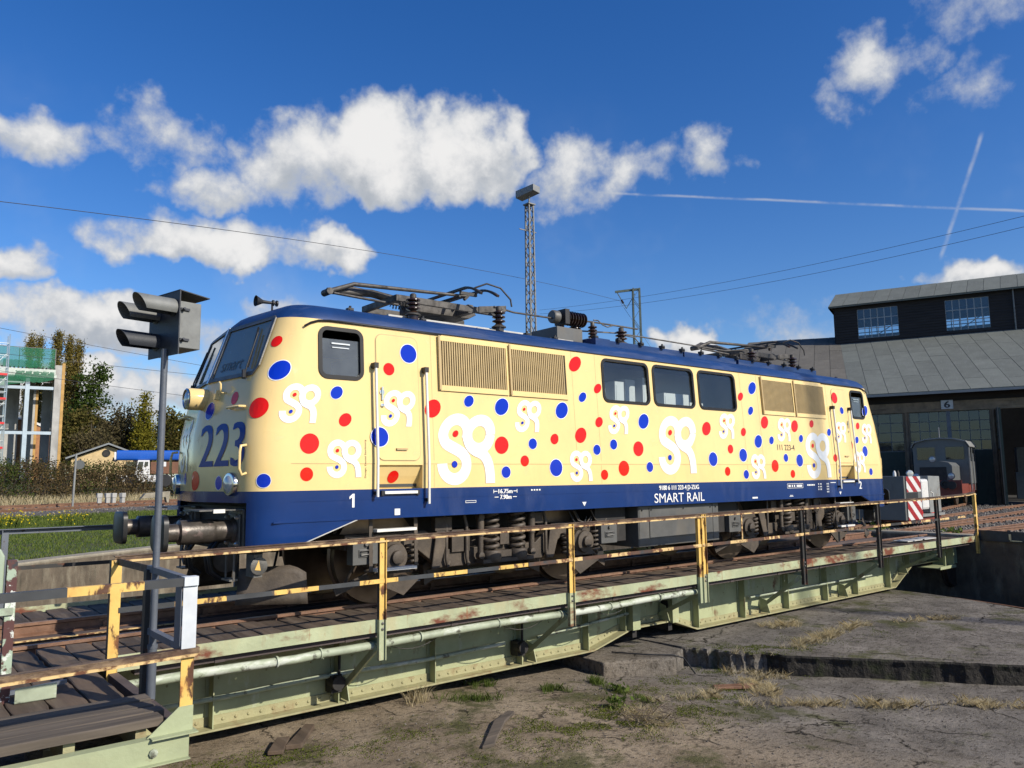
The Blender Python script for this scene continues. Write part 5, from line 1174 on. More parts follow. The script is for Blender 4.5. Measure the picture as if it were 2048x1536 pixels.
# ---- bogies
def coil(c, r, z0, z1, turns, wr):
    n = int(turns*14); return [(c[0]+r*math.cos(2*math.pi*turns*i/n), c[1]+r*math.sin(2*math.pi*turns*i/n), z0+(z1-z0)*i/n) for i in range(n+1)]
def make_bogie(cx, e):
    """e mirrors the bogie along its length"""
    X = lambda x: cx+e*x
    mb = MB(); prof = [(-2.35, .93), (-1.15, .93), (-.80, .66), (.80, .66), (1.15, .93), (2.35, .93), (2.35, .74), (1.30, .70), (.92, .42), (-.92, .42), (-1.30, .70), (-2.35, .74)]
    for s_ in (-1, 1): mb.prism([(X(a), s_*1.16, b) for a, b in prof], (0, -s_*.14, 0))
    mb.box(min(X(-2.35), X(-2.2)), max(X(-2.35), X(-2.2)), -1.0, 1.0, .74, .92).box(min(X(2.2), X(2.35)), max(X(2.2), X(2.35)), -1.0, 1.0, .74, .92).box(min(X(-.4), X(.4)), max(X(-.4), X(.4)), -1.0, 1.0, .5, .9)
    for s_ in (-1, 1):
        for a in (-1.02, 1.05): mb.prism([(X(a), s_*1.20, .92), (X(a+.22), s_*1.20, .92), (X(a+.05), s_*1.20, .42), (X(a-.08), s_*1.20, .42)], (0, s_*.03, 0))
    fr = mb.build('bogie', M['bogie'], lo, bevel=.012)
    for ax in (-1.7, 1.7):
        for s_ in (-1, 1):
            mb = MB().lathe((X(ax), s_*.68, .625), (0, s_, 0), [(.09, -.02), (.10, 0), (.50, .03), (.50, .08), (.12, .14), (.12, .2)], 32); w = mb.build('wheel', M['wheel'], fr, smooth=35)
            mb = MB().lathe((X(ax), s_*.68, .625), (0, s_, 0), [(.50, -.005), (.652, -.005), (.655, .02), (.627, .035), (.622, .135), (.50, .14)], 40); mb.build('tyre', M['tyre'], w, smooth=35)
            mb = MB().lathe((X(ax), s_*1.16, .625), (0, s_, 0), [(.20, 0), (.20, .09), (.17, .12), (.165, .16), (.09, .17), (.085, .22), (.06, .23)], 22)
            mb.prism([(X(ax)-.16, s_*1.17, .50), (X(ax)+.16, s_*1.17, .50), (X(ax)+.26, s_*1.17, .42), (X(ax)-.26, s_*1.17, .42)], (0, s_*.10, 0)); bxo = mb.build('axle_box', M['bogie'], fr, smooth=35)
            mb = MB()
            for k in range(6): t = k*math.pi/3+.3; mb.lathe((X(ax)+.14*math.cos(t), s_*1.29, .625+.14*math.sin(t)), (0, s_, 0), [(.018, 0), (.018, .012), (.008, .018)], 6)
            mb.build('bolt', M['iron'], fr)
            for dx in (-.30, .30):
                mb = MB().tube(coil((X(ax+dx), s_*1.20), .072, .44, .80, 5.2, .02), .021, 7); mb.build('coil_spring', M['spring'], fr, smooth=70)
            mb = MB(); side_ = 1 if ax < 0 else -1
            mb.prism([(X(ax+side_*.66), s_*.86, .18), (X(ax+side_*.92), s_*.86, .30), (X(ax+side_*.80), s_*.86, .56), (X(ax+side_*.64), s_*.86, .45)], (0, s_*.10, 0)); mb.bar((X(ax+side_*.7), s_*.95, .35), (X(ax+side_*1.05), s_*1.05, .44), .05, .05); mb.build('brake_shoe', M['bogie'], fr); MB().bar((X(ax-side_*.7), s_*1.0, .22), (X(ax-side_*.3), s_*1.12, .40), .05, .09).build('brake_link', M['bogie'], fr)
            mb = MB().prism([(X(ax-side_*.30), s_*1.30, .33), (X(ax+side_*.12), s_*1.30, .14), (X(ax+side_*.40), s_*1.30, .36), (X(ax+side_*.1), s_*1.30, .40)], (0, -s_*.03, 0)); mb.build('guide_plate', M['bogie'], fr)
    for s_ in (-1, 1):
        for dx in (-.12, .36):
            mb = MB().tube(coil((X(dx), s_*1.26), .098, .60, 1.16, 6.2, .03), .029, 8); mb.build('suspension_spring', M['spring'], fr, smooth=70)
            mb = MB().lathe((X(dx), s_*1.26, .46), (0, 0, 1), [(.135, 0), (.145, .02), (.145, .13), (.135, .15), (.06, .15)], 22); mb.build('spring_cup', M['bogie'], fr, smooth=35)
        mb = MB().bar((X(-.34), s_*1.24, .47), (X(.58), s_*1.24, .47), .26, .05).box(min(X(.02), X(.22)), max(X(.02), X(.22)), min(s_*1.2, s_*1.3), max(s_*1.2, s_*1.3), .50, .60).box(min(X(.04), X(.20)), max(X(.04), X(.20)), min(s_*1.22, s_*1.27), max(s_*1.22, s_*1.27), .68, .86); mb.build('spring_plank', M['bogie'], fr)
        for dx in (-.34, .60):
            mb = MB().cyl((X(dx), s_*1.30, .56), (X(dx), s_*1.30, .82), .042, 12).cyl((X(dx), s_*1.30, .82), (X(dx), s_*1.30, 1.06), .055, 12).lathe((X(dx), s_*1.25, 1.08), (0, s_, 0), [(.05, 0), (.05, .09), (.02, .1)], 12).lathe((X(dx), s_*1.25, .55), (0, s_, 0), [(.05, 0), (.05, .09), (.02, .1)], 12); mb.build('damper', M['bogie'], fr, smooth=40)
        for dx in (-.86, -.52, .95):
            mb = MB().tube([(X(dx-.03), s_*1.20, 1.12), (X(dx), s_*1.22, .98), (X(dx), s_*1.22, .55), (X(dx+.03), s_*1.21, .44), (X(dx+.10), s_*1.15, .46), (X(dx+.14), s_*1.1, .62)], .026, 7); mb.build('brake_pipe', M['spring'], fr, smooth=60)
        for dx in (-2.33, 2.02):
            mb = MB().box(min(X(dx), X(dx+.36)), max(X(dx), X(dx+.36)), min(s_*1.18, s_*1.34), max(s_*1.18, s_*1.34), .57, .90).box(min(X(dx+.08), X(dx+.28)), max(X(dx+.08), X(dx+.28)), min(s_*1.34, s_*1.352), max(s_*1.34, s_*1.352), .66, .76); sb = mb.build('sand_box', M['grey'], fr, bevel=.01)
            mb = MB().tube([(X(dx+.10), s_*1.37, .69), (X(dx+.26), s_*1.37, .70), (X(dx+.26), s_*1.37, .75), (X(dx+.10), s_*1.37, .74), (X(dx+.10), s_*1.37, .69)], .008, 5).cyl((X(dx+.18), s_*1.34, .82), (X(dx+.18), s_*1.37, .82), .025, 8); mb.build('lid_clip', M['iron'], sb)
            mb = MB().tube([(X(dx+.1), s_*1.2, .57), (X(dx+.02), s_*1.12, .35), (X(dx+.15), s_*.85, .14)], .02, 6); mb.build('sand_pipe', M['bogie'], fr, smooth=60)
        for k in range(5):
            x0 = rnd.uniform(-2.2, 2.0); mb = MB(); mb.tube([(X(x0), s_*1.22, 1.1), (X(x0+.05), s_*1.27, .95), (X(x0+.22), s_*1.28, .82+rnd.uniform(-.08, .08)), (X(x0+.38), s_*1.22, 1.0)], .011, 6); mb.build('cable', M['rubber'] if k % 2 else M['spring'], fr, smooth=60)
        for x0, x1, d, z0, z1 in ((-1.05, -.78, .10, .92, 1.10), (.68, .86, .12, .95, 1.10), (-.75, -.45, .06, .62, .92)): MB().box(min(X(x0), X(x1)), max(X(x0), X(x1)), min(s_*1.14, s_*(1.14+d)), max(s_*1.14, s_*(1.14+d)), z0, z1).build('bracket', M['bogie'], fr)
    mb = MB().box(min(X(-1.4), X(1.4)), max(X(-1.4), X(1.4)), -.6, .6, .3, 1.1); mb.build('traction_motor', M['bogiedark'], fr)
    for ax in (-1.7, 1.7): 
        mb = MB().cyl((X(ax), -1.1, .625), (X(ax), 1.1, .625), .09, 12); mb.build('axle', M['bogiedark'], fr, smooth=40)
make_bogie(-3.88, 1); make_bogie(3.90, -1)
# ---- roof equipment
mb = MB().box(-5.3, -2.7, -.60, .60, 3.82, 3.96); mb.build('roof_hatch', M['roofgrey'], lo, bevel=.01)
for x0, x1 in ((-1.52, .92), (.96, 2.62), (2.70, 5.7)):
    mb = MB().box(x0, x1, -.90, .90, 3.80, 3.965); rh = mb.build('roof_hatch', M['roofblue'], lo, bevel=.012)
    mb = MB().box(x0+.06, x1-.06, -.80, .80, 3.965, 3.985); mb.build('hatch_board', M['roofgrey'], rh)
def insul(x, y, z, h, r=.105, n=3, cap=True, name='insulator'):
    prof = [(r*.75, -.14), (r*.75, 0), (r*.45, .03)]; 
    for k in range(n):
        b = .04+(h-.04)*k/n*.78; prof += [(r*.5, b), (r, b+.02), (r*.98, b+.035), (r*.5, b+.055)]
    prof += [(r*.42, h*.80), (r*.42, h*.98), (r*.22, h)]
    mb = MB().lathe((x, y, z), (0, 0, 1), prof, 18); o = mb.build(name, M['insul'], lo, smooth=45)
    mb = MB().lathe((x, y, z), (0, 0, 1), [(r*.44, h*.80), (r*.45, h*.98), (r*.25, h*1.04)], 14); mb.build('cap', M['panto'], o, smooth=45); MB().lathe((x, y, z), (0, 0, 1), [(r*1.1, -.035), (r*1.1, -.02), (r*.7, .005)], 14).build('foot', M['panto'], o, smooth=45); return o
def pantograph(ox, e, lab):
    X = lambda x: ox+e*x
    base = MB(); z = 4.24
    for s_ in (-1, 1): base.bar((X(-.75), s_*.50, z), (X(1.15), s_*.50, z), .05, .10)
    base.bar((X(-.75), -.52, z), (X(-.75), .52, z), .07, .10).bar((X(.55), -.52, z), (X(.55), .52, z), .10, .14).prism([(X(-.30), -.2, z-.08), (X(.75), -.2, z-.08), (X(.9), -.2, z), (X(.75), -.2, z+.12), (X(.1), -.2, z+.14), (X(-.3), -.2, z+.06)], (0, .4, 0)).prism([(X(.7), -.54, z-.05), (X(1.25), -.54, z+.04), (X(1.25), -.54, z+.14), (X(.7), -.54, z+.06)], (0, .03, 0))
    pa = base.build('pantograph', M['panto'], lo, bevel=.008)
    kx, kz = -1.62, 4.30
    mb = MB().tube([(X(-.15), 0, z+.06), (X(-.9), 0, z+.14), (X(kx), 0, kz+.02)], [.065, .06, .045], 12); mb.build('lower_arm', M['panto'], pa, smooth=50)
    mb = MB().tube([(X(-.62), -.30, z-.05), (X(kx+.05), -.12, kz-.03)], .020, 8); mb.build('coupling_rod', M['panto'], pa, smooth=50)
    mb = MB().tube([(X(kx), -.10, kz), (X(kx), .10, kz)], .050, 12); 
    for s_ in (-1, 1): mb.tube([(X(kx), s_*.05, kz), (X(kx+.36), s_*.12, kz+.145), (X(.55), s_*.42, kz+.16)], [.04, .034, .022], 10)
    mb.bar((X(kx+.30), -.12, kz+.12), (X(kx+.30), .12, kz+.12), .03, .03); mb.build('upper_arm', M['panto'], pa, smooth=50)
    for dx in (.42, .74):
        P = []
        for k in range(21):
            y = -.97+1.94*k/20; a = abs(y); P.append((X(dx), y, kz+.25-max(0, a-.55)**1.7*.72))
        mb = MB(); 
        for p, q in zip(P, P[1:]): mb.bar(p, q, .05, .035)
        mb.build('contact_strip', M['postdark'], pa)
    mb = MB()
    for s_ in (-1, 1):
        mb.tube([(X(.42), s_*.80, kz+.20), (X(.58), s_*.9, kz+.27), (X(.80), s_*.96, kz+.22), (X(.98), s_*.98, kz+.06), (X(1.0), s_*.98, kz-.05)], .014, 8)
        mb.bar((X(.42), s_*.42, kz+.2), (X(.74), s_*.42, kz+.2), .04, .05).bar((X(.5), s_*.42, kz+.1), (X(.62), s_*.42, kz+.22), .05, .04)
    mb.tube([(X(.42), -.42, kz+.15), (X(.42), .42, kz+.15)], .02, 8); mb.build('collector_head', M['postdark'], pa, smooth=50)
    mb = MB()
    for k in range(2): mb.tube([(X(-.5+.5*t), (-.12, .12)[k]+.03*math.cos(t*60), z+.02+.03*math.sin(t*60)) for t in np.linspace(0, 1, 60)], .008, 5)
    mb.build('raising_spring', M['panto'], pa)
    for x, y in ((-.60, -.68), (.98, -.68), (-.60, .68), (.98, .68)): 
        insul(X(x), y, 4.0, .28 if x < 0 else .30)
pantograph(-4.34, 1, 'near'); pantograph(4.10, 1, 'far')
insul(-1.36, -.30, 4.06, .24, .13, 3); insul(-.93, -.34, 4.06, .34, .085, 4); insul(-.35, -.50, 4.06, .27, .11, 3); insul(-1.76, -.42, 4.10, .16, .09, 1); insul(-1.12, -.1, 4.06, .2, .07, 3)
mb = MB().lathe((-2.0, -.42, 4.36), (1, 0, 0), [(.10, 0), (.115, .02), (.115, .13), (.09, .15), (.06, .16), (.06, .2), (.13, .22), (.13, .26), (.08, .28)], 18); sw = mb.build('main_switch', M['grey'], lo, smooth=40)
mb = MB().box(-1.80, -1.70, -.56, -.28, 4.24, 4.50); mb.build('switch_plate', M['rubber'], sw)
prof = [(.07, 0)]
for k in range(7): prof += [(.085, .02+.065*k), (.13, .035+.065*k), (.125, .05+.065*k), (.085, .065+.065*k)]
mb = MB().lathe((-1.70, -.42, 4.37), (1, -.02, .0), prof+[(.06, .5)], 18); mb.build('switch_insulator', M['insul'], sw, smooth=45)
mb = MB().box(-2.15, -1.56, -.72, -.05, 3.86, 4.13); mb.build('switch_plinth', M['grey'], lo, bevel=.01)
mb = MB().tube([(-3.35, -.55, 4.33), (-2.9, -.5, 4.30), (-1.95, -.42, 4.33)], .016, 7).tube([(-1.2, -.42, 4.37), (-.93, -.34, 4.40), (-.35, -.5, 4.36), (.1, -.5, 4.36)], .016, 7).tube([(-1.1, -.1, 4.26), (-.35, -.45, 4.24), (2.9, -.45, 4.22), (3.5, -.6, 4.28)], .014, 7).tube([(-.9, -.34, 4.44), (-.8, -.36, 4.44), (-.72, -.4, 4.36), (-.62, -.42, 4.33), (-.5, -.46, 4.37)], .012, 7).tube([(-.3, -.5, 4.2), (-.05, -.55, 4.18), (.05, -.6, 4.05)], .012, 7); mb.build('roof_busbar', M['panto'], lo, smooth=50)
clm = MB().box(-.04, .04, -.05, .03, -.03, .03).cyl((0, -.02, .02), (0, -.02, .06), .018, 8).cyl((-.03, -.05, .0), (.03, -.05, .0), .016, 8).mesh('roof_clamp', M['rubber'])
for x in np.arange(-1.45, 5.75, .58): place('roof_clamp', clm, roof, T(x, -.90, 3.975))
for x in (-6.05, -4.9, -3.5, -2.95, -2.35): place('roof_clamp', clm, roof, T(x, -.86, 3.865))
mb = MB().box(-1.55, -1.2, -1.02, -.905, 3.80, 3.95); mb.build('roof_box', M['roofblue'], roof)
for x in (-4.9, -3.9, -2.4):
    mb = MB().box(x, x+.5, -.84, -.70, 3.86, 3.885); mb.build('walk_board', M['roofgrey'], roof)
# ------------------------------------------------------------------ engine shed at the right
SA = math.atan2(-.93, .37)
hall = thing('engine_shed', 'dark timber roundhouse engine shed with grey felt roof and clerestory windows', 'shed', loc=(36.5, 7.2, -.1), rz=SA)
Z0 = .1                     # local ground is at -.1 in the world
def hb_(name, mat, x0, x1, y0, y1, z0, z1, parent=hall, bevel=0): return MB().box(x0, x1, y0, y1, z0+Z0, z1+Z0).build(name, mat, parent, bevel=bevel)
CO = [-7.6, -3.3, 1.0, 5.3, 9.6, 13.9]
for u in CO:
    mb = MB().box(u-.17, u+.17, -.17, .17, 0, 5.1+Z0).cyl((u, -.24, 0), (u, -.24, 5.05+Z0), .07, 10).box(u-.2, u+.2, -.2, .2, 2.1, 2.2).box(u-.2, u+.2, -.2, .2, 4.4, 4.5); mb.build('column', M['column'], hall)
hb_('lintel', M['lintel'], -8.2, 14.2, -.22, .18, 5.07, 5.62); hb_('upper_front', M['boards'], -8.2, 14.2, -.10, .1, 5.62, 6.55)
pane = {}
def glazing(parent, x0, x1, z0, z1, nx, nz, y, bar, mat_bar, mat_glass, t=.05):
    mb = MB(); w = (x1-x0)/nx; h = (z1-z0)/nz
    for i in range(nx+1): mb.box(x0+i*w-bar/2, x0+i*w+bar/2, y-t/2, y+t/2, z0+Z0, z1+Z0)
    for j in range(nz+1): mb.box(x0, x1, y-t/2-.003, y+t/2+.003, z0+j*h-bar/2+Z0, z0+j*h+bar/2+Z0)
    fr = mb.build('window', mat_bar, parent)
    key = (round(w, 3), round(h, 3), mat_glass.name)
    if key not in pane: pane[key] = MB().box(-w/2+bar/2, w/2-bar/2, -.004, .004, -h/2+bar/2, h/2-bar/2).mesh('pane', mat_glass)
    for i in range(nx):
        for j in range(nz):
            place('pane', pane[key], fr, T(x0+(i+.5)*w, y, z0+(j+.5)*h+Z0, rnd.uniform(-.004, .004), rx=rnd.uniform(-.006, .006)))
    return fr
# bays with glazed doors, boarded below
for a, b, nx in ((-7.43, -3.47, 6), (-3.13, .83, 8), (9.77, 13.7, 8)):
    glazing(hall, a, b, 2.86, 5.05, nx, 4, 0, .04, M['muntin'], M['hglass'])
    mb = MB().box(a, b, -.04, .04, 0, 2.84+Z0)
    x = a
    while x < b-.1: mb.box(x, x+.10, -.06, -.04, 0, 2.84+Z0); x += .16
    mb.build('door_boarding', M['doorgreen'], hall)
hb_('door_mullion', M['bluegrey'], -1.26, -1.06, -.14, -.05, 2.8, 5.2)
# open leaf at the third bay
lf = MB().box(1.16, 1.26, -2.0, -.2, 0, 5.0+Z0).build('door_leaf', M['doorgreen'], hall)
mb = MB().box(1.10, 1.15, -2.02, -1.86, .05, 5.05+Z0)
for z in (2.9, 3.6, 4.3, 5.0): mb.box(1.10, 1.15, -1.86, -.2, z+Z0-.04, z+Z0+.04)
for y in (-1.3, -.75): mb.box(1.10, 1.15, y-.03, y+.03, 2.9+Z0, 5.0+Z0)
mb.build('leaf_frame', M['doorframe'], lf)
hb_('leaf_post', M['column'], 5.0, 5.14, -.2, -.05, 0, 5.07)
# interior
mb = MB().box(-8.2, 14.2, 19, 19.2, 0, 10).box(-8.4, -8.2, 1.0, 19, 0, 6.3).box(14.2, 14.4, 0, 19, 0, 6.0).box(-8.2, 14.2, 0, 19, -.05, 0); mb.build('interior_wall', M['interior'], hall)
for u, v, w, h in ((2.2, 6, .9, 1.6), (3.6, 8, 1.2, 1.1), (4.5, 5, .5, 2.2), (2.6, 10, 2.0, 3.2)):
    hb_('stored_crate', M['muntin'], u, u+w, v, v+w, 0, h)
# number sign
sg6 = thing('number_sign', 'small white square sign with black 6 above the shed door', 'sign', loc=(36.5, 7.2, -.1), rz=SA)
mb = MB().box(-1.48, -.88, -.30, -.24, 5.17+Z0, 5.67+Z0); mb.build('plate', M['signwhite'], sg6, bevel=.02)
lettering('6', lambda a, b, c: (-1.31+a, -.306, 5.24+Z0+b), .26, .36, M['black'], sg6, bold=.025)
# roof sheets, laid strip by strip
def sheets(name, P0, U, V, nu, nv, mats, parent, gap=.012, lift=.03, seed=1):
    """P0 corner, U vector along the eave, V vector up the slope; nu strips, lengths vary"""
    r_ = random.Random(seed); P0, U, V = Vector(P0), Vector(U), Vector(V); N_ = U.cross(V).normalized(); N_ = N_ if N_.z > 0 else -N_
    for i in range(nu):
        cuts = [0]+sorted(min(.95, max(.05, (k+1)/nv+r_.uniform(-.12, .12))) for k in range(nv-1))+[1]
        for a, b in zip(cuts, cuts[1:]):
            o_ = P0+U*((i)/nu)+V*a; uu = U/nu; vv = V*(b-a); up = N_*(lift+r_.uniform(0, .012)); g = uu.normalized()*gap; h = vv.normalized()*gap
            c = [o_+g+h, o_+uu-g+h, o_+uu+vv-g-h, o_+vv+g-h]
            MB().add([p for p in c]+[p+up for p in c], [(4, 5, 6, 7), (0, 1, 5, 4), (1, 2, 6, 5), (2, 3, 7, 6), (3, 0, 4, 7)]).build(name, mats, parent)
EZ, EY, TZ, TY = 6.12+Z0, -1.2, 11.08+Z0, 11.0
UP = 2.2; UZ = UP*(TZ-EZ)/(TY-EY); BE, BT = -6.1, -8.0
mb = MB().add([(BE, EY, EZ-.06), (14.4, EY, EZ-.06), (14.4, TY+UP, TZ+UZ-.06), (BT, TY+UP, TZ+UZ-.06), (BE, EY, EZ), (14.4, EY, EZ), (14.4, TY+UP, TZ+UZ), (BT, TY+UP, TZ+UZ)], [(0, 3, 2, 1), (4, 5, 6, 7), (0, 1, 5, 4), (1, 2, 6, 5), (2, 3, 7, 6), (3, 0, 4, 7)]); rfm = mb.build('roof', M['roof'], hall)
sheets('roof_sheet', (BE+.02, EY, EZ), (20.3, 0, 0), ((BT-BE)*(TY-EY)/(TY+UP-EY), TY-EY, TZ-EZ), 20, 4, M['roof'], rfm)
hb_('eaves_board', M['slate'], -8.0, 14.4, EY-.03, EY, 5.98, 6.12)
# left facet, turned towards the turntable
ca, sa = math.cos(R(-12)), math.sin(R(-12))
Ld = Vector((-ca, -sa*-1*-1, 0)) if False else Vector((-math.cos(R(13)), -math.sin(R(13)), 0)); Ud = Vector((-math.sin(R(13)), math.cos(R(13)), 0))
E0 = Vector((BE, EY, EZ)); T0 = Vector((BT, TY+UP, TZ+UZ))
Lw = 6.6; E1 = E0+Ld*8.4; T1 = T0+Ld*Lw
mb = MB().add([E0, E1, T1, T0, E0-Vector((0, 0, .1)), E1-Vector((0, 0, .1)), T1-Vector((0, 0, .1)), T0-Vector((0, 0, .1))], [(0, 1, 2, 3), (7, 6, 5, 4), (0, 1, 5, 4), (1, 2, 6, 5), (2, 3, 7, 6), (3, 0, 4, 7)]); rfl = mb.build('roof', M['roofwarm'], hall)
sheets('roof_sheet', E0, Ld*6.0, (T0-E0)+Ld*-.3, 6, 4, M['roofwarm'], rfl, seed=4)
sheets('roof_sheet', E1+(T1-E1)*.5+Ld*-1.6, Ld*1.5, (T1-E1)*.48, 1, 2, M['roofwarm'], rfl, seed=5) if False else None
mb = MB().add([E0+Vector((0, .3, -.1)), E1+Vector((0, .3, -.1)), Vector((E1.x, E1.y+1.0, 0)), Vector((E0.x, E0.y+1.2, 0))], [(0, 1, 2, 3)]).add([E1+Vector((0, .3, -.1)), T1+Vector((0, -.1, -.1)), Vector((T1.x, T1.y, 0)), Vector((E1.x, E1.y+1, 0))], [(0, 1, 2, 3)]); mb.build('side_wall', M['boards'], hall)
# clerestory
cl = MB(); y0 = TY
wins = [(-6.42, -3.75, 11.38, 13.53), (-.79, 1.83, 11.3, 13.53), (5.0, 7.6, 11.3, 13.53)]
u0, u1 = -7.97, 14.0; xs_ = [u0]
for a, b, c, d in wins:
    cl.box(xs_[-1], a, y0-.06, y0+.06, 11.0+Z0, 13.92+Z0).box(a, b, y0-.06, y0+.06, 11.0+Z0, c+Z0).box(a, b, y0-.06, y0+.06, d+Z0, 13.92+Z0); xs_.append(b)
cl.box(xs_[-1], u1, y0-.06, y0+.06, 11.0+Z0, 13.92+Z0)
# lapped boards as real strips
for k in range(15):
    z = 11.0+k*.195
    segs = [u0]
    for a, b, c, d in wins:
        if c-.1 < z < d: segs += [a, b]
    segs.append(u1)
    for a, b in zip(segs[::2], segs[1::2]): cl.add([(a, y0-.062, z+.18+Z0), (b, y0-.062, z+.18+Z0), (b, y0-.10, z+Z0), (a, y0-.10, z+Z0), (a, y0-.062, z+Z0), (b, y0-.062, z+Z0)], [(0, 1, 2, 3), (3, 2, 5, 4)])
cl.box(u0-.06, u0+.06, y0, y0+5, 11.0+Z0, 13.92+Z0)
clo = cl.build('clerestory', M['boards'], hall)
for a, b, c, d in wins: glazing(clo, a, b, c, d, 6, 3, y0, .05, M['winframe'], M['cglass'])
mb = MB(); xs_ = [u0]; yb = y0+5
for a, b, c, d in wins:
    mb.box(xs_[-1], a-1.4, yb, yb+.1, 11.0+Z0, 13.92+Z0).box(a-1.4, b+1.4, yb, yb+.1, 13.05+Z0, 13.92+Z0).box(a-1.4, b+1.4, yb, yb+.1, 11.0+Z0, 12.1+Z0); xs_.append(b+1.4)
mb.box(xs_[-1], u1, yb, yb+.1, 11.0+Z0, 13.92+Z0)
mb.build('clerestory_rear', M['boards'], hall)
mb = MB()
for a, b, c, d in wins:
    for t_ in (.15, .35, .55, .75, .95): mb.box(a+t_*(b-a)-.03, a+t_*(b-a)+.03, yb, yb+.05, 12.1+Z0, 13.05+Z0)
    mb.box(a-1.2, b+1.2, yb, yb+.05, 12.6+Z0, 12.66+Z0).bar((a-.4, y0+2.5, 11.0+Z0), (b+.4, y0+2.5, 13.2+Z0), .06, .06)
mb.build('rear_glazing_bar', M['muntin'], hall)
c0 = Vector((u0-.35, y0-.45, 13.86+Z0)); mb = MB().add([c0, (u1, y0-.45, 13.86+Z0), (u1, y0+2.5, 15.35+Z0), (u0-.1, y0+2.5, 15.35+Z0), (u1, y0+5.5, 13.9+Z0), (u0-.35, y0+5.5, 13.9+Z0), c0+Vector((0, .02, -.09)), (u1, y0-.43, 13.77+Z0)], [(0, 1, 2, 3), (3, 2, 4, 5), (0, 6, 7, 1), (3, 5, 6, 0)]); cr = mb.build('clerestory_roof', M['roof'], hall)
sheets('roof_sheet', c0, (21.7, 0, 0), (.25, 2.95, 1.49), 22, 1, M['roof'], cr, seed=8)
mb = MB().cyl((3.24, y0-.2, 11.0+Z0), (3.24, y0-.2, 13.8+Z0), .05, 8); mb.build('downpipe', M['mast'], hall)

# ------------------------------------------------------------------ rail vehicle with warning stripes
wv = thing('track_vehicle', 'low grey rail vehicle with red and white warning stripes beyond the bridge', 'rail vehicle', loc=(14.25, 2.2, -.2), rz=R(3))
mb = MB().box(0, .12, -1.0, 1.9, .34, 1.72).box(.0, .14, -1.0, 1.9, 1.18, 1.20); vb = mb.build('end_panel', M['vgrey'], wv, bevel=.01)
mb = MB().box(-.006, 0, .7, 1.3, .45, 1.1); mb.build('dark_opening', M['bogiedark'], vb)
mb = MB().tube([(-.05, .25, .5), (-.05, .25, 1.28), (-.05, .62, 1.30), (-.05, .62, .5)], .025, 8); mb.build('grab_frame', M['alu'], wv, smooth=60)
mb = MB().box(.12, 1.28, -1.02, .9, .34, 1.70); mb.build('body', M['vgrey'], wv, bevel=.01)
# slanting warning panels on the side facing the pit
sp_ = MB(); 
def stripes(z0, z1):
    x0, x1 = .13, 1.27; k = 0; w = .24; y = -1.026
    mb.box(x0, x1, y-.004, y, z0, z1, 1)
    t0 = -3
    while t0 < 3:
        poly = [(x0, z0+t0), (x1, z0+t0-.8), (x1, z0+t0-.8+w), (x0, z0+t0+w)]
        # clip to the panel
        def clip(P, f):
            o_ = []
            for p, q in zip(P, P[1:]+P[:1]):
                a, b = f(p), f(q)
                if a >= 0: o_.append(p)
                if (a >= 0) != (b >= 0): t = a/(a-b); o_.append((p[0]+(q[0]-p[0])*t, p[1]+(q[1]-p[1])*t))
            return o_
        poly = clip(poly, lambda p: p[1]-z0); poly = clip(poly, lambda p: z1-p[1]) if poly else poly
        if len(poly) > 2: mb.prism([(a, y-.0045, b) for a, b in poly], (0, -.002, 0), 0)
        t0 += .48
mb = MB(); stripes(1.22, 1.71); stripes(.34, .96); mb.build('warning_panel', [M['stripered'], M['stripewhite']], wv)
mb = MB().box(.14, 1.0, -1.03, -1.02, .98, 1.20); mb.build('recess', M['rubber'], wv)
mb = MB().box(1.45, 2.05, -1.0, -.35, .62, 1.62); mb.build('white_tank', M['stripewhite'], wv, bevel=.08)
mb = MB().tube([(2.1, -1.02, .95), (2.2, -1.05, 1.0), (2.2, -1.05, 1.15), (2.1, -1.02, 1.2)], .02, 6); mb.build('tank_handle', M['stripewhite'], wv, smooth=60)
mb = MB().prism([(2.3, -.9, .5), (3.3, -.9, .5), (3.3, -.9, 1.70), (2.3, -.9, 1.72)], (0, 1.6, 0)); mb.build('rear_panel', M['vlight'], wv, bevel=.01)
mb = MB().box(1.2, 3.3, -1.0, .9, .40, .48); mb.build('floor_plate', M['vlight'], wv)
mb = MB().box(0.3, 3.2, -.9, .7, .28, .40); mb.build('chassis', M['vred'], wv)
for x in (1.5, 2.7):
    mb = MB().lathe((x, -.8, .48), (0, -1, 0), [(.28, 0), (.28, .06), (.22, .07), (.08, .10)], 20); mb.build('wheel', M['redpaint'], wv, smooth=40)
for x, c in ((.35, 1), (.62, 0)):
    mb = MB().lathe((x, -.6, 1.70), (0, 0, 1), [(.05, 0), (.05, .12), (.02, .2)], 10); mb.build('top_fitting', M['stripewhite'] if c else M['bogiedark'], wv, smooth=40)
mb = MB().lathe((1.5, -.6, 1.80), (-.6, -.8, 0), [(.10, 0), (.12, .06), (.11, .09), (.02, .1)], 16).cyl((1.5, -.55, 1.6), (1.5, -.55, 1.8), .02, 8); mb.build('work_lamp', M['lamp'], wv, smooth=40)
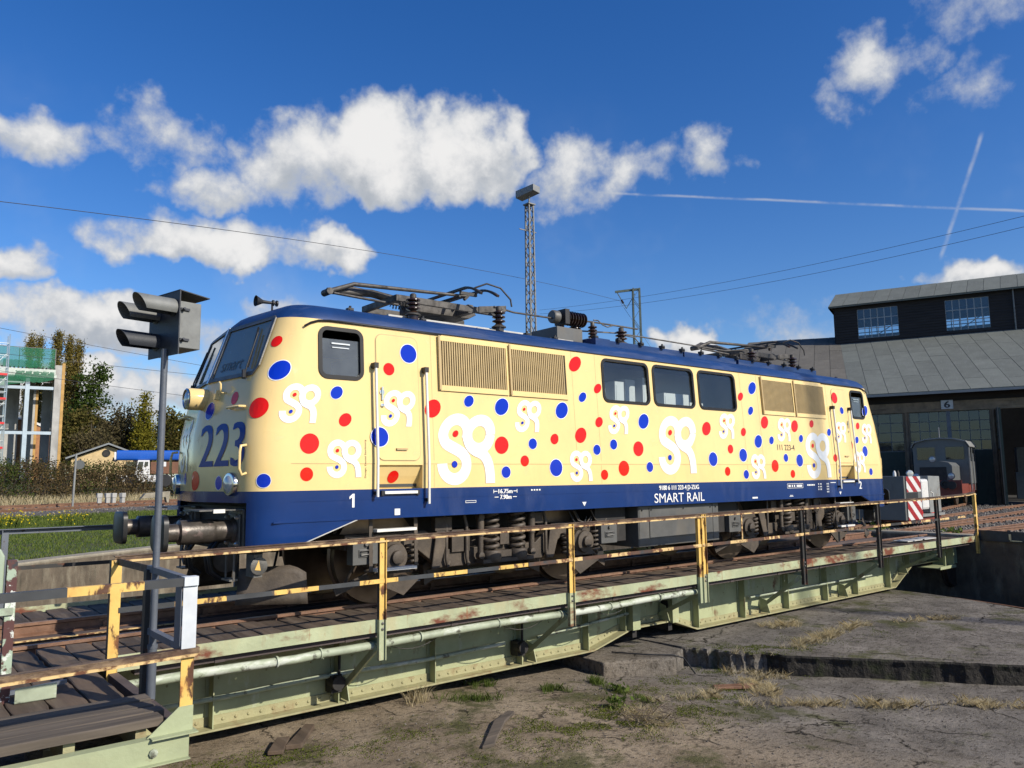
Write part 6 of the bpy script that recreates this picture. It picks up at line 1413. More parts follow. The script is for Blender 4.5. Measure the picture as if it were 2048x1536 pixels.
# ------------------------------------------------------------------ small diesel shunter before door six
an = R(12.7); rr_ = 31.5
ds = thing('diesel_shunter', 'small old shunting engine with grey cab and red frame by the shed', 'shunter', loc=(PC[0]+rr_*math.cos(an), rr_*math.sin(an), 0), rz=an)
mb = MB().box(0, 5.2, -1.2, 1.2, .55, 1.05); mb.build('frame', M['vred'], ds, bevel=.02)
mb = MB().box(-.06, .02, -1.25, 1.25, .45, 1.25); mb.build('buffer_beam', M['vred'], ds)
for y in (-.87, .87):
    mb = MB().lathe((-.05, y, 1.0), (-1, 0, 0), [(.10, 0), (.10, .3), (.20, .32), (.20, .36), (.02, .38)], 18); mb.build('buffer', M['bogiedark'], ds, smooth=40)
P = [(-.85, 1.05), (-.85, 1.95), (-.70, 2.12), (-.3, 2.2), (.3, 2.2), (.70, 2.12), (.85, 1.95), (.85, 1.05)]
mb = MB().prism([(.15, a, b) for a, b in P], (2.3, 0, 0)); mb.build('engine_hood', M['vgrey'], ds, smooth=30)
mb = MB().box(.12, .15, -.6, .6, 1.15, 1.9); mb.build('radiator', M['bogiedark'], ds)
for y, z in ((-.78, 1.45), (.78, 1.45), (0, 2.28)):
    mb = MB().lathe((.2, y, z), (-1, 0, 0), [(.10, -.12), (.17, 0), (.18, .05), (.15, .06)], 18); hl = mb.build('headlamp', M['vgrey'], ds, smooth=40)
    mb = MB().lathe((.2, y, z), (-1, 0, 0), [(.15, .055), (.08, .075), (.01, .08)], 16); mb.build('lens', M['lamp'], hl, smooth=50)
P = [(-1.3, 1.05), (-1.3, 2.95), (-1.15, 3.2), (-.6, 3.36), (0, 3.40), (.6, 3.36), (1.15, 3.2), (1.3, 2.95), (1.3, 1.05)]
mb = MB().prism([(2.45, a, b) for a, b in P], (2.2, 0, 0)); cbn = mb.build('cab', M['vgrey'], ds, smooth=30)
P2 = [(a*1.05, b+.05) for a, b in P[1:-1]]; mb = MB().prism([(2.32, a, b) for a, b in P2+[(x, z-.06) for x, z in P2[::-1]]], (2.46, 0, 0)); mb.build('cab_roof', M['vlight'], cbn, smooth=30)
for y0_, y1_ in ((-1.1, -.25), (.25, 1.1)):
    mb = MB().box(2.43, 2.45, y0_, y1_, 2.3, 2.95); mb.build('cab_window', M['hglass'], cbn)
mb = MB().box(2.9, 3.3, -1.32, -1.30, 2.2, 2.9).box(3.6, 4.2, -1.32, -1.30, 2.2, 2.9); mb.build('cab_window', M['hglass'], cbn)
mb = MB().tube([(2.4, -1.34, .7), (2.4, -1.34, 2.9)], .025, 6).tube([(3.45, -1.34, .7), (3.45, -1.34, 2.6)], .025, 6).tube([(2.5, 0, 3.4), (2.5, 0, 4.0)], .03, 6); mb.build('handrail', M['vlight'], ds, smooth=50)
for x in (1.1, 3.9):
    for s_ in (-1, 1):
        mb = MB().lathe((x, s_*.72, .46), (0, s_, 0), [(.46, 0), (.46, .1), (.38, .11), (.1, .14)], 24); mb.build('wheel', M['wheel'], ds, smooth=40)
for x in (2.5, 3.1):
    mb = MB().box(x, x+.5, -1.35, -1.15, .45, .50).bar((x+.02, -1.3, .5), (x+.02, -1.3, 1.05), .03, .03); mb.build('step', M['vlight'], ds)
mb = MB().lathe((-.15, -.55, 1.05), (-1, 0, 0), [(.20, 0), (.22, .1), (.14, .11), (.14, .02)], 20); mb.build('hose_reel', M['rubber'], ds, smooth=40)

# ------------------------------------------------------------------ masts and wires
lm = thing('lamp_mast', 'tall grey lattice mast with floodlight box behind the locomotive', 'mast', loc=(18.55, 23.9, -.14))
mb = MB(); w0_, w1_ = .235, .165; H = 17.9
cs = []
for k in range(33):
    z = H*k/32; w = w0_+(w1_-w0_)*k/32; cs.append([(w*a, w*b, z) for a, b in ((-1, -1), (1, -1), (1, 1), (-1, 1))])
for i in range(4): mb.bar(cs[0][i], cs[-1][i], .075, .075)
mb.build('chord', M['mast'], lm)
mb = MB()
for k in range(32):
    for i in range(4): a, b = cs[k][i], cs[k+1][(i+1) % 4] if k % 2 == 0 else cs[k+1][i]; 
    for i in range(4):
        p, q = (cs[k][i], cs[k+1][(i+1) % 4]) if k % 2 else (cs[k][(i+1) % 4], cs[k+1][i]); mb.bar(p, q, .045, .03)
mb.build('lattice_bracing', M['mast'], lm)
mb = MB().box(-.27, .27, -.27, .27, H, H+.07).cyl((0, 0, H), (0, 0, H+.55), .05, 8).bar((-.8, 0, H-1.6), (.5, 0, H-1.6), .05, .05); mb.build('head_frame', M['mast'], lm)
mb = MB().prism([(-.75, -.35, H+.50), (.55, -.35, H+.72), (.55, -.35, H+1.12), (-.75, -.35, H+.95)], (0, .7, 0)); fl = mb.build('floodlight', M['vlight'], lm, bevel=.02); fl.rotation_euler = (0, 0, R(-75))
cm = thing('catenary_mast', 'dark green lattice overhead line mast with short arm', 'mast', loc=(31.92, 27.5, -.14))
H = 15.5; mb = MB(); 
for a in (-.32, .32):
    for b in (-.16, .16): mb.bar((a, b, 0), (a*.75, b, H), .10, .08)
for k in range(20):
    z0_, z1_ = H*k/20, H*(k+1)/20; s_ = 1 if k % 2 else -1; f = 1-.25*k/20
    for b in (-.18, .18): mb.bar((-.32*f*s_, b, z0_), (.32*f*s_, b, z1_), .07, .02)
cmx = mb.build('lattice_post', M['mastgreen'], cm); 
mb = MB().bar((.3, 0, H-.05), (-1.55, 0, H-.25), .12, .16).bar((-1.4, 0, H-.3), (-.75, 0, H-1.5), .06, .05).bar((-.1, 0, H-.4), (-.75, 0, H-1.5), .06, .05); mb.build('cantilever_arm', M['mastgreen'], cm)
mb = MB().lathe((-1.1, 0, H-.85), (.5, 0, -1), [(.05, 0), (.11, .05), (.05, .1), (.11, .15), (.05, .2), (.11, .25), (.04, .3)], 10); mb.build('insulator', M['insul'], cm, smooth=40)
cm.rotation_euler = (0, 0, R(-39))
def wire(label, p, q, sag=.3, r=.011, n=24, group='overhead wires crossing the sky'):
    p = Vector(p); q = Vector(q); P = []
    for i in range(n+1): t = i/n; v = p+(q-p)*t; v.z -= sag*4*t*(1-t); P.append(v)
    o = MB().tube(P, r, 5).build('overhead_wire', M['wire'], smooth=60); tag(o, label, 'wire', group); return o

wire('thin wire running from upper left down to the catenary mast', (-10.74, 16.85, 9.81), (31.1, 28.42, 14.5), -.55, .012)
wire('thin wire descending right from the catenary mast arm', (31.1, 28.4, 14.45), (34.6, 24.4, 6.0), .1, .012)
wire('upper of two wires rising towards the right edge', (30.2, 36.3, 15.07), (25.5, .3, 12.15), .5, .010)
wire('lower of two wires rising towards the right edge', (30.2, 36.3, 14.75), (25.5, .3, 11.7), .6, .010)
for k, (a, b) in enumerate(((13.62, 11.57), (11.7, 10.72), (10.37, 8.83))):
    wire('overhead line wire behind the signal, number %s from the top' % ('one', 'two', 'three', 'four', 'five')[k], (-18, 62.4, a+2.1*(a-b)/2.1), (24, 53.8, b-(a-b)), .25, .017)
mb = MB()
for k, t in enumerate(np.arange(.30, .75, .11)):
    pass
for k, (x, y, zt_, zb_) in enumerate(((1.6, 58.4, 13.0, 11.0), (7.6, 57.2, 12.1, 10.6), (9.6, 56.7, 8.9, 7.95))):
    o = MB().cyl((x, y, zb_), (x, y, zt_), .016, 5).build('dropper_wire', M['wire']); tag(o, ('dropper between the overhead wires left of the signal', 'dropper between the overhead wires right of the signal head', 'lowest dropper between the overhead wires beside the pole')[k], 'wire', 'droppers of the overhead line')

# floodlight mast standing to the right of the picture; its shadow falls across the far end of the locomotive
m2 = thing('lamp_mast', 'second lattice mast to the right whose shadow crosses the locomotive', 'mast', loc=(15.4, -31.5, -.14))
mb = MB()
for a in (-.16, .16):
    for b in (-.16, .16): mb.bar((a, b, 0), (a, b, 26), .05, .05)
mb.build('chord', M['mast'], m2)
mb = MB()
for k in range(43):
    for b in (-.16, .16):
        mb.bar((-.16 if k % 2 else .16, b, k*.6), (.16 if k % 2 else -.16, b, k*.6+.6), .03, .03); mb.bar((b, -.16 if k % 2 else .16, k*.6), (b, .16 if k % 2 else -.16, k*.6+.6), .03, .03)
mb.build('lattice_bracing', M['mast'], m2)
# ------------------------------------------------------------------ building site at the left
cs_ = thing('concrete_shell', 'unfinished concrete and steel building frame with green safety net', 'building', loc=(.3, 74, 2.2), world=True)
dx = Vector((.99, -.13, 0)); dn = Vector((.13, .99, 0)); o0 = Vector((-6.0, 74.9, 0))
def cbox(mb, u0, u1, v0, v1, z0, z1, mi=0):
    P = [o0+dx*u+dn*v for u, v in ((u0, v0), (u1, v0), (u1, v1), (u0, v1))]
    return mb.add([(p.x, p.y, z0) for p in P]+[(p.x, p.y, z1) for p in P], [(0, 3, 2, 1), (4, 5, 6, 7), (0, 1, 5, 4), (1, 2, 6, 5), (2, 3, 7, 6), (3, 0, 4, 7)], mi)
cbox(MB(), 8.15, 8.72, -.4, 6, 2.0, 12.7).build('corner_wall', M['cement'], cs_)
cbox(MB(), 8.73, 8.98, -.42, -.1, 2.0, 12.9).build('insulation_strip', M['ochre'], cs_)
for u, w in ((4.1, 1.3), (5.7, .9)): cbox(MB(), u, u+w, 5.2, 5.7, 2.0, 11.5).build('rear_panel', M['cement'], cs_)
cbox(MB(), 7.3, 8.1, 4.2, 4.6, 2.0, 11.5).build('rear_panel', M['cement'], cs_)
cbox(MB(), 0, 4.1, 5.2, 5.6, 2.0, 11.2).build('rear_panel', M['cement'], cs_)
cbox(MB(), -4, 8.2, -.5, 6.2, 11.75, 12.25).build('floor_slab', M['deckwhite'], cs_)
cbox(MB(), -4, 8.3, -.46, -.1, 11.45, 11.75).build('edge_fascia', M['deckwhite'], cs_)
for z in (10.35, 6.15): cbox(MB(), -4, 8.15, -.3, -.08, z, z+.28).build('steel_beam', M['steelblue'], cs_)
cbox(MB(), 5.85, 6.20, -.33, -.02, 2.0, 11.5).build('steel_column', M['steelblue'], cs_)
cbox(MB(), 6.75, 6.95, 1.5, 1.7, 2.0, 10.9).build('timber_prop', M['ochre'], cs_)
cbox(MB(), 6.55, 6.74, 1.5, 1.9, 2.0, 10.6).build('concrete_column', M['cement'], cs_)
mb = MB()
for u in np.arange(-3.5, 8.2, .32): cbox(mb, u, u+.14, -.52, -.38, 12.25, 12.40)
mb.build('deck_ribs', M['bogiedark'], cs_)
mb = MB()
for u in (-3, 0, 3, 5.2, 8.1): cbox(mb, u, u+.06, -.42, -.36, 12.25, 14.25)
cbox(mb, -4, 8.2, -.42, -.38, 14.2, 14.25); mb.build('guard_post', M['mast'], cs_)
def netsheet(u0, u1, z0, z1, v, sag=0):
    n = 16; vs = []; fs = []
    for i in range(n+1):
        for j in range(7):
            u = u0+(u1-u0)*i/n; t = j/6; z = z1+(z0-z1)*t; s_ = sag*math.sin(i/n*math.pi)*t
            p = o0+dx*u+dn*(v+.10*math.sin(i*1.9+j)); vs.append((p.x, p.y, z-s_+.03*math.sin(i*2.3)))
    for i in range(n):
        for j in range(6): a = i*7+j; fs.append((a, a+7, a+8, a+1))
    MB().add(vs, fs).build('safety_net', M['net'], cs_, smooth=80)
netsheet(2.6, 8.1, 12.3, 14.2, -.45); netsheet(4.0, 6.6, 12.3, 13.0, -.55); netsheet(-3, 2.6, 12.3, 14.0, -.45)
netsheet(-3, 5.8, 10.9, 11.6, -.55, .55); netsheet(5.0, 8.1, 11.3, 12.0, -.55, .35)
sf = thing('scaffold_tower', 'aluminium scaffold stair tower with red toe boards at far left', 'scaffold', loc=(-2.6, 69.4, 2.0))
mb = MB()
for a, b in ((-1.4, -.6), (.35, -.6), (-1.4, .6), (.35, .6)): mb.cyl((a, b, 0), (a, b, 12.5), .05, 6)
for z in np.arange(1.2, 12.6, 1.05):
    mb.bar((-1.4, -.6, z), (.35, -.6, z), .05, .05).bar((-1.4, .6, z), (.35, .6, z), .05, .05).bar((.35, -.6, z), (.35, .6, z), .05, .05)
mb.build('scaffold_frame', M['alu'], sf)
for z in (2.6, 4.7, 6.8, 8.9):
    mb = MB().box(-1.4, .35, -.58, .58, z, z+.06); mb.build('platform', M['alu'], sf); mb = MB().box(-.6, .38, -.64, -.60, z, z+.18); mb.build('toe_board', M['redpaint'], sf)
    mb = MB().bar((-1.3, -.3, z), (.3, -.3, z+2.0), .3, .05); mb.build('stair', M['alu'], sf)
# brick buildings
bh = thing('brick_house', 'small yellow brick house with grey gable roof behind brambles', 'house', loc=(4.1, 60.3, 1.4))
bh.rotation_euler = (0, 0, R(-10))
G = [(-2.6, 0), (2.6, 0), (2.6, 2.15), (0, 3.2), (-2.6, 2.15)]
mb = MB().prism([(a, 0, b) for a, b in G], (0, 7, 0)); mb.build('wall', M['yellowbrick'], bh)
for s_ in (-1, 1):
    mb = MB().add([(0, -.45, 3.32), (s_*3.0, -.45, 2.12), (s_*3.0, 7.4, 2.12), (0, 7.4, 3.32), (0, -.45, 3.46), (s_*3.0, -.45, 2.26), (s_*3.0, 7.4, 2.26), (0, 7.4, 3.46)], [(0, 1, 2, 3), (4, 5, 6, 7), (0, 1, 5, 4), (1, 2, 6, 5), (2, 3, 7, 6), (3, 0, 4, 7)]); mb.build('roof', M['slate'], bh)
mb = MB().lathe((-.12, -.02, 2.62), (0, -1, 0), [(.30, 0), (.30, .04), (.22, .05), (.22, .02)], 18); mb.build('round_window', M['bogiedark'], bh)
mb = MB().box(1.9, 2.4, -.06, -.01, .2, 2.1); mb.build('door', M['bogiedark'], bh)
ob = thing('brick_shed', 'orange brick shed with white verge seen through the concrete frame', 'shed', loc=(1.6, 84, 2.2))
ob.rotation_euler = (0, 0, R(-5))
mb = MB().prism([(-6, 0, 0), (2.2, 0, 0), (2.2, 0, 4.8), (-.5, 0, 6.0), (-6, 0, 6.0)], (0, 6, 0)); mb.build('wall', M['brick'], ob)
mb = MB().bar((2.4, -.1, 4.85), (-.6, -.1, 6.2), .1, .22).box(-6, -.5, -.3, 6.2, 6.0, 6.2); mb.build('roof', M['cranewhite'], ob)
# mobile crane
cr_ = thing('mobile_crane', 'mobile crane with long blue boom and white cab behind brambles', 'crane', loc=(5.4, 53.9, 1.3), rz=R(-14))
P = rrect(-.36, .36, -.36, .36, .16, 3)
mb = MB().prism([(-2.0, a, 2.36+b*1.05) for a, b in P], (5.5, 0, 0)); bo = mb.build('boom', M['craneblue'], cr_, smooth=35)
mb = MB().prism([(-2.16, a*.86, 2.30+b*.9) for a, b in P], (.18, 0, 0)).box(-1.2, -1.12, -.3, -.27, 2.5, 2.62); mb.build('boom_head', M['cranewhite'], bo)
mb = MB().lathe((-2.1, 0, 2.05), (0, 1, 0), [(.16, -.2), (.18, -.1), (.18, .1), (.16, .2)], 14); mb.build('sheave', M['bogiedark'], bo)
mb = MB().prism([(-.75, -.9, .9), (-.55, -.9, 1.98), (.25, -.9, 1.98), (.3, -.9, .9)], (0, 1.6, 0)); ca_ = mb.build('cab', M['cranewhite'], cr_, bevel=.03)
mb = MB().prism([(-.58, -.91, 1.30), (-.48, -.91, 1.86), (-.16, -.91, 1.86), (-.22, -.91, 1.30)], (0, -.01, 0)).prism([(-.12, -.91, 1.45), (-.06, -.91, 1.86), (.16, -.91, 1.86), (.16, -.91, 1.55)], (0, -.01, 0)).box(-1.35, -.70, -.7, .6, 1.15, 1.85); mb.build('cab_window', M['hglass'], ca_)
mb = MB().box(.32, 2.55, -.95, .9, .95, 1.85); mb.build('machinery_house', M['cranebrown'], cr_, bevel=.03)
mb = MB().box(1.15, 1.4, -.97, -.95, 1.5, 1.85).box(2.6, 3.4, -.95, .9, 1.0, 1.85); mb.build('counterweight', M['cranewhite'], cr_)
mb = MB().box(-2.6, 3.4, -1.1, 1.1, .35, .85); mb.build('chassis', M['cranewhite'], cr_)
for x in (-2.0, -.9, 1.4, 2.6):
    mb = MB().lathe((x, -1.15, .42), (0, 1, 0), [(.42, 0), (.48, .05), (.48, .28), (.2, .30)], 20); mb.build('wheel', M['rubber'], cr_, smooth=40)
# post with round plate beside the tracks
rp = thing('marker_post', 'slim grey post with round plate standing before the brambles', 'post', loc=(-2.42, 37.1, .3))
mb = MB().cyl((0, 0, 0), (.05, 0, 2.87), .055, 10); mb.build('post', M['vlight'], rp, smooth=40)
mb = MB().lathe((.22, -.05, 2.3), (.25, 1, 0), [(.24, 0), (.25, .02), (.2, .03)], 18); mb.build('plate', M['vgrey'], rp, smooth=40)
# concrete stubs by the track
for k, (x, y, lb) in enumerate(((-1.35, 36.1, 'leftmost of four small pale concrete stubs beside the track'), (-.98, 36.0, 'second of four small pale concrete stubs from the left'), (-.72, 35.9, 'third of four small pale concrete stubs from the left'), (-.30, 35.8, 'rightmost of four small pale concrete stubs beside the track'))):
    o = MB().prism([(-.1, -.1, 0), (.1, -.1, 0), (.1, .1, 0), (-.1, .1, 0)], (0, 0, .28)).prism([(-.13, -.12, .28), (.13, -.12, .28), (.13, .12, .28), (-.13, .12, .28)], (0, 0, .24)).build('concrete_stub', M['cement'], bevel=.02); o.location = (x, y, .55); o.rotation_euler = (0, 0, k*.2); tag(o, lb, 'concrete block', 'concrete stubs beside the track')
o = MB().prism([(-.7, -.2, .25), (.55, -.2, .30), (.62, -.2, .0), (.72, -.2, .0), (.78, -.2, .62), (.5, -.2, .60), (-.5, -.2, .52)], (0, .4, 0)).build('broken_slab', M['kerb'], bevel=.02); o.location = (1.25, 35.6, .5); tag(o, 'tilted pale concrete slab lying beside the track', 'slab')

# ------------------------------------------------------------------ trees and undergrowth
def leaf_mesh(name, P, size, mat, flat=.0, k=4):
    """separate leaf quads round the points P"""
    n = len(P); a = rng.normal(size=(n, 3)); a /= np.linalg.norm(a, axis=1)[:, None]; b = rng.normal(size=(n, 3)); b -= a*(a*b).sum(1)[:, None]; b /= np.linalg.norm(b, axis=1)[:, None]
    s_ = size*rng.uniform(.55, 1.3, (n, 1)); P = np.asarray(P)
    V = np.stack([P-a*s_*.5, P+b*s_*.32, P+a*s_*.55, P-b*s_*.32], 1); return fast_quads(name, V, mat)
def limb(mb, p, q, r0, r1, n=6, wob=.06):
    p, q = Vector(p), Vector(q); L = (q-p).length; P = [p+(q-p)*t+Vector((rnd.uniform(-1, 1), rnd.uniform(-1, 1), rnd.uniform(-.5, .5)))*wob*L*(0 < t < 1) for t in (0, .33, .66, 1)]; mb.tube(P, [r0+(r1-r0)*t for t in (0, .33, .66, 1)], n); return P
def tree(name, label, loc, h, trunk_h, blobs, leafsize, dens, mat, group, bare=0, lean=0):
    """blobs: (x, y, z, rx, ry, rz) crown masses; leaves gather in clumps on limbs"""
    t = thing(name, label, 'tree', group, loc)
    mb = MB(); top = Vector((lean, 0, h*.93)); limb(mb, (0, 0, -.5), top, max(.12, h*.018), .03, 8, .015); pts = []
    for (x, y, z, rx, ry, rz) in blobs:
        vol = rx*ry*rz; nc = max(8, int(dens*(vol**.62)))
        base = Vector((lean*z/h*.9, 0, max(trunk_h, z-rz*.9)))
        for c in range(nc):
            d = rng.normal(size=3); d /= np.linalg.norm(d); rad = rng.random()**.42; c0 = np.array((x, y, z))+d*np.array((rx, ry, rz))*rad*rng.uniform(.8, 1.12)
            cr = leafsize*rng.uniform(1.4, 3.0); m = int(rng.integers(16, 34)*(1-bare))
            pts.append(c0+rng.normal(size=(m, 3))*cr*np.array((.6, .6, .5)))
            if c % (2 if bare else 4) == 0: limb(mb, base+(Vector(c0)-base)*rng.uniform(.0, .35), Vector(c0), .05+.006*h*.3, .012, 4, .08)
    mb.build('trunk', M['bark'], t)
    place('crown', leaf_mesh('crown', np.concatenate(pts), leafsize, mat), t); return t
g1 = 'autumn trees behind the building site'
def pop(x, y, zb, zt, w, lb, extra=(), mat='leafpop', d=170):
    h = zt-zb; w *= .72; bl = [(rnd.uniform(-.15, .15), 0, h*(.30+.14*k), w*(1.0-.13*k), w*(1.0-.13*k), h*.10) for k in range(5)]+[(.1, 0, h*.93, w*.30, w*.30, h*.07)]
    return tree('poplar_tree', lb, (x, y, zb), h, h*.12, bl+list(extra), .20, d, M[mat], g1)
pop(3.9, 103.8, 2, 20.6, .85, 'left twin of the narrow poplars rising behind the safety net'); pop(4.9, 104.2, 2, 20.8, .8, 'right twin of the narrow poplars rising behind the safety net')
pop(6.0, 98.6, 2, 20.8, 1.05, 'tallest narrow poplar right of the concrete corner'); pop(7.2, 98.3, 2, 20.2, .95, 'narrow poplar with slim tip between two others'); pop(8.2, 98.2, 2, 19.6, .85, 'narrow poplar with ragged right side')
tree('birch_tree', 'leaning thin leaved tree right of the poplars', (8.4, 96, 2), 15.2, 3, [(.3, 0, 8.5, 1.3, 1.2, 2.2), (1.2, 0, 11, 1.0, 1.0, 1.3), (2.2, 0, 12.6, .8, .8, .8), (2.2, 0, 9.6, .7, .7, .4), (0, 0, 6, 1.7, 1.5, 2), (1.8, 0, 13.4, .6, .6, .6), (0.2, 0, 12.4, .5, .5, .8)], .36, 24, M['leafgreen'], g1, lean=1.4)
tree('broad_tree', 'dark green broad tree left of the bare brown one', (8.6, 93, 2), 9.2, 1, [(0, 0, 5.4, 2.6, 2.2, 3.0), (1.5, 0, 4, 2.2, 2, 2.5), (-1.6, 0, 3.6, 2, 2, 2.4)], .36, 40, M['leafdark'], g1)
tree('broad_tree', 'brown thinning bushy tree above the house roof', (12.2, 91, 2), 9.6, 1, [(0, 0, 5.6, 2.8, 2.2, 3.2), (-1.6, 0, 4.4, 2.0, 2, 2.6), (1.8, 0, 4.2, 1.8, 2, 2.6)], .30, 44, M['leafbrown'], g1, bare=.35)
tree('conifer_tree', 'pointed yellow green conifer left of the signal pole', (13.4, 86.9, 2), 10.1, .5, [(0, 0, 1.6+1.15*k, 1.75-.23*k, 1.75-.23*k, .75) for k in range(7)]+[(0, 0, 9.5, .2, .2, .5)], .26, 52, M['leafyellow'], g1)
tree('broad_tree', 'olive green tree right of the signal pole beside the nose', (17.3, 91, 2), 9.4, 1, [(0, 0, 5.5, 1.6, 1.5, 3.4), (1.8, 0, 5, 1.6, 1.5, 3), (.8, 0, 3, 2.2, 2, 2.2)], .34, 40, M['leafdark'], g1)
tree('broad_tree', 'green yellow tree partly hidden behind the locomotive nose', (20.5, 90, 2), 9.0, 1, [(0, 0, 5.2, 2.0, 1.8, 3.2), (1.6, 0, 4, 2, 2, 2.6)], .34, 34, M['leafyellow'], g1)
tree('broad_tree', 'low brown bush tree behind the house left side', (6.6, 80, 1.8), 6.4, .6, [(0, 0, 3.4, 2.0, 1.8, 2.4), (1.4, 0, 2.6, 1.6, 1.6, 1.8)], .28, 40, M['leafbrown'], g1, bare=.4)
# bramble bank: a tangled mass nobody could count
P1, P2, TW = [], [], MB()
for k in range(3400):
    u = rng.uniform(-14, 22); w = rng.uniform(11.6, 15.5); hh = 2.05+.35*mnoise.noise((u*.45, w*.4, 1))+.25*mnoise.noise((u*1.4, w*1.2, 5)); hh *= min(1, (w-11.2)/1.2)*1.0
    p = TP+TD*u+TNN*w; z0_ = .35+.28*max(0, w-11)*.6
    z = z0_+hh*rng.random()**.6
    c = np.array((p.x, p.y, z)); m = int(rng.integers(8, 22)); q = c+rng.normal(size=(m, 3))*np.array((.26, .26, .20))
    (P2 if mnoise.noise((u*.6, w*.6, z*.9)) > .22 else P1).append(q)
    if k % 3 == 0:
        b_ = Vector((p.x+rng.uniform(-.3, .3), p.y+rng.uniform(-.3, .3), z0_-.1)); tip = Vector((p.x+rng.uniform(-.7, .7), p.y-rng.uniform(0, .6), z+rng.uniform(.0, .45))); mid = (b_+tip)/2+Vector((0, 0, .3)); TW.tube([b_, mid, tip], [.014, .011, .005], 3)
A1, A2 = np.concatenate(P1), np.concatenate(P2)
n1, n2 = len(A1), len(A2); me = leaf_mesh('bramble_hedge', np.concatenate([A1, A2]), .135, [M['bramble'], M['bramblegreen']]); me.polygons.foreach_set('material_index', np.r_[np.zeros(n1), np.ones(n2)].astype(np.int32))
o = place('bramble_hedge', me, kind='stuff'); tag(o, 'long tangled brown bramble thicket on the bank behind the tracks', 'brambles')
o = TW.build('bramble_stems', M['twig']); o['kind'] = 'stuff'; tag(o, 'bare arching bramble stems in the thicket', 'stems')
# dry grass at the foot of the thicket
def blades(P, h, w, mat, name, lean=.5):
    n = len(P); P = np.asarray(P); a = rng.uniform(0, 6.283, n); d = np.stack([np.cos(a), np.sin(a), np.zeros(n)], 1); hh = h*rng.uniform(.5, 1.3, n); l2 = rng.uniform(0, 6.283, n); ln = lean*hh*rng.uniform(.2, 1, n)
    tip = P+np.stack([np.cos(l2)*ln, np.sin(l2)*ln, hh], 1); mid = P+np.stack([np.cos(l2)*ln*.35, np.sin(l2)*ln*.35, hh*.6], 1); ww = (w*rng.uniform(.6, 1.3, n))[:, None]
    V = np.stack([P-d*ww, P+d*ww, mid+d*ww*.7, tip, mid-d*ww*.7], 1); return fast_quads(name, V, mat)
Pg = []
for k in range(9000):
    u = rng.uniform(-12, 20); w = rng.uniform(9.3, 12.6); p = TP+TD*u+TNN*w; Pg.append((p.x, p.y, .2+max(0, w-9.5)*.14))
o = place('dry_verge_grass', blades(Pg, .42, .012, M['drygrass'], 'dry_verge_grass'), kind='stuff'); tag(o, 'pale dry grass along the foot of the bramble bank', 'grass')
# lawn
Pg = []
for k in range(110000):
    x = rng.uniform(-13, 7); y = rng.uniform(7.5, 29)
    if math.hypot(x-PC[0], y) < PR+.42: continue
    y0 = math.sqrt(max(0, (PR+.40)**2-(x-PC[0])**2)) if abs(x-PC[0]) < PR+.4 else 0; y1 = max(22.5+(x+6)*.5, y0+2); v = (y-y0)/(y1-y0)
    if v > 1: continue
    Pg.append((x, y, -.13+.11*math.sin(min(1, v*4)*math.pi/2)+.16*v))
o = place('lawn_grass', blades(Pg, .075, .009, M['grass'], 'lawn_grass', .9), kind='stuff'); tag(o, 'short green lawn grass beyond the pit wall', 'grass')
Pg = []
for k in range(42000):
    u = rng.uniform(-14, 17); w = rng.uniform(-9.6, -4.5); p = TP+TD*u+TNN*w
    if mnoise.noise((p.x*.7, p.y*.7, 4)) > -.25 or w < -6: Pg.append((p.x, p.y, -.1+.3*(w+9)/4 if w > -9 else -.1))
o = place('track_side_grass', blades(Pg, .11, .012, M['grass'], 'track_side_grass', .9), kind='stuff'); tag(o, 'longer green grass between the lawn and the ballast', 'grass')
# ragwort clumps
for k, (x, y) in enumerate(((-7.4, 21.3), (-5.3, 21.4), (-6.9, 21.9))):
    t = thing('flower_clump', ('yellow flowering clump at the left edge of the lawn', 'yellow flowering clump in the middle of the lawn edge', 'low yellow flowering clump behind the left one')[k], 'flowers', 'yellow flowers by the ballast', (x, y, .1))
    q = rng.normal(size=(160, 3))*np.array((.30, .30, .12))+np.array((0, 0, .38)); place('blossoms', leaf_mesh('blossoms', q, .06, M['yellowflower']), t)
    place('stems', blades(rng.normal(size=(160, 3))*np.array((.26, .26, 0)), .42, .008, M['weed'], 'stems', .5), t)
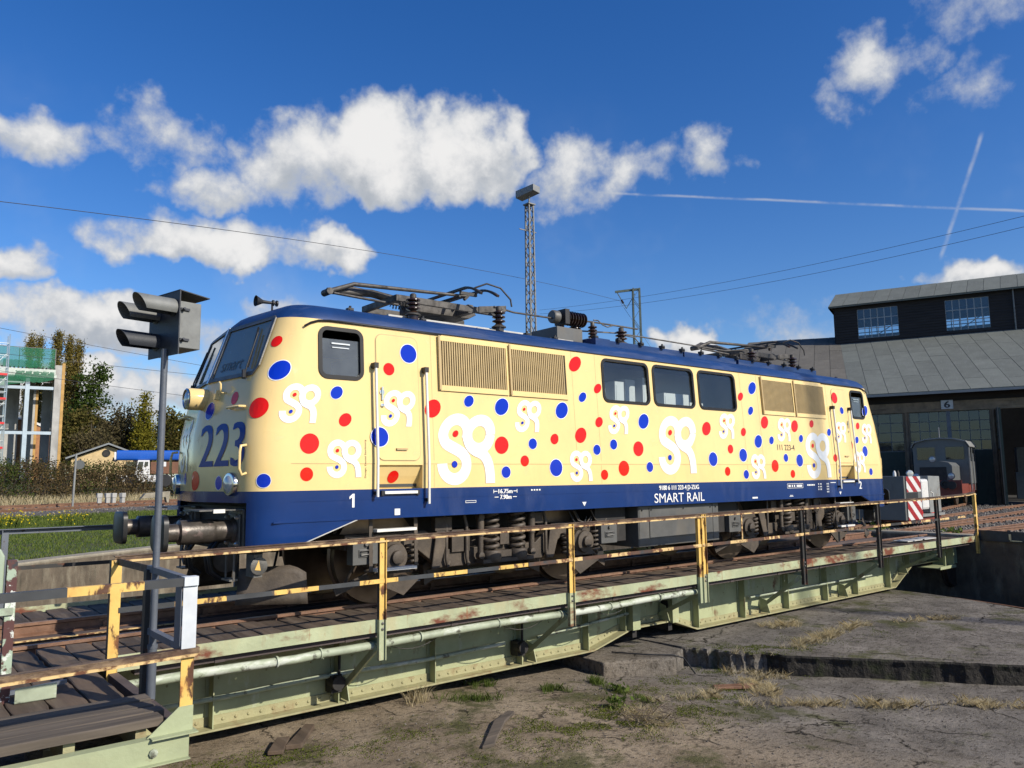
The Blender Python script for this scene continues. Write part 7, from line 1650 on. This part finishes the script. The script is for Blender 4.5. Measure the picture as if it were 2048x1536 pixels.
# ------------------------------------------------------------------ growth and litter in the pit
def inpit(x, y): return -1.16 if (x > -.2 and (x-.22)*2.7+(y+3.1)*1.98 > 0) else fz(x, y)
def line_tufts(a, b, n, spread, h): 
    P = []
    for k in range(n):
        t = rng.random(); sp2 = spread*(1.7 if rng.random() < .3 else .8); x = a[0]+(b[0]-a[0])*t+rng.normal()*sp2; y = a[1]+(b[1]-a[1])*t+rng.normal()*sp2; m = rng.integers(4, 22)
        for _ in range(m): xx, yy = x+rng.normal()*.03, y+rng.normal()*.03; P.append((xx, yy, inpit(xx, yy)-.01))
    return P
Pd = []
for a, b, n, sp_ in (((.5, -2.95), (3.6, -2.75), 110, .10), ((1.2, -2.9), (2.6, -2.75), 90, .10), ((3.7, -2.8), (5.4, -3.7), 70, .07), ((2.1, -1.75), (2.6, -1.95), 50, .10), ((-1.9, -3.7), (-.6, -4.6), 80, .06), ((-.6, -4.6), (1.1, -6.1), 110, .08), ((-.45, -2.95), (-.95, -3.6), 100, .12), ((-2.7, -3.1), (-1.6, -3.25), 40, .08), ((.1, -3.3), (-.3, -2.4), 45, .09), ((-3.7, -3.9), (-3.2, -3.3), 60, .13)):
    for _ in range(n):
        t = rng.random(); wob = .14*mnoise.noise((a[0]+t*5, a[1], 3)); pw = max(0, .35+1.1*mnoise.noise((t*6+a[0]*3, a[1]*2, 8)))
        x = a[0]+(b[0]-a[0])*t+wob+rng.normal()*sp_*.8; y = a[1]+(b[1]-a[1])*t-wob+rng.normal()*sp_*.8
        for k in range(int(rng.integers(8, 75)*pw)): xx, yy = x+rng.normal()*.03, y+rng.normal()*.03; Pd.append((xx, yy, inpit(xx, yy)-.008))
o = place('dry_grass', blades(Pd, .105, .0024, M['drygrass'], 'dry_grass', 1.9), kind='stuff'); tag(o, 'straw coloured dry grass in the joints of the pit floor', 'grass')
Pd = line_tufts((-5.35, -1.30), (-5.15, -1.38), 12, .05, .1)
o = place('tall_dry_tuft', blades(Pd, .22, .0025, M['drygrass'], 'tall_dry_tuft', 1.2), kind='stuff'); tag(o, 'tall dry tuft against the girder flange', 'grass')
Pd = line_tufts((-4.9, -1.5), (-4.3, -1.75), 40, .08, .1)+line_tufts((-3.5, -1.7), (-3.2, -1.95), 22, .05, .1)+line_tufts((-2.6, -1.9), (-2.75, -3.0), 26, .03, .1)+line_tufts((-2.45, -1.7), (-2.55, -1.85), 30, .04, .1)+line_tufts((-4.2, -1.0), (-3.9, -1.1), 16, .05, .1)
o = place('green_weeds', blades(Pd, .10, .003, M['weed'], 'green_weeds', .9), kind='stuff'); tag(o, 'thin green weeds along cracks in the pit floor', 'weeds')
# moss cushions on the concrete
Pm = []
for cx, cy, r, n in ((-3.4, -3.2, .55, 2200), (-2.2, -3.6, .5, 900), (-4.0, -3.6, .5, 1300), (.3, -2.6, .3, 700), (-.2, -2.2, .25, 500), (-1.5, -2.4, .3, 500), (-6.2, -2.4, .4, 500), (-5.5, -3.6, .5, 700), (-4.6, -3.1, .5, 1100), (-2.5, -2.5, .35, 500), (.9, -2.9, .5, 900), (1.9, -2.75, .5, 800), (-7.4, -2.3, .45, 900), (-8.0, -2.0, .4, 700), (-1.3, -3.2, .4, 500), (-3.1, -3.9, .5, 700), (3.0, -3.2, .45, 350)):
    q = rng.normal(size=(n, 2))*r*np.array((1, .55))
    for a, b in q:
        x, y = cx+a, cy+b
        if mnoise.noise((x*3.1, y*3.1, 2)) > -.05: Pm.append((x, y, inpit(x, y)+.012))
Pm = np.repeat(np.array(Pm), 4, 0)+rng.normal(size=(len(Pm)*4, 3))*np.array((.022, .022, .004)); V = leaf_mesh('moss', Pm, .015, M['moss']); o = place('moss', V, kind='stuff'); tag(o, 'green moss cushions on the pit floor', 'moss')
# leafy plants
for k, (x, y, n, r, lb) in enumerate(((-3.35, -2.95, 60, .09, 'bright green leafy plant growing from a crack'), (-2.62, -2.35, 34, .06, 'small leafy weed in the long crack'), (12.4, -.9, 70, .14, 'low green weed beside the bridge end post'), (11.6, .9, 80, .16, 'low green weed between the rails past the bridge end'))):
    t = thing('leafy_weed', lb, 'plant', 'weeds', (x, y, inpit(x, y) if k < 2 else -.12))
    q = rng.normal(size=(n, 3))*np.array((r, r, r*.5))+np.array((0, 0, r*.9)); place('leaves', leaf_mesh('leaves', q, .075 if k < 2 else .12, M['weed']), t); place('stems', blades(rng.normal(size=(12, 3))*np.array((r*.3, r*.3, 0)), .12, .004, M['weed'], 'stems'), t)
q = rng.normal(size=(420, 3))*np.array((.30, .16, .10))+np.array((-3.55, -3.75, -1.18)); twm = MB()
for c in q[:150]: d = rng.normal(size=3)*.11; twm.tube([Vector(c), Vector(c+d*np.array((1, 1, .5)))], .003, 3)
o = twm.build('dead_stems', M['twig']); o['kind'] = 'stuff'; tag(o, 'tangle of dead stems on the near pit floor', 'stems')
# fallen planks and scraps
def scrap(label, pts, z, t, mat, name='old_plank', rz=0, tilt=0):
    o = MB().prism([(a, b, 0) for a, b in pts], (0, 0, t)).build(name, M[mat], bevel=.006); o.location = (0, 0, z); tag(o, label, 'plank' if 'plank' in name else 'scrap'); return o
scrap('weathered grey plank lying alone on the near pit floor', [(-5.70, -3.28), (-5.56, -3.30), (-4.98, -2.76), (-4.66, -2.55), (-4.70, -2.47), (-5.06, -2.66)], fz(-5, -3)+.01, .035, 'woodx')
scrap('dark broken plank near the girder, the longer of two', [(-7.28, -1.92), (-7.12, -1.98), (-6.72, -1.44), (-6.80, -1.36)], -1.21, .05, 'wood')
scrap('dark broken board end beside the longer broken plank', [(-7.50, -1.98), (-7.36, -2.05), (-7.12, -1.66), (-7.24, -1.60)], -1.20, .04, 'wood')
scrap('ribbed brown iron plate leaning in the floor joint', [(-1.35, -3.02), (-.82, -3.35), (-.74, -3.22), (-1.25, -2.90)], -1.42, .04, 'railrust', 'iron_plate')
o = MB().tube([(-1.55, -1.2, -1.15), (-1.3, -1.75, -1.14), (-1.0, -1.98, -1.15), (-.86, -2.08, -1.2), (-.80, -2.25, -1.42)], .012, 6).build('loose_hose', M['rubber'], smooth=60); tag(o, 'black hose hanging over the pivot foundation edge', 'hose')
P_ = []
for k in range(1500):
    x = rng.uniform(-7, 6); y = rng.uniform(-6, -1.2); P_.append((x, y, inpit(x, y)+.003))
o = stones('pebbles', P_, .011); tag(o, 'small stones and crumbs scattered on the pit floor', 'gravel')
sc.render.engine = 'CYCLES'
sc.cycles.max_bounces = 6; sc.cycles.diffuse_bounces = 1; sc.cycles.glossy_bounces = 3; sc.cycles.transparent_max_bounces = 12
